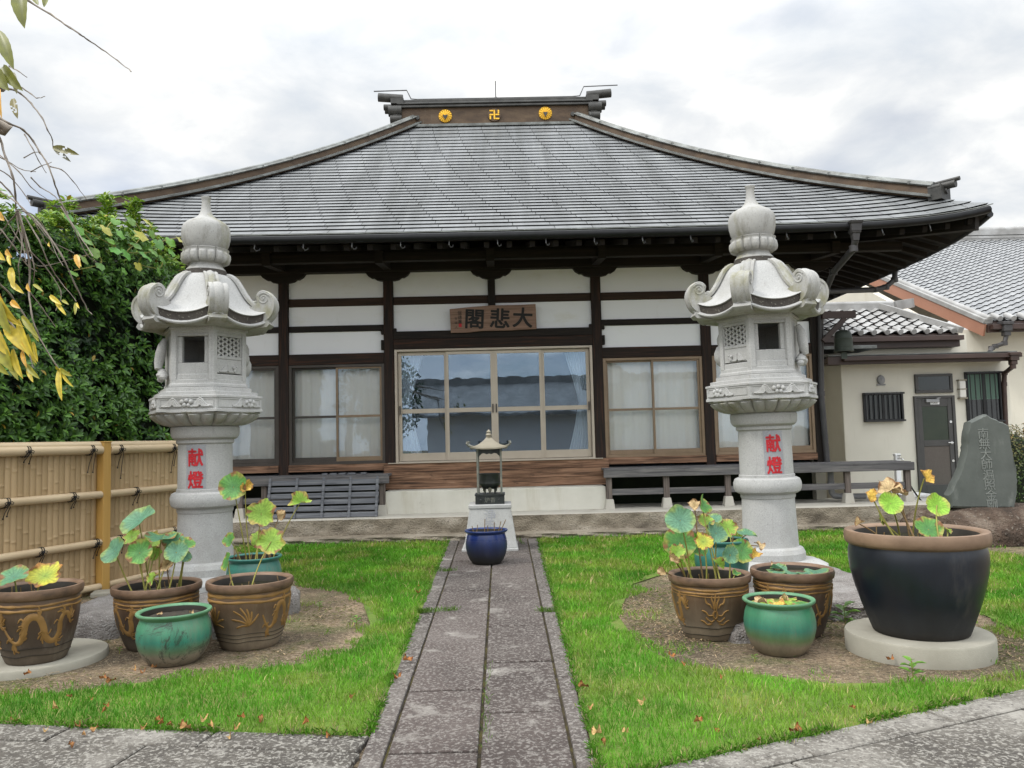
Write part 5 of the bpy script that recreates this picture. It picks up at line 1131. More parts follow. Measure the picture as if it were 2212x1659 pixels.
# round concrete slabs
def disc(label, px, front_y, hw, z1):
    Yc = G(px, front_y).y
    for _ in range(4): r_ = hw*Yc/FPX*cos(math.atan((px-1084)/FPX)); Yc = G(px, front_y).y+r_
    X = P(px, front_y, Yc).x; q = MB(); q.lathe([(r_, -.02), (r_*1.0, z1-.012), (r_*.985, z1)], 72, fn=lambda th, v: 1+.004*sin(3*th)); o = q.build('round_slab', 'disc', None, 40); o.location = (X, Yc, 0)
    tag(o, label, 'slab'); return X, Yc
disc('thin round concrete slab under the leftmost brown pot', 78, 1469, 157, .055)
disc('thick round concrete slab under the huge black urn', 1988, 1450, 164, .13)
T_, B_, pa = pot('A', 'brown', 'brown dragon pot on the thin round slab at the left edge', 80, 1438, 101, 1279, ('pot_brown_dark', 'rim_brown'), z0=.055, fill='mud', fl=.86)
bands(B_, pa, ((.80, .010), (.74, .010))); dragon(B_, pa, .55, .75, .42); dragon(B_, pa, -1.2, .75, .42); scratch(B_, pa, (.22, .12))
T_, B_, pa = pot('B', 'brown', 'brown banded pot half hidden behind the worn green pot', 339, 1408, 97, 1276, ('pot_brown_dark', 'rim_brown'), fill='mud', fl=.84)
bands(B_, pa, ((.82, .010), (.76, .008), (.71, .004))); dragon(B_, pa, -.75, .7, .42); dragon(B_, pa, 1.3, .7, .42)
T_, B_, pa = pot('C', 'green', 'worn green glazed pot with dark patches, foremost of the left group', 376, 1442, 82, 1333, ('pot_green_worn', 'rim_green'), fill='mud', fl=.86)
T_, B_, pa = pot('D', 'brown', 'brown pot painted with ochre leaves, right of the worn green pot', 540, 1407, 94, 1265, ('pot_brown', 'rim_brown'), fill='water', fl=.86)
bands(B_, pa, ((.82, .016), (.74, .012))); fern(B_, pa, .28, .40); fern(B_, pa, -.75, .40, -1); dragon(B_, pa, 1.25, .55, .44); scratch(B_, pa, (.26, .20, .14))
T_, B_, pa = pot('E', 'green', 'teal glazed pot standing behind the ochre leaf pot', 549, 1300, 60, 1209, ('pot_teal', 'rim_teal'), z0=LZ, Yc=7.3, fill='water', fl=.88)
T_, B_, pa = pot('F', 'brown', 'brown pot with an ochre flower motif left of the smooth green pot', 1535, 1387, 89, 1252, ('pot_brown', 'rim_brown'), fill='algae', fl=.80)
bands(B_, pa, ((.82, .010), (.765, .008), (.72, .004))); sprout(B_, pa, -.12, .42); dragon(B_, pa, -1.6, .6, .42); scratch(B_, pa, (.22, .10))
T_, B_, pa = pot('G', 'brown', 'brown banded pot full of floating leaves behind the smooth green pot', 1714, 1382, 92, 1242, ('pot_brown_dark', 'rim_brown'), fill='water', fl=.92)
bands(B_, pa, ((.82, .008), (.77, .012), (.71, .006))); dragon(B_, pa, .95, .6, .45); dragon(B_, pa, -1, .6, .45)
T_, B_, pa = pot('H', 'green', 'smooth green glazed pot with algae, foremost of the right group', 1685, 1421, 79, 1308, ('pot_green', 'rim_green'), fill='algae', fl=.88)
T_, B_, pa = pot('I', 'green', 'dark teal pot hidden behind the lotus leaves by the right lantern', 1560, 1290, 60, 1172, ('pot_teal', 'rim_teal'), z0=LZ, Yc=7.3, fill='water', fl=.88)
T_, B_, pa = pot('J', 'black', 'huge black glazed urn with a tan rim on the thick round slab', 1984, 1388, 160, 1162, ('pot_black', 'rim_tan'), z0=.13, fill='water', fl=.90, cat='urn', name='glazed_urn')
T_, B_, pa = pot('K', 'blue', 'small blue glazed pot on the path before the incense burner', 1051, 1221, 46, 1149, ('pot_blue', 'rim_blue'), z0=.036, fill='mud', fl=.86)
q = MB()
for x, y, h, dx in ((-.12, -.02, .09, .02), (-.02, -.06, .16, .01), (.10, -.05, .12, .0), (.14, .02, .14, .10), (.13, .0, .12, .05), (-.14, .05, .07, -.03), (.02, .05, .07, 0)):
    q.tube([(x, y, .30), (x+dx, y, .37+h)], .005, 5)
o = q.build('dry_stalks', 'stem_dry', None); o.location = POTS['K'][0].location; tag(o, 'dry broken stalks sticking out of the small blue pot', 'dry plant')

# ================================================================== LOTUS PLANTS
COLS = {'g': ((.085, .20, .13), (.10, .23, .11), (.20, .22, .06)), 'gg': ((.07, .19, .06), (.09, .23, .05), (.25, .26, .06)), 'b': ((.085, .20, .13), (.10, .21, .12), (.17, .24, .08)),
        'y': ((.20, .30, .05), (.42, .40, .05), (.30, .14, .04)), 'yg': ((.17, .30, .04), (.22, .34, .05), (.34, .27, .08)), 'l': ((.20, .40, .04), (.24, .44, .05), (.33, .36, .08)), 'd': ((.30, .22, .11), (.42, .31, .17), (.18, .10, .05)), 'dy': ((.45, .32, .06), (.50, .33, .08), (.30, .16, .05))}
def lotus_leaf(c, nrm, r_, kind, seed, fold=0.0, cup=.18):
    rr = random.Random(seed); q = MB(); nrm = Vector(nrm).normalized(); u_ = nrm.orthogonal().normalized(); u_.rotate(Matrix.Rotation(rr.uniform(0, 6.28), 3, nrm)); v_ = nrm.cross(u_)
    ci, cm_, ce = COLS[kind]; ph = [rr.uniform(0, 6.28) for _ in range(8)]; n_ = 40; m_ = 9; dry = kind in ('d', 'dy')
    am = .17 if dry else .065
    for j in range(m_+1):
        t = j/m_
        for i in range(n_):
            th = 2*PI*i/n_; wv = (sin(2*th+ph[0])*.6+sin(3*th+ph[1])*.5+sin(5*th+ph[2])*.35)*am
            fr_ = .35 if kind in ('b', 'g', 'gg', 'l') else 1.0; rag = 1+fr_*(.05*sin(7*th+ph[3])*t+.05*sin(13*th+ph[4])*t*t)+(.20*fr_*min(0, sin(th+ph[5])*sin(4*th+ph[6])) if t > .8 else 0)
            rad = r_*t*rag; notch = math.exp(-((th-PI)/.10)**2); rad *= 1-.10*notch*t
            h = -cup*r_*(1-t*t)*.8+wv*r_*t*t*2.2+.012*r_*abs(sin(10.5*th))*t
            if fold: h += fold*r_*abs(cos(th))**1.3*t*1.2; rad *= (1-.45*min(1, abs(fold))*abs(cos(th)))
            p = Vector(c)+u_*(rad*cos(th))+v_*(rad*sin(th))+nrm*h
            k1 = max(0, min(1, t*1.3)); col = [ci[a]*(1-k1)+cm_[a]*k1 for a in range(3)]
            ed = max(0, min(1, (t-.80+.16*sin(3*th+ph[7])+.08*sin(8*th+ph[0]))/.16)); col = [col[a]*(1-ed)+ce[a]*ed for a in range(3)]
            if kind in ('y', 'g', 'yg', 'gg') and t > .76+.12*sin(9*th+ph[4]) and sin(4*th+ph[2])+.5*sin(7*th+ph[1]) > .6: col = [.20, .10, .045]
            vein = (1+.45*max(0, cos(20*th))**4*(.3+.7*t))*(1+.10*sin(5*th+ph[6])*t); col = [x*vein for x in col]
            q.v.append(tuple(p)); q.col.append(tuple(col)); q.attr.append(0)
    for j in range(m_):
        for i in range(n_): q.f.append([j*n_+i, j*n_+(i+1) % n_, (j+1)*n_+(i+1) % n_, (j+1)*n_+i]); q.mi.append(0)
    return q
def lotus(key, label, leaves, stubs=6, group=None, cat='lotus'):
    T0, X, Yc, pr_, H, z0, fz = POTS[key]; zw = z0+fz*H-.01
    Tn = thing('lotus_plant', label, cat, (X, Yc, zw)); rr = random.Random(len(label)*7+int(X*100)); off = Vector((X, Yc, zw))
    for n_, lf in enumerate(leaves):
        px, py, rd, nx, ny, nz, kind = lf[:7]; fold = lf[7] if len(lf) > 7 else 0; dY = lf[8] if len(lf) > 8 else rr.uniform(-.12, .12)
        Y = Yc+dY; c_ = P(px, py, Y); r_ = rd*Y/FPX
        q = lotus_leaf(c_, (nx, ny, nz), r_, kind, n_*31+int(px), fold, .22 if not fold else .05)
        q.build('leaf', 'dryleaf' if kind in ('d', 'dy') else 'lotus', Tn, 0, off, col=True).data.shade_smooth()
        # stem from the water to the leaf heart
        a = rr.uniform(0, 6.28); b0 = Vector((X, Yc, zw))+Vector((cos(a), sin(a), 0))*pr_*rr.uniform(.15, .6)
        dx = c_.x-X; b0.x = X+max(-.72*pr_, min(.72*pr_, dx*.55+rr.uniform(-.05, .05))); b0.y = Yc+rr.uniform(-.5, .3)*pr_
        tip = c_-Vector((nx, ny, nz)).normalized()*r_*.17
        mid = b0.lerp(tip, .5)+Vector((rr.uniform(-.03, .03), rr.uniform(-.02, .02), .05*(tip-b0).length))
        pts = [b0.lerp(mid, t).lerp(mid.lerp(tip, t), t) for t in [i/8 for i in range(9)]]
        q = MB(); q.tube(pts, [.0065-.0022*i/8 for i in range(9)], 6); q.build('stem', 'stem_dry' if kind in ('d',) else 'stem', Tn, 60, off)
    if stubs:
        q = MB()
        for _ in range(stubs):
            a = rr.uniform(0, 6.28); r_ = pr_*rr.uniform(.2, .75); b0 = Vector((X+r_*cos(a), Yc+r_*sin(a), zw)); q.tube([b0, b0+Vector((rr.uniform(-.02, .02), rr.uniform(-.02, .02), rr.uniform(.03, .10)))], .004, 5)
        q.build('broken_stalk', 'stem_dry', Tn, 60, off)
    return Tn
lotus('A', 'two drooping lotus leaves yellowing in the leftmost brown pot', [(28, 1243, 31, -.1, -.55, .83, 'g', 0, -.15), (96, 1239, 37, .05, -.60, .80, 'y', 0, -.05)], 6)
lotus('B', 'bushy lotus with many dark green leaves beside the bamboo fence', [(296, 1120, 39, -.35, -.55, .75, 'b', 0, .0), (244, 1188, 30, -.45, -.75, .5, 'b', 0, -.1), (300, 1192, 28, .05, -.9, .42, 'gg', 0, -.12), (348, 1157, 33, .05, -.18, .98, 'g', 0, .0), (374, 1167, 23, .15, -.7, .6, 'g', 0, .02), (380, 1191, 25, .1, -.85, .5, 'b', 0, -.1), (327, 1168, 22, 0, -.8, .5, 'yg', 0, .18), (334, 1195, 16, 0, -.9, .4, 'yg', 0, .1), (283, 1158, 19, -.1, -.8, .4, 'yg', 0, .15), (404, 1171, 19, .55, -.25, .78, 'gg', 0, .05), (400, 1201, 15, .5, -.6, .6, 'b', 0, .08), (361, 1219, 18, .3, -.8, .2, 'd', .8, -.08), (332, 1250, 15, -.3, -.7, .5, 'yg', .6, -.14)], 7)
lotus('E', 'tall lotus with yellowing leaves rising from the teal pot', [(502, 1050, 32, -.1, -.92, .32, 'gg', 0, -.05), (531, 1052, 17, .5, -.7, .3, 'dy', .7, -.02), (564, 1107, 31, .12, -.90, .35, 'yg', 0, -.02), (648, 1085, 26, .25, -.55, .72, 'yg', .55, -.1), (604, 1113, 15, .4, -.7, .4, 'd', .8, .05), (494, 1165, 16, -.4, -.8, .4, 'gg', 0, -.1), (560, 1165, 22, 0, -.8, .5, 'yg', .3, .1)], 8)
lotus('D', 'sparse lotus with two leaves leaning out of the ochre leaf pot', [(585, 1168, 30, .15, -.88, .42, 'yg', 0, .05), (490, 1213, 20, -.75, -.6, .25, 'gg', .15, .1)], 9)
lotus('F', 'bushy lotus with browning leaves in the ochre flower pot', [(1469, 1122, 33, -.15, -.82, .52, 'b', 0, -.08), (1468, 1171, 36, -.25, -.9, .3, 'gg', 0, .15), (1520, 1090, 24, .75, -.55, .35, 'gg', .2, .05), (1500, 1092, 16, -.3, -.6, .7, 'd', .5, .06), (1549, 1149, 26, .4, -.75, .55, 'b', 0, .05), (1520, 1168, 21, .1, -.85, .5, 'y', 0, -.14), (1579, 1197, 21, .35, -.9, .25, 'b', 0, -.12), (1525, 1123, 19, .1, -.6, .7, 'yg', 0, .1), (1463, 1192, 19, -.2, -.85, .35, 'yg', .2, -.1), (1457, 1208, 14, -.3, -.7, .3, 'd', .9, -.15), (1432, 1234, 14, -.6, -.6, .3, 'd', .9, -.1), (1551, 1218, 16, .3, -.75, .5, 'yg', .6, -.1), (1590, 1238, 11, .3, -.5, .8, 'gg', .3, -.1), (1511, 1185, 18, 0, -.8, .5, 'gg', 0, .12)], 8)
lotus('I', 'lotus leaves rising from the hidden teal pot by the right lantern', [(1573, 1139, 22, .1, -.8, .5, 'yg', 0, .05), (1604, 1189, 27, .2, -.88, .4, 'gg', 0, -.25), (1614, 1151, 22, .15, -.22, .96, 'b', 0, -.1), (1540, 1120, 20, -.1, -.5, .85, 'b', 0, .1), (1628, 1196, 15, .4, -.75, .4, 'dy', .7, -.25), (1640, 1178, 13, .3, -.4, .85, 'd', .3, -.2)], 5)
lotus('J', 'sparse lotus with light green and withered leaves in the huge black urn', [(1925, 1086, 26, -.05, -.9, .42, 'l', 0, -.1), (1922, 1056, 30, -.1, -.45, .85, 'd', .35, .0), (1941, 1064, 19, .3, -.6, .6, 'd', .7, .02), (1883, 1071, 16, -.3, -.7, .5, 'dy', .6, .0), (2026, 1090, 26, .05, -.92, .36, 'l', 0, -.05), (1999, 1032, 19, .2, -.75, .4, 'dy', .75, .0), (2008, 1141, 31, .05, -.75, .62, 'gg', 0, -.12), (1857, 1131, 12, -.3, -.5, .8, 'd', .8, -.1), (1902, 1119, 16, .8, -.5, .2, 'yg', .2, .05), (2047, 1147, 10, .3, -.4, .85, 'yg', .5, 0)], 14)
# floating leaves
def floaters(key, label, lst):
    T0, X, Yc, r_, H, z0, fz = POTS[key]; zw = z0+fz*H+.004; Tn = thing('floating_leaves', label, 'water plant', (X, Yc, zw))
    for i, (fx, fy, fr, kind, fold) in enumerate(lst):
        q = lotus_leaf((fx*r_, fy*r_, .004+.003*i), (random.uniform(-.08, .08), random.uniform(-.12, .0), 1), fr*r_, kind, 77+i*5+int(X*50), fold, -.02); q.build('leaf', 'dryleaf' if kind in ('d', 'dy') else 'lotus', Tn, 0, col=True).data.shade_smooth()
floaters('G', 'blue green water leaves floating in the brown banded pot', [(-.32, .1, .28, 'b', 0), (-.05, -.25, .26, 'b', 0), (.52, -.2, .32, 'b', .1), (-.2, .35, .22, 'd', .4), (.15, -.45, .2, 'b', 0), (-.45, -.35, .2, 'b', 0), (-.28, .15, .22, 'b', .4)])
floaters('H', 'yellow green leaves floating in the smooth green pot', [(-.3, .2, .26, 'yg', 0), (.1, -.1, .32, 'yg', 0), (-.15, -.42, .26, 'dy', .3), (.55, -.25, .24, 'gg', 0), (.4, .35, .24, 'yg', 0), (-.55, -.1, .2, 'd', .6), (.2, .1, .14, 'd', .9)])
floaters('A', 'pale leaf scraps floating in the leftmost brown pot', [(.15, -.5, .22, 'b', 0), (.5, .2, .18, 'yg', .2), (.65, -.1, .16, 'gg', 0)])
floaters('C', 'withered scraps lying in the worn green pot', [(.1, -.62, .16, 'g', .2), (-.45, .1, .10, 'd', .6), (.4, .2, .08, 'd', .6)])

# ================================================================== INCENSE BURNER
IB = P(1059, 1090, 11.05); zp = P(1059, 1090, 10.85).z; kI = 11.0/1725
Tn = thing('incense_burner', 'bronze roofed incense burner on a tapered stone pedestal at the end of the path', 'incense burner', (IB.x, 11.1, .03))
q = MB(); hb, ht, hz = 56*kI, 43.5*kI, zp-.03
q.box(-hb-.03, hb+.01, -hb-.03, hb+.02, -.03, .035); q.hexa([(-hb, -hb, .035), (hb, -hb, .035), (hb, hb, .035), (-hb, hb, .035), (-ht, -ht, hz-.05), (ht, -ht, hz-.05), (ht, ht, hz-.05), (-ht, ht, hz-.05)]); e_ = .012
q.hexa([(-ht-e_, -ht-e_, hz-.05), (ht+e_, -ht-e_, hz-.05), (ht+e_, ht+e_, hz-.05), (-ht-e_, ht+e_, hz-.05), (-ht-e_, -ht-e_, hz), (ht+e_, -ht-e_, hz), (ht+e_, ht+e_, hz), (-ht-e_, ht+e_, hz)])
PD = bevel(q.build('pedestal', 'granite', Tn, 0), .008, 2)
for ch, y in (('浄', .78), ('香', .54)):
    yy = hz*y; fy = -hb+(hb-ht)*(yy-.035)/(hz-.085)-.002; letters('character', ch, .17, 'panel_gray', PD, Matrix.Translation((0, fy, yy))@Matrix.Rotation(-math.atan2(hb-ht, hz-.085), 4, 'X')@FACE, .003, .002)
zb_ = hz; q = MB(); w_ = 31*kI; q.box(-w_, w_, -w_, w_, zb_, zb_+.115); q.box(-w_-.008, w_+.008, -w_-.008, w_+.008, zb_+.115, zb_+.135)
for s_ in (-1, 1): q.box(s_*.125-.05, s_*.125+.05, -w_-.006, -w_+.01, zb_+.03, zb_+.09); q.ball((s_*.125, -w_-.008, zb_+.06), .014, 8)
BB = q.build('base', 'bronze_dark', Tn, 30)
for i, ch in enumerate('香炉'): letters('character', ch, .075, 'bronze', BB, Matrix.Translation((.04-.08*i, -w_-.003, zb_+.06))@FACE, .004, .0)
zt_ = P(1059, 969, 11.1).z-.03; z1 = zb_+.135; pw = 25*kI
for sx in (-1, 1):
    for sy in (-1, 1):
        q = MB(); q.box(sx*pw-.014, sx*pw+.014, sy*pw-.014, sy*pw+.014, z1, zt_); bevel(q.build('pillar', 'bronze', Tn, 0), .004, 1)
q = MB()
for s_ in (-1, 1):
    arch = [(-pw, zt_), (-pw, zt_-.16), (-pw+.02, zt_-.10), (-pw+.06, zt_-.065), (-.07, zt_-.06), (-.03, zt_-.075), (0, zt_-.065), (.03, zt_-.075), (.07, zt_-.06), (pw-.06, zt_-.065), (pw-.02, zt_-.10), (pw, zt_-.16), (pw, zt_)]
    q.prism(arch, (0, s_*pw-.006, 0), (1, 0, 0), (0, 0, 1), (0, .012, 0)); q.prism(arch, (s_*pw-.006, 0, 0), (0, 1, 0), (0, 0, 1), (.012, 0, 0))
q.build('arch', 'bronze_dark', Tn, 0, recalc=True)
zA = P(1059, 947, 11.1).z-.03; re_ = 39*kI
def rp(u, v):
    side = int(u*4) % 4; s_ = (u*4-int(u*4))*2-1; r_ = .035+(re_-.035)*v; lf = .03*abs(s_)**3*v*v
    z = zt_+.012+(zA-zt_)*((1-v)**1.7)+lf; a = [(s_, -1), (1, s_), (-s_, 1), (-1, -s_)][side]; ex = 1+.05*abs(s_)**4*v
    return (a[0]*r_*ex, a[1]*r_*ex, z)
q = MB(); q.grid(64, 14, rp, cu=True); q.grid(64, 1, lambda u, v: tuple(Vector(rp(u, 1))-Vector((0, 0, .018*v))), cu=True); q.grid(64, 3, lambda u, v: (rp(u, 1)[0]*(1-v*.9), rp(u, 1)[1]*(1-v*.9), (rp(u, 1)[2]-.018)*(1-v)+v*(zt_+.005)), cu=True)
RFI = q.build('roof', 'bronze_roof', Tn, 40)
for sx in (-1, 1):
    for sy in (-1, 1):
        c_ = Vector((sx, sy, 0))*re_*1.04; d_ = Vector((sx, sy, 0)).normalized(); z_ = zt_+.035
        q = MB(); q.tube([c_*.9+Vector((0, 0, z_)), c_+d_*.03+Vector((0, 0, z_+.012)), c_+d_*.055+Vector((0, 0, z_+.04)), c_+d_*.045+Vector((0, 0, z_+.065)), c_+d_*.022+Vector((0, 0, z_+.06)), c_+d_*.028+Vector((0, 0, z_+.045))], [.013, .014, .013, .011, .008, .006], 6); q.build('corner_curl', 'bronze', RFI, 50)
q = MB(); q.lathe([(.045, zA), (.048, zA+.015), (.034, zA+.02), (.036, zA+.03), (.046, zA+.05), (.036, zA+.066), (.024, zA+.072), (.034, zA+.085), (.034, zA+.095), (.012, zA+.115), (.0, zA+.13)], 20); q.build('finial', 'bronze_roof', Tn, 50)
q = MB(); zz0 = z1; rb = 23.5*kI
q.lathe([(.06, zz0+.06), (.10, zz0+.07), (rb*.93, zz0+.11), (rb*1.02, zz0+.135), (rb*1.02, zz0+.145), (rb*.97, zz0+.15), (rb*.96, zz0+.25), (rb*1.02, zz0+.262), (rb*1.02, zz0+.275), (rb*.9, zz0+.275), (rb*.88, zz0+.22), (.0, zz0+.215)], 36)
BW = q.build('bowl', 'bronze_dark', Tn, 40)
for k in range(3):
    a = -PI/2+k*2*PI/3; q = MB(); q.tube([(.085*cos(a), .085*sin(a), zz0+.09), (.09*cos(a), .09*sin(a), zz0+.04), (.075*cos(a), .075*sin(a), zz0)], [.03, .022, .009], 10); q.build('foot', 'bronze', BW, 50)

# ================================================================== BAMBOO FENCE AND HEDGE
FO = Vector((-4.283, 8.6, 0)); FE = Vector((.327, .945, 0)).normalized(); FN = Vector((.945, -.327, 0)).normalized()
FT = thing('bamboo_fence', 'tan bamboo fence with tied rails and a yellow post below the hedge', 'fence', tuple(FO)); fo = tuple(FO)
def fp(t, o_, z): return FO+FE*t+FN*o_+Vector((0, 0, z))
rr = random.Random(12)
for (t0, t1) in ((-3.9, -2.06), (-1.98, -.055), (.055, 1.95)):
    n_ = int((t1-t0)/.0655); w_ = (t1-t0)/n_; q = MB()
    for i in range(n_):
        q.a = rr.uniform(.1, .9); tc_ = t0+w_*(i+.5); r_ = w_/2*.985; nodes = []
        z_ = rr.uniform(.05, .42)
        while z_ < 1.46: nodes.append(z_); z_ += rr.uniform(.26, .42)
        zs = [.0]; 
        for z_ in nodes: zs += [z_-.03, z_-.009, z_-.003, z_+.003, z_+.009, z_+.03]
        zs.append(1.47); k_ = 7; vs = []
        for z_ in zs:
            bump_ = .0062 if any(abs(z_-x) < .004 for x in nodes) else 0
            for j in range(k_): th = PI*j/(k_-1); vs.append(fp(tc_-cos(th)*(r_), sin(th)*(r_*.42+bump_*.8)-.012, z_))
        q.add(vs, [(i2*k_+j, i2*k_+j+1, (i2+1)*k_+j+1, (i2+1)*k_+j) for i2 in range(len(zs)-1) for j in range(k_-1)])
    q.obox(fp((t0+t1)/2, -.03, .735), FE*((t1-t0)/2), FN*.012, Vector((0, 0, .735)))
    q.build('bamboo_panel', 'bamboo', FT, 60, fo, attr='tone')
    for z_, r_, o_ in ((1.50, .046, .045), (1.03, .040, .045), (.53, .038, .045), (.075, .036, .045)):
        q = MB(); q.tube([fp(t0, o_, z_), fp((t0+t1)/2, o_, z_+.004), fp(t1, o_, z_)], r_, 14); o = q.build('rail', 'bamboo_rail', FT, 50, fo)
        if z_ > 1.4:
            q = MB(); q.tube([fp(t0, .01, z_+.042), fp(t1, .01, z_+.042)], .05, 14); q.build('cap_rail', 'bamboo_rail', FT, 50, fo)
for t_ in (-2.02, 0.0):
    q = MB(); q.obox(fp(t_, .03, .79), FE*.05, FN*.05, Vector((0, 0, .80))); q.obox(fp(t_, .03, 1.585), FE*.056, FN*.056, Vector((0, 0, .006))); bevel(q.build('post', 'post_yellow', FT, 0, fo), .004, 1)
def knot(t_, z_, r_, big):
    q = MB(); c_ = lambda a, o_, zz: fp(t_+a, .045+o_, z_+zz)
    for k in (-.012, .012): q.tube([c_(k+.02*cos(th), (r_+.006)*sin(th), (r_+.005)*cos(th)) for th in [i*2*PI/12 for i in range(13)]], .0045, 6)
    for s_ in (-1, 1):
        q.tube([c_(0, r_+.008, .0), c_(s_*.022, r_+.018, .014), c_(s_*.045, r_+.012, .003), c_(s_*.036, r_+.012, -.017), c_(s_*.01, r_+.010, -.005)], .0035, 5)
        l_ = big*rr.uniform(.6, 1.15); x_ = s_*rr.uniform(.006, .03); q.tube([c_(0, r_+.012, 0), c_(x_*.7, r_+.012, -.04), c_(x_, r_*.6, -.04-l_*.5), c_(x_*1.2, r_*.2, -.04-l_)], .0038, 5); q.ball(tuple(c_(x_*1.2, r_*.2, -.045-l_)), .009, 6)
    q.ball(tuple(c_(0, r_+.012, 0)), .016, 8); q.build('rope_knot', 'rope', FT, 60, fo)
for t_ in (-3.5, -2.6, -1.78, -.95, -.2, .18, .98, 1.7): knot(t_, 1.5, .048, .24 if t_ in (-.2, .18, .98, -1.78) else .06)
for t_ in (-3.3, -2.4, -1.15, -.42, .42, 1.35): knot(t_, 1.03, .041, .09)
for t_ in (-2.8, -1.55, -.78, -.12, .2, 1.0, 1.6): knot(t_, .53, .039, .09)
# hedge behind it: clipped wall of glossy leaves in rosettes
HT = thing('hedge', 'tall dense dark green clipped hedge behind the bamboo fence', 'hedge', tuple(fp(-1, -.9, 0))); ho = Vector(HT.location)
r = np.random.default_rng(31)
def htop(t): 
    return 3.90+.05*np.sin(t*3.1)+.04*np.sin(t*7.3+1)+.14*np.clip((t+.5)/1.5, 0, 1)-.22*np.clip((t-1.45)/.3, 0, 1)
def fpa(t, o_, z): return np.stack([FO.x+FE.x*t+FN.x*o_, FO.y+FE.y*t+FN.y*o_, z], 1)
n_ = 3300; t = r.uniform(-4.2, 1.72, n_); z = r.uniform(.9, 1, n_)*0+r.uniform(1.0, 4.1, n_); ht = htop(t); z = np.where(z > ht, ht-r.uniform(0, .3, n_), z)
bul = .10*np.sin(t*2.3+z*1.7)+.08*np.sin(z*3.9+t*1.1)
o_ = -.36+bul+r.uniform(-.14, .05, n_); C1 = fpa(t, o_, z); N1 = np.stack([np.full(n_, FN.x), np.full(n_, FN.y), np.full(n_, .55)], 1)
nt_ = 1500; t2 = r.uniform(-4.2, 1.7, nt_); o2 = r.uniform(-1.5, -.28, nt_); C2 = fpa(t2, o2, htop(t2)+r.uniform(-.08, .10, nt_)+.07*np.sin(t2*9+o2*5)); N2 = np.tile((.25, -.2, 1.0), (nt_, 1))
n3 = 900; o3 = r.uniform(-1.5, -.3, n3); z3 = r.uniform(1.0, 3.4, n3); t3 = 1.70+.06*np.sin(z3*3)+r.uniform(-.1, .06, n3); C3 = fpa(t3, o3, z3); N3 = np.stack([np.full(n3, FE.x), np.full(n3, FE.y), np.full(n3, .5)], 1)
sp_t = np.array([.50, .54, .58, .90, .94, .98, .0, -.2, -2.2]); sp = []
for k_ in range(len(sp_t)):
    m_ = 14; sp.append(fpa(sp_t[k_]+r.uniform(-.05, .05, m_), -.5+r.uniform(-.05, .05, m_), htop(np.full(m_, sp_t[k_]))+np.linspace(0, .30+.14*(k_ < 6), m_)))
C4 = np.vstack(sp); N4 = np.tile((.1, -.2, 1.0), (len(C4), 1))
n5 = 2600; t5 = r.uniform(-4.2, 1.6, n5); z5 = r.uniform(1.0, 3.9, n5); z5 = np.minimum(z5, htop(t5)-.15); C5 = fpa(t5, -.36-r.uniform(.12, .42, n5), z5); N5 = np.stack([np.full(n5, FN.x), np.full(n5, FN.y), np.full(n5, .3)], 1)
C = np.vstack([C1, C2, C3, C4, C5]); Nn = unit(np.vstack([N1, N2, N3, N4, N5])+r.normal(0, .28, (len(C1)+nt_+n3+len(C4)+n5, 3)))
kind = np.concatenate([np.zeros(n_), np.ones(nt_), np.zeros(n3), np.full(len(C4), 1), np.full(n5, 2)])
clump = vnoise(C[:, 0]*1.0+C[:, 1], C[:, 2], 1.8, 9)*.6+vnoise(C[:, 1]*1.3, C[:, 2]+3, 4.2, 10)*.4
keep = ~((kind == 0) & (clump < .30) & (r.random(len(C)) < .75)); C = C[keep]; Nn = Nn[keep]; kind = kind[keep]; clump = clump[keep]
LP = 7; n_ = len(C); ph = r.uniform(0, 2*PI, n_)
U = unit(np.cross(Nn, np.tile((.3, .2, .9), (n_, 1)))); W_ = np.cross(Nn, U)
pos = []; dr = []; nm = []; ln = []; cl_ = []
for k_ in range(LP):
    a = ph+k_*2.4; el = .25+.55*(k_/LP)+r.normal(0, .12, n_); d = (U*np.cos(a)[:, None]+W_*np.sin(a)[:, None])*np.cos(el)[:, None]+Nn*np.sin(el)[:, None]
    pos.append(C+d*.012); dr.append(d); nm.append(Nn+d*-.3); ln.append(r.uniform(.07, .12, n_)*(1.0-.35*k_/LP))
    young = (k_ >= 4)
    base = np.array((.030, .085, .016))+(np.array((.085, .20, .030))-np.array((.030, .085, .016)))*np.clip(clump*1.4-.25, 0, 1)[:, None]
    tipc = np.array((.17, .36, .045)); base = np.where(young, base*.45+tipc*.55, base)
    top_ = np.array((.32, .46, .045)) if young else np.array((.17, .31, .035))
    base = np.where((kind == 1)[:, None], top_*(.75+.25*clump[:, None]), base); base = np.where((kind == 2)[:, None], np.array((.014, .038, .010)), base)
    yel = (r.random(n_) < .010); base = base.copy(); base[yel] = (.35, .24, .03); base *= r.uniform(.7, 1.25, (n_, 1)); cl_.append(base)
pos = np.vstack(pos); dr = np.vstack(dr); nm = np.vstack(nm); ln = np.concatenate(ln); cl_ = np.vstack(cl_)
leafcloud('foliage', pos-np.array(ho), dr, unit(nm), ln, ln*.22, cl_, 'leaf', HT)
q = MB(); t0_, t1_ = -4.1, 1.42
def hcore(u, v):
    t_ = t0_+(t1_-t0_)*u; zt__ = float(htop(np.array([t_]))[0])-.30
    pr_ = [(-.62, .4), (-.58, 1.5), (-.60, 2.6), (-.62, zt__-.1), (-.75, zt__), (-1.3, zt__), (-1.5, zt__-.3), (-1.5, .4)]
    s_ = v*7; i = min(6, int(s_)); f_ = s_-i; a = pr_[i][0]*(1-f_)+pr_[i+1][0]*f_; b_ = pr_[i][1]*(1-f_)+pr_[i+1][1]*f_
    return tuple(fp(t_, a+.05*sin(t_*5+b_*4), b_))
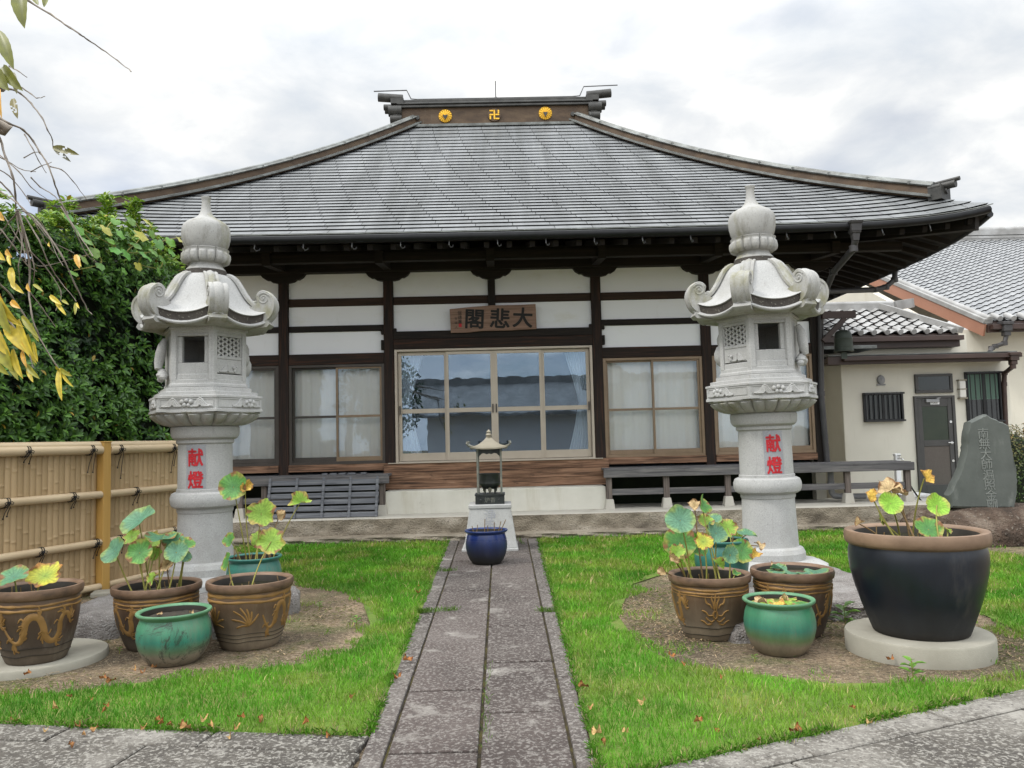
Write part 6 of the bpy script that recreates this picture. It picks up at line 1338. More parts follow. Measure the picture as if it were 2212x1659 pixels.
q.grid(30, 21, hcore); q.add([fp(t1_, a, b_) for a, b_ in ((-.62, .4), (-1.5, .4), (-1.5, 2.9), (-1.3, 3.2), (-.7, 3.1))], [(0, 1, 2, 3, 4)]); q.build('inner_branches', 'core', HT, 60, tuple(ho))
for k_, t_ in enumerate((-3.2, -1.9, -.8, .2, 1.1)):
    q = MB(); q.tube([fp(t_, -.8, 0), fp(t_+.03, -.8, .5), fp(t_-.02, -.82, 1.2)], [.05, .042, .03], 8); q.build('trunk', 'twig', HT, 60, tuple(ho))
# broad-leaved vine over the top of the hedge
VT = thing('vine', 'broad-leaved pale green vine climbing over the hedge top', 'vine', tuple(ho)); q = MB()
vl = [(232, 497, 17), (262, 505, 15), (306, 508, 18), (316, 552, 19), (275, 550, 16), (296, 530, 14), (345, 527, 15), (370, 522, 14), (392, 519, 15), (352, 560, 13), (334, 545, 13), (205, 545, 17), (183, 560, 15), (190, 520, 15), (172, 498, 14), (250, 540, 14), (320, 480, 13), (285, 478, 13), (250, 478, 12), (300, 575, 12), (345, 585, 12), (372, 545, 12), (218, 575, 12), (160, 590, 12), (240, 520, 12), (290, 500, 12), (330, 505, 13), (270, 585, 11), (150, 470, 13)]
for i, (px, py, rd) in enumerate(vl):
    # depth: on the hedge face, a little in front of the leaves
    d = ray(px, py); o__ = -.09+rr.uniform(0, .05); den_ = d.x*FN.x+d.y*FN.y; s_ = ((FO.x*FN.x+FO.y*FN.y)+o__)/den_; c_ = CAM+d*s_; r_ = rd*c_.y/FPX
    nv_ = (Vector((FN.x, FN.y, .45))+Vector((rr.uniform(-.35, .35), rr.uniform(-.35, .35), rr.uniform(-.2, .4)))).normalized(); dn = (Vector((rr.uniform(-.4, .4), 0, -1))); dn = (dn-nv_*dn.dot(nv_)).normalized(); sd_ = nv_.cross(dn)
    out_ = [(-.55, 0), (-.80, .30), (-.72, .72), (-.38, .92), (.0, .80), (.35, .92), (.55, .60), (.95, .0), (.55, -.60), (.35, -.92), (0, -.80), (-.38, -.92), (-.72, -.72), (-.80, -.30)]
    yb = rr.random() < .12; base = (.40, .38, .06) if yb else tuple(x*rr.uniform(.8, 1.2) for x in (.14, .29, .055)); q.c = base
    vs = [c_]+[c_+dn*(a*r_)+sd_*(b_*r_)+nv_*(-.16*r_*(a*a+b_*b_)+.10*r_*sin(3*a+5*b_+i)) for a, b_ in out_]; k_ = len(out_)
    q.add(vs, [(0, 1+(j+1) % k_, 1+j) for j in range(k_)])
q.build('foliage', 'leaf', VT, 0, tuple(ho), col=True).data.shade_smooth()
q = MB(); q.c = (.2, .25, .08)
prev = None
for chain in ((15, 14, 13, 11, 12), (17, 2, 5, 4, 3, 10), (16, 26, 6, 7, 8), (18, 0, 24, 15), (3, 19, 20, 9), (11, 22, 23)):
    pts = []
    for i in chain:
        px, py, _ = vl[i]; d = ray(px, py-6); den_ = d.x*FN.x+d.y*FN.y; s_ = ((FO.x*FN.x+FO.y*FN.y)-.16)/den_; pts.append(CAM+d*s_)
    q.tube(smooth_pts([tuple(p) for p in pts], 4), .006, 5)
q.build('stem', 'stem', VT, 60, tuple(ho))

# ================================================================== HOUSE ON THE RIGHT
AY = 16.0
HS = thing('house', 'cream stucco house with grey tiled roofs and a dark door right of the temple', 'house', (9, AY, 0)); HO = (9, AY, 0)
def hb_(name, mat, x0, x1, y0, y1, z0, z1, parent=None, bv=.005): return boxpart(name, mat, parent or HS, x0, x1, y0, y1, z0, z1, HO, bv)
def PA(x, y, Y=AY): return P(x, y, Y)
ax0 = PA(1827, 1000).x; ax1 = PA(2186, 900).x; az1 = PA(2000, 775).z
hb_('annex_wall', 'stucco', ax0, ax1+.0, AY, AY+1.3, .0, az1, bv=.012)
hb_('side_wall', 'stucco', 6.0, ax0-.003, AY+1.0, AY+1.3, .0, az1+.3)
mx0 = ax1+.003
hb_('main_wall', 'stucco', P(2129, 694, 17.3).x-.34, 23, AY+1.9, AY+2.1, 0, 3.75)
# gable end wall
ze = P(2129, 694, 17.3).z; sl_ = .42; VX = P(2129, 694, 17.3).x; YR2 = 27.2
q = MB(); q.prism([(AY+2.12, 0), (40, 0), (40, ze-.2), (YR2, ze+sl_*(YR2-17.3)-.2), (AY+2.12, ze-.2)], (VX-.35, 0, 0), (0, 1, 0), (0, 0, 1), (.2, 0, 0)); q.build('gable_wall', 'stucco', HS, 0, HO, recalc=True)
# annex flat eave with fascia and flat roof
fx0 = PA(1786, 780, 15.6).x; fx1 = PA(2191, 770, 15.6).x; fz1 = PA(1990, 766, 15.6).z; fz0 = PA(1990, 784, 15.6).z
hb_('fascia', 'brown_trim', fx0, fx1, 15.55, 15.62, fz0, fz1); hb_('soffit', 'brown_trim', fx0+.02, fx1-.02, 15.622, AY+.2, fz0+.03, fz1-.03)
hb_('eave_gutter', 'brown_trim', fx0+.28, fx1+.06, 15.44, 15.545, (fz0+fz1)/2-.02, fz1-.02)
q = MB(); q.hexa([(fx0, 15.5, fz1+.001), (fx1, 15.5, fz1+.001), (fx1, 17.4, fz1+.02), (fx0, 17.4, fz1+.02), (fx0, 15.5, fz1+.02), (fx1, 15.5, fz1+.02), (fx1, 17.4, fz1+.16), (fx0, 17.4, fz1+.16)]); q.build('flat_roof', 'copper_gray', HS, 0, HO)
hb_('upper_wall', 'stucco', 7.0, VX-.36, 17.45, 17.6, fz1-.2, PA(1930, 725, 17.45).z)
def wave(s_):   # S-tile cross profile, s_ in tile units
    f_ = s_-math.floor(s_); return .036*max(0, sin(PI*min(1, f_/.42)))**.8-.012*sin(PI*max(0, (f_-.42)/.58)) if f_ < .42 else -.026*sin(PI*(f_-.42)/.58)
def tileroof(name, mat, fl, fr, y0, z0, y1, z1, rows, tw, x_ref):
    q = MB(); L_ = math.hypot(y1-y0, z1-z0); ny, nz = -(z1-z0)/L_, (y1-y0)/L_; rr_ = random.Random(rows)
    for k in range(rows):
        va, vb = k/rows, (k+1)/rows+.012; x0, x1 = fl((va+vb)/2), fr((va+vb)/2); n_ = max(2, int((x1-x0)/tw*12))
        ph_ = 0
        def pt(u, v, h): x = x0+(x1-x0)*u; hh = h+wave((x-x_ref)/tw); yy = y0+(y1-y0)*v; zz = z0+(z1-z0)*v; return (x, yy+ny*hh, zz+nz*hh)
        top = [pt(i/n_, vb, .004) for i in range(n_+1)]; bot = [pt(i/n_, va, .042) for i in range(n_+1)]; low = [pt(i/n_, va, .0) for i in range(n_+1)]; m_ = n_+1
        q.k = 0; q.add(bot+top, [(i, i+1, m_+i+1, m_+i) for i in range(n_)]); q.k = 1; q.add(low+bot, [(i, i+1, m_+i+1, m_+i) for i in range(n_)])  # second faces near black: shade below each tile course painted on
    return q.build(name, [mat, 'gutter'], HS, 40, HO)  # gutter colour here only paints the shade below each tile course
zr2 = ze+sl_*(YR2-17.3)
M1 = tileroof('main_roof', 'tile', lambda v: VX+.10, lambda v: 23.0, 17.3, ze, YR2, zr2, 46, .30, VX)
q = MB(); q.hexa([(VX, 17.3, ze-.06), (19, 17.3, ze-.06), (19, YR2, zr2-.06), (VX, YR2, zr2-.06), (VX, 17.3, ze-.01), (19, 17.3, ze-.01), (19, YR2, zr2-.01), (VX, YR2, zr2-.01)]); q.build('roof_deck', 'brown_trim', M1, 0, HO)
q = MB(); q.hexa([(VX, YR2, zr2-.06), (19, YR2, zr2-.06), (19, 41, ze-.1), (VX, 41, ze-.1), (VX, YR2, zr2+.02), (19, YR2, zr2+.02), (19, 41, ze), (VX, 41, ze)]); q.build('rear_slope', 'tile', M1, 0, HO)
q = MB(); q.box(VX-.05, 23, YR2-.22, YR2+.22, zr2-.1, zr2+.32); q.tube([(VX-.1, YR2, zr2+.36), (23, YR2, zr2+.36)], .13, 10)
for k in range(3): q.box(VX-.06, 23, YR2-.24+.02*k, YR2+.24-.02*k, zr2+.04+.09*k, zr2+.065+.09*k)
q.build('ridge', 'tile_old', M1, 40, HO)
q = MB(); v_ = Vector((0, YR2-17.3, zr2-ze)); vn = v_.normalized(); a = Vector((VX, 17.25, ze-.02)); un = Vector((0, -vn.z, vn.y))
q.obox(a+v_/2+Vector((-.02, 0, 0))-un*.19, vn*(v_.length/2), Vector((.022, 0, 0)), un*.135); q.build('bargeboard', 'terracotta', M1, 0, HO)
q = MB(); q.obox(a+v_/2+Vector((.03, 0, 0))+un*.01, vn*(v_.length/2), Vector((.10, 0, 0)), un*.055); q.tube([a+Vector((.06, 0, 0))+un*.06, a+v_+Vector((.06, 0, 0))+un*.06], .07, 10); bevel(q.build('verge_tiles', 'tile_old', M1, 40, HO), .01, 1)
for k in range(14):
    q = MB(); q.tube([(VX+.22+k*.30+.06, 17.22, ze+.04), (VX+.22+k*.30+.06, 17.5, ze+.16)], .062, 10); q.build('eave_tile', 'tile_old', M1, 40, HO)
hb_('eave_gutter', 'brown_trim', VX+.05, 19, 17.12, 17.25, ze-.20, ze-.09, M1); hb_('eave_soffit', 'brown_trim', VX+.02, 19, 17.26, 17.34, ze-.25, ze-.065, M1)
h0 = P(2172, 700, 17.15)
q = MB()
for z0_, z1_, w_ in ((-.02, .05, .12), (-.16, -.02, .095), (-.26, -.16, .07)): q.box(h0.x-w_, h0.x+w_, h0.y-w_, h0.y+w_, h0.z+z0_, h0.z+z1_)
bevel(q.build('rain_head', 'pipe', HS, 0, HO), .008, 1)
pipe([h0+Vector((0, 0, -.25)), h0+Vector((-.05, .0, -.42)), P(2150, 748, 17.2), P(2142, 752, 17.0), P(2138, 762, 16.2)], .05, 'downspout', 'pipe', HS, HO)
# lower tiled roof with its own ridge and hip
z2 = P(1930, 722, 17.2).z; y2r = 18.75; z2r = P(1880, 668, y2r).z; lx0 = P(1770, 720, 17.2).x-.5; lx1 = P(2070, 716, 17.2).x
L1 = tileroof('lower_roof', 'tile_old', lambda v: lx0, lambda v: lx1-.95*v, 17.2, z2, y2r, z2r, 7, .29, lx1)
q = MB(); q.hexa([(lx0, 17.2, z2-.1), (lx1, 17.2, z2-.1), (lx1-.9, y2r, z2r-.1), (lx0, y2r, z2r-.1), (lx0, 17.2, z2-.012), (lx1, 17.2, z2-.012), (lx1-.9, y2r, z2r-.012), (lx0, y2r, z2r-.012)]); q.build('roof_deck', 'brown_trim', L1, 0, HO)
q = MB(); q.beam((lx1+.03, 17.15, z2+.05), (lx1-.95, y2r, z2r+.08), .2, .13); q.build('hip_tiles', 'tile_old', L1, 0, HO)
q = MB(); rx1 = P(1928, 668, y2r).x; q.box(lx0, rx1, y2r-.1, y2r+.12, z2r-.05, z2r+.10); q.tube([(lx0, y2r, z2r+.12), (rx1, y2r, z2r+.12)], .075, 10); q.beam((rx1, y2r, z2r+.06), (P(1965, 650, 19.3).x, 19.3, P(1965, 655, 19.3).z), .22, .22); q.build('ridge', 'tile_old', L1, 40, HO)
for k in range(14):
    x = lx1-.14-k*.29
    if x > lx0: q = MB(); q.tube([(x, 17.12, z2+.035), (x, 17.4, z2+.15)], .06, 10); q.build('eave_tile', 'tile_old', L1, 40, HO)
hb_('eave_gutter', 'brown_trim', lx0, lx1+.02, 17.02, 17.15, z2-.17, z2-.07, L1); hb_('eave_soffit', 'brown_trim', lx0, lx1, 17.16, 17.45, z2-.30, z2-.11, L1)
hb_('canopy', 'copper_gray', P(1755, 748, 16.6).x, P(1880, 750, 16.6).x, 16.3, 17.2, PA(1830, 754, 16.6).z-.03, PA(1830, 750, 16.6).z+.0)
# door, transom, windows, lamps
d0, d1 = PA(1978, 960).x, PA(2066, 960).x; dz1 = PA(2018, 855).z; dz0 = .12
q = MB(); q.box(d0, d0+.06, AY-.05, AY+.05, dz0, dz1); q.box(d1-.06, d1, AY-.05, AY+.05, dz0, dz1); q.box(d0+.06, d1-.06, AY-.05, AY+.05, dz1-.05, dz1); q.box(d0+.06, d1-.06, AY-.05, AY+.05, dz0, dz0+.03)
DR = bevel(q.build('door', 'door_frame', HS, 0, HO), .004, 1); DR['label'] = 'dark framed door with a green upper pane and a brown lower panel'
a, b, zm_ = d0+.065, d1-.065, PA(2025, 957).z
q = MB(); q.box(a, a+.09, AY-.035, AY+.02, dz0+.03, dz1-.055); q.box(b-.09, b, AY-.035, AY+.02, dz0+.03, dz1-.055); q.box(a+.09, b-.09, AY-.035, AY+.02, dz1-.055-.16, dz1-.055); q.box(a+.09, b-.09, AY-.035, AY+.02, dz0+.03, dz0+.28); q.box(a+.09, b-.09, AY-.035, AY+.02, zm_-.06, zm_+.06); bevel(q.build('leaf_frame', 'door_frame', DR, 0, HO), .004, 1)
hb_('door_pane', 'door_green', a+.09, b-.09, AY-.02, AY+.0, zm_+.06, dz1-.215, DR, 0); hb_('door_panel', 'door_tan', a+.09, b-.09, AY-.02, AY+.0, dz0+.28, zm_-.06, DR, 0)
q = MB(); q.tube([(b-.045, AY-.04, zm_), (b-.045, AY-.085, zm_), (b-.15, AY-.09, zm_+.005)], .013, 8); q.tube([(b-.045, AY-.03, zm_), (b-.045, AY-.045, zm_)], .028, 12); q.build('handle', 'chrome', DR, 50, HO)
for zz in (zm_+.42, zm_-.36): q = MB(); q.tube([(b-.045, AY-.03, zz), (b-.045, AY-.05, zz)], .026, 12); q.build('lock', 'chrome', DR, 50, HO)
cz = dz1-.10; q = MB(); q.box(a+.16, a+.42, AY-.09, AY-.036, cz-.03, cz+.03); q.beam((a+.36, AY-.10, cz+.04), (a+.50, AY-.02, cz+.06), .02, .02); q.build('door_closer', 'pvc_gray', DR, 0, HO)
sg0 = PA(2017, 870); q = MB(); q.box(sg0.x-.09, sg0.x+.09, AY-.043, AY-.036, sg0.z-.035, sg0.z+.035); SGN = q.build('sign_plate', 'white_plastic', DR, 0, HO)
letters('character', 'TOILET', .05, 'black_metal_and_shade', SGN, Matrix.Translation((sg0.x-9, -.0445, sg0.z))@FACE, .001, .001)
t0, t1, tz0, tz1 = PA(1975, 830).x, PA(2056, 830).x, PA(2015, 849).z, PA(2015, 808).z
q = MB(); q.box(t0, t1, AY-.05, AY+.02, tz0, tz0+.06); q.box(t0, t1, AY-.05, AY+.02, tz1-.05, tz1); q.box(t0, t0+.06, AY-.05, AY+.02, tz0+.06, tz1-.05); q.box(t1-.06, t1, AY-.05, AY+.02, tz0+.06, tz1-.05); TW = bevel(q.build('transom', 'door_frame', HS, 0, HO), .004, 1)
hb_('pane', 'dark_glass', t0+.06, t1-.06, AY-.03, AY-.01, tz0+.06, tz1-.05, TW, 0)
def barred(px0, px1, py0, py1, nbar, lbl, blind=False):
    x0, x1 = PA(px0, (py0+py1)/2).x, PA(px1, (py0+py1)/2).x; z1, z0 = PA((px0+px1)/2, py0).z, PA((px0+px1)/2, py1).z
    q = MB(); q.box(x0, x1, AY-.05, AY+.02, z0, z0+.05); q.box(x0, x1, AY-.05, AY+.02, z1-.05, z1); q.box(x0, x0+.05, AY-.05, AY+.02, z0+.05, z1-.05); q.box(x1-.05, x1, AY-.05, AY+.02, z0+.05, z1-.05); xm = (x0+x1)/2; q.box(xm-.025, xm+.025, AY-.035, AY+.02, z0+.05, z1-.05)
    W = bevel(q.build('barred_window', 'black_metal_and_shade', HS, 0, HO), .003, 1); W['label'] = lbl
    hb_('pane', 'dark_glass', x0+.05, x1-.05, AY-.02, AY-.004, z0+.05, z1-.05, W, 0)
    if blind: hb_('blind', 'blind', x0+.06, x1-.06, AY-.026, AY-.0205, z0+(z1-z0)*.45, z1-.05, W, 0)
    for k in range(nbar):
        q = MB(); x = x0+.06+(x1-x0-.12)*k/(nbar-1); q.tube([(x, AY-.10, z0+.0), (x, AY-.10, z1-.0)], .011, 6); q.build('bar', 'black_metal_and_shade', W, 50, HO)
    for zz in (z0+.02, z1-.02):
        q = MB(); q.box(x0, x1, AY-.112, AY-.052, zz-.018, zz+.018); q.build('bar_frame', 'black_metal_and_shade', W, 0, HO)
barred(1864, 1950, 848, 911, 8, 'wide low window behind black bars'); barred(2085, 2162, 803, 912, 7, 'tall window with a green blind behind black bars', True)
c_ = PA(1902, 821); q = MB()
q.lathe([(.0, .0), (.075, 0), (.08, .012), (.07, .03), (.0, .05)], 20, (0, 0, 0)); q.v = [(c_.x+v[0], AY-.0-v[2]*1.6, c_.z+v[1]*1.25) for v in q.v]; q.box(c_.x-.085, c_.x+.085, AY-.03, AY-.001, c_.z-.11, c_.z-.08); q.build('dome_lamp', 'pvc_gray', HS, 40, HO, recalc=True)
c_ = PA(2075, 841); q = MB(); q.box(c_.x-.065, c_.x+.065, AY-.09, AY-.001, c_.z-.17, c_.z+.17); WL = bevel(q.build('wall_lamp', 'lamp_glass', HS, 0, HO), .02, 2)
q = MB(); q.box(c_.x-.078, c_.x+.078, AY-.10, AY, c_.z-.195, c_.z-.17); q.box(c_.x-.078, c_.x+.078, AY-.10, AY, c_.z+.17, c_.z+.195); q.box(c_.x-.072, c_.x+.072, AY-.098, AY-.0, c_.z-.012, c_.z+.012); q.build('lamp_trim', 'bronze_roof', WL, 0, HO)
hb_('door_mat', 'green_mat', d0-.15, d1+.25, AY-.75, AY-.06, .06, .085, HS, 0)
e0 = P(2187, 768, 15.5); q = MB()
for z0_, z1_, w_ in ((.0, .06, .11), (-.10, .0, .085), (-.18, -.10, .06)): q.box(e0.x-w_, e0.x+w_, e0.y-w_, e0.y+w_, e0.z+z0_, e0.z+z1_)
bevel(q.build('rain_head', 'brown_trim', HS, 0, HO), .008, 1)
pipe([e0+Vector((0, 0, -.17)), P(2188, 792, 15.5), P(2170, 806, 15.9), P(2169, 830, 15.93), P(2176, 1000, 15.93)], .045, 'downspout', 'brown_trim', HS, HO)
# pipes and tap by the veranda end
tp = P(1938, 1000, 14.6); TP = thing('water_tap_post', 'white plastic water tap post behind the veranda end', 'water tap', (tp.x, 14.6, .06))
q = MB(); q.box(-.045, .045, -.045, .045, 0, P(1938, 985, 14.6).z-.06); q.box(-.052, .052, -.052, .052, P(1938, 985, 14.6).z-.06, P(1938, 982, 14.6).z-.04); bevel(q.build('tap_column', 'white_plastic', TP, 0), .006, 1); zt_ = P(1938, 990, 14.6).z-.06
q = MB(); q.tube([(.0, -.04, zt_), (.02, -.12, zt_), (.05, -.14, zt_-.03)], .012, 8); q.tube([(.0, -.09, zt_), (.0, -.09, zt_+.05)], .008, 6); q.box(-.03, .03, -.10, -.08, zt_+.05, zt_+.06); q.build('tap', 'chrome', TP, 50)
bp = P(1960, 1050, 14.4); q = MB(); q.hexa([(-.22, -.2, 0), (.22, -.2, 0), (.22, .2, 0), (-.22, .2, 0), (-.25, -.23, .26), (.25, -.23, .26), (.25, .23, .26), (-.25, .23, .26)]); q.hexa([(-.27, -.25, .26), (.27, -.25, .26), (.27, .25, .26), (-.27, .25, .26), (-.27, -.25, .31), (.27, -.25, .31), (.27, .25, .31), (-.27, .25, .31)]); o = bevel(q.build('water_basin', 'white_plastic', None, 0), .01, 2); o.location = (bp.x, 14.3, .06); tag(o, 'white plastic basin standing behind the veranda end', 'basin')
q = MB(); y_ = 13.5; a = P(1795, 1040, y_); b_ = P(1803, 1074, y_); q.tube(smooth_pts([(a.x, y_, .9), (a.x, y_, .56), (a.x+.02, y_, .46), (a.x+.12, y_, .415), (P(1870, 1074, y_).x, y_, .41)], 4), .05, 12); q.tube([(a.x, y_, .62), (a.x, y_, .68)], .058, 12); q.tube([(a.x+.18, y_, .413), (a.x+.25, y_, .413)], .058, 12); tag(q.build('drain_pipe', 'pvc_gray', None, 50), 'grey plastic drain pipe bending under the right veranda', 'pipe')
q = MB(); pts = [P(x, y, Y) for x, y, Y in ((1962, 1040, 14.2), (1975, 1062, 14.0), (1995, 1085, 13.8), (2015, 1078, 14.0), (2030, 1082, 13.6))]
q.tube(smooth_pts([tuple(p) for p in pts], 5), .014, 6); tag(q.build('hose', 'rope', None, 60), 'black hose trailing from the tap toward the dark door', 'hose')

# ================================================================== STELE, ROCK, SHRUB
SY = 10.45
st_pts = [(2056, 1097), (2052, 1070), (2062, 1050), (2076, 1020), (2087, 985), (2090, 960), (2091, 935), (2096, 912), (2118, 901), (2132, 895.5), (2150, 906), (2168, 912), (2180, 920), (2184, 950), (2190, 985), (2196, 1010), (2199, 1040), (2198, 1070), (2192, 1098)]
pp_ = [P(x, y, SY) for x, y in st_pts]; sc0 = Vector((sum(p.x for p in pp_)/len(pp_), SY, min(p.z for p in pp_)))
ST = thing('memorial_stone', 'greenish upright memorial stone carved with a column of characters on a dark rock', 'stone monument', tuple(sc0)); q = MB(); rr = random.Random(3)
fine = []
for i in range(len(pp_)):
    a, b_ = pp_[i], pp_[(i+1) % len(pp_)]
    for j in range(4): v = a.lerp(b_, j/4); fine.append(((v.x-sc0.x)+rr.uniform(-.006, .006), (v.z-sc0.z)+rr.uniform(-.006, .006)))
n_ = len(fine); cx_ = sum(p[0] for p in fine)/n_; cz_ = sum(p[1] for p in fine)/n_; vs = []
for sc_, yy in ((.965, -.005), (1.0, .02), (1.01, .09), (.98, .16), (.9, .19)):
    for (x, z) in fine: vs.append((cx_+(x-cx_)*sc_, yy+rr.uniform(-.005, .005), cz_+(z-cz_)*sc_))
q.add(vs, [(j*n_+i, j*n_+(i+1) % n_, (j+1)*n_+(i+1) % n_, (j+1)*n_+i) for j in range(4) for i in range(n_)]+[tuple(range(n_)), tuple(4*n_+i for i in range(n_-1, -1, -1))])
q.build('slab', 'stele', ST, 35, recalc=True)
for i, ch in enumerate('南無大師遍照金剛'):
    y = 936+i*22.2; c_ = P(2123+i*2.9, y, SY); letters('character', ch, .155, 'engrave', ST, Matrix.Translation((c_.x-sc0.x, -.0065, c_.z-sc0.z))@FACE, .003, .001)
def boulder(name, label, cat, c, sx, sy, sz, mat, seed, flat=.7, group=None, n1_=48, n2_=24, amp=.12):
    rr = random.Random(seed); ph = [rr.uniform(0, 9) for _ in range(9)]; q = MB()
    def fn(u, v):
        th = 2*PI*u; ph_ = -PI/2+PI*v; x, y, z = cos(ph_)*cos(th), cos(ph_)*sin(th), sin(ph_)
        e_ = .62; f_ = lambda t: math.copysign(abs(t)**e_, t); x, y, z = f_(x), f_(y), f_(z)
        k = 1+amp*(sin(2.3*x+ph[0]+1.7*z)*.5+sin(3.1*y+ph[1]+x*2)*.4+sin(5.3*z+ph[2]+y*3)*.3+sin(9*x+7*y+ph[3])*.16+sin(13*z+11*x+ph[4])*.12)
        return (x*sx*k, y*sy*k, max(-.12, z)*sz*(k if z < flat else 1+(k-1)*.5))
    q.grid(n1_, n2_, fn, cu=True); o = q.build(name, mat, None, 50); o.location = c
    return tag(o, label, cat, group)
boulder('rock', 'large dark brown rock carrying the memorial stone', 'rock', (6.62, 10.75, .0), 1.13, .62, .49, 'rock_brown', 4, .6, None, 120, 50, .10)
boulder('rock', 'small pitted stone wedged between the right front pots', 'rock', (G(1610, 1392).x, G(1610, 1392).y+.08, 0), .07, .07, .13, 'rough_stone', 9, amp=.3)
boulder('rock', 'small pale stone standing between the left brown pots', 'rock', (G(443, 1400).x, 6.45, .0), .055, .05, .42, 'granite_mossy', 15, amp=.2)
boulder('rock', 'reddish dark stone block left of the brown banded pot', 'rock', (G(222, 1372).x, 6.62, .0), .20, .17, .20, 'rough_stone', 21, .3, amp=.06)
boulder('rock', 'pale broken stone lump right of the ochre leaf pot', 'rock', (G(640, 1305).x, 7.35, .0), .13, .13, .23, 'rough_stone', 25, amp=.25)
fo_ = G(232, 1288); q = MB(); q.box(-.20, .16, -.12, .12, 0, .05); o = bevel(q.build('footing_stone', 'disc', None, 0), .012, 2); o.location = (fo_.x+.04, fo_.y+.05, 0); o.rotation_euler = (0, 0, .3); tag(o, 'flat stone slab at the foot of the yellow fence post', 'stone')
# clipped shrub behind the memorial stone
r = np.random.default_rng(8); n_ = 5200
c_ = P(2225, 990, 12.2); SH = thing('shrub', 'clipped shrub with rusty tips behind the memorial stone', 'shrub', (c_.x, 12.6, .06)); zt_ = P(2200, 922, 12.0).z-.06; d = unit(r.normal(0, 1, (n_, 3))); d[:, 2] = np.abs(d[:, 2])
e_ = .5; dd = np.sign(d)*np.abs(d)**e_; rad = r.uniform(.90, 1.03, (n_, 1)); pos = dd*np.array((.62, .62, zt_))*rad; nm = unit(d+r.normal(0, .35, (n_, 3)))
dr = unit(np.cross(nm, r.normal(0, 1, (n_, 3)))+nm*.5); top_ = np.clip((pos[:, 2]/zt_-.45)*2, 0, 1)[:, None]*r.random((n_, 1))
col = np.array((.055, .10, .025))*(1-top_)+np.array((.26, .16, .035))*top_; col *= r.uniform(.6, 1.3, (n_, 1)); wh = (r.random(n_) < .03) & (pos[:, 2] < zt_*.5); col[wh] = (.7, .68, .6)
leafcloud('foliage', pos, dr, nm, r.uniform(.025, .05, n_), r.uniform(.009, .015, n_), col, 'leaf', SH)
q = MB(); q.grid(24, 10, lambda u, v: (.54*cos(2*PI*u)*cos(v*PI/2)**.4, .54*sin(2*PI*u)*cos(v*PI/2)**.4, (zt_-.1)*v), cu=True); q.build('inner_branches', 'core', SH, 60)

# ================================================================== OVERHANGING CHERRY BRANCHES
CT = thing('weeping_cherry', 'weeping cherry branches with yellowing leaves hanging in at the upper left', 'tree', (-3.6, 2.6, 0)); ct = Vector(CT.location)
q = MB(); q.tube([(-4.9, 2.3, 0), (-4.88, 2.3, 1.4), (-4.8, 2.35, 2.6), (-4.5, 2.45, 3.2), (-4.0, 2.6, 3.5)], [.14, .12, .10, .07, .045], 12); q.build('trunk', 'twig', CT, 60, tuple(ct))
c7 = lambda p, Y: P(p[0]/1.659*.553, p[1]/1.659*.553, Y)                  # crop coordinates of the study of the upper left
c8 = lambda p, Y: P(p[0]/1.3825*.553, (800+p[1]/1.3825)*.553, Y)
tw = [([(-160, -190), (60, -70), (190, 10), (330, 95), (450, 178), (520, 222), (570, 258), (660, 320), (765, 395), (848, 465)], c7, 2.6, .0045),
 ([(-120, 700), (0, 765), (60, 800), (150, 842), (215, 915), (258, 985), (310, 1065), (350, 1180), (378, 1255), (430, 1385), (520, 1530), (600, 1660)], c7, 3.0, .0055),
 ([(-80, 520), (60, 575), (130, 605), (200, 670), (270, 762), (308, 840), (338, 905), (343, 955)], c7, 2.6, .004), ([(60, 430), (120, 462), (175, 500)], c7, 2.6, .003), ([(130, 560), (200, 610), (240, 635), (290, 625)], c7, 2.6, .0028),
 ([(318, 1078), (400, 1100), (470, 1170), (560, 1292)], c7, 3.0, .003), ([(150, 1025), (215, 990), (262, 985)], c7, 3.0, .0028), ([(200, 1115), (260, 1080), (335, 1050)], c7, 3.0, .003), ([(160, 870), (210, 960), (250, 1040), (300, 1120)], c7, 3.0, .003),
 ([(-60, 780), (0, 900), (40, 1030), (80, 1135), (100, 1260), (108, 1400), (140, 1560), (170, 1700)], c7, 3.1, .006), ([(-40, 1000), (60, 1052), (140, 1098), (230, 1112)], c7, 3.1, .003), ([(-40, 1080), (60, 1140), (160, 1260), (200, 1330)], c7, 3.1, .003),
 ([(-30, 1150), (60, 1240), (150, 1360), (230, 1440), (330, 1560), (480, 1640)], c7, 3.1, .004), ([(0, 1240), (90, 1300), (200, 1400), (290, 1560), (350, 1640)], c7, 3.05, .0035), ([(200, 1150), (260, 1210), (340, 1260), (400, 1320), (440, 1390)], c7, 3.05, .003), ([(-20, 990), (120, 1110), (200, 1210), (315, 1300)], c7, 3.05, .003)]
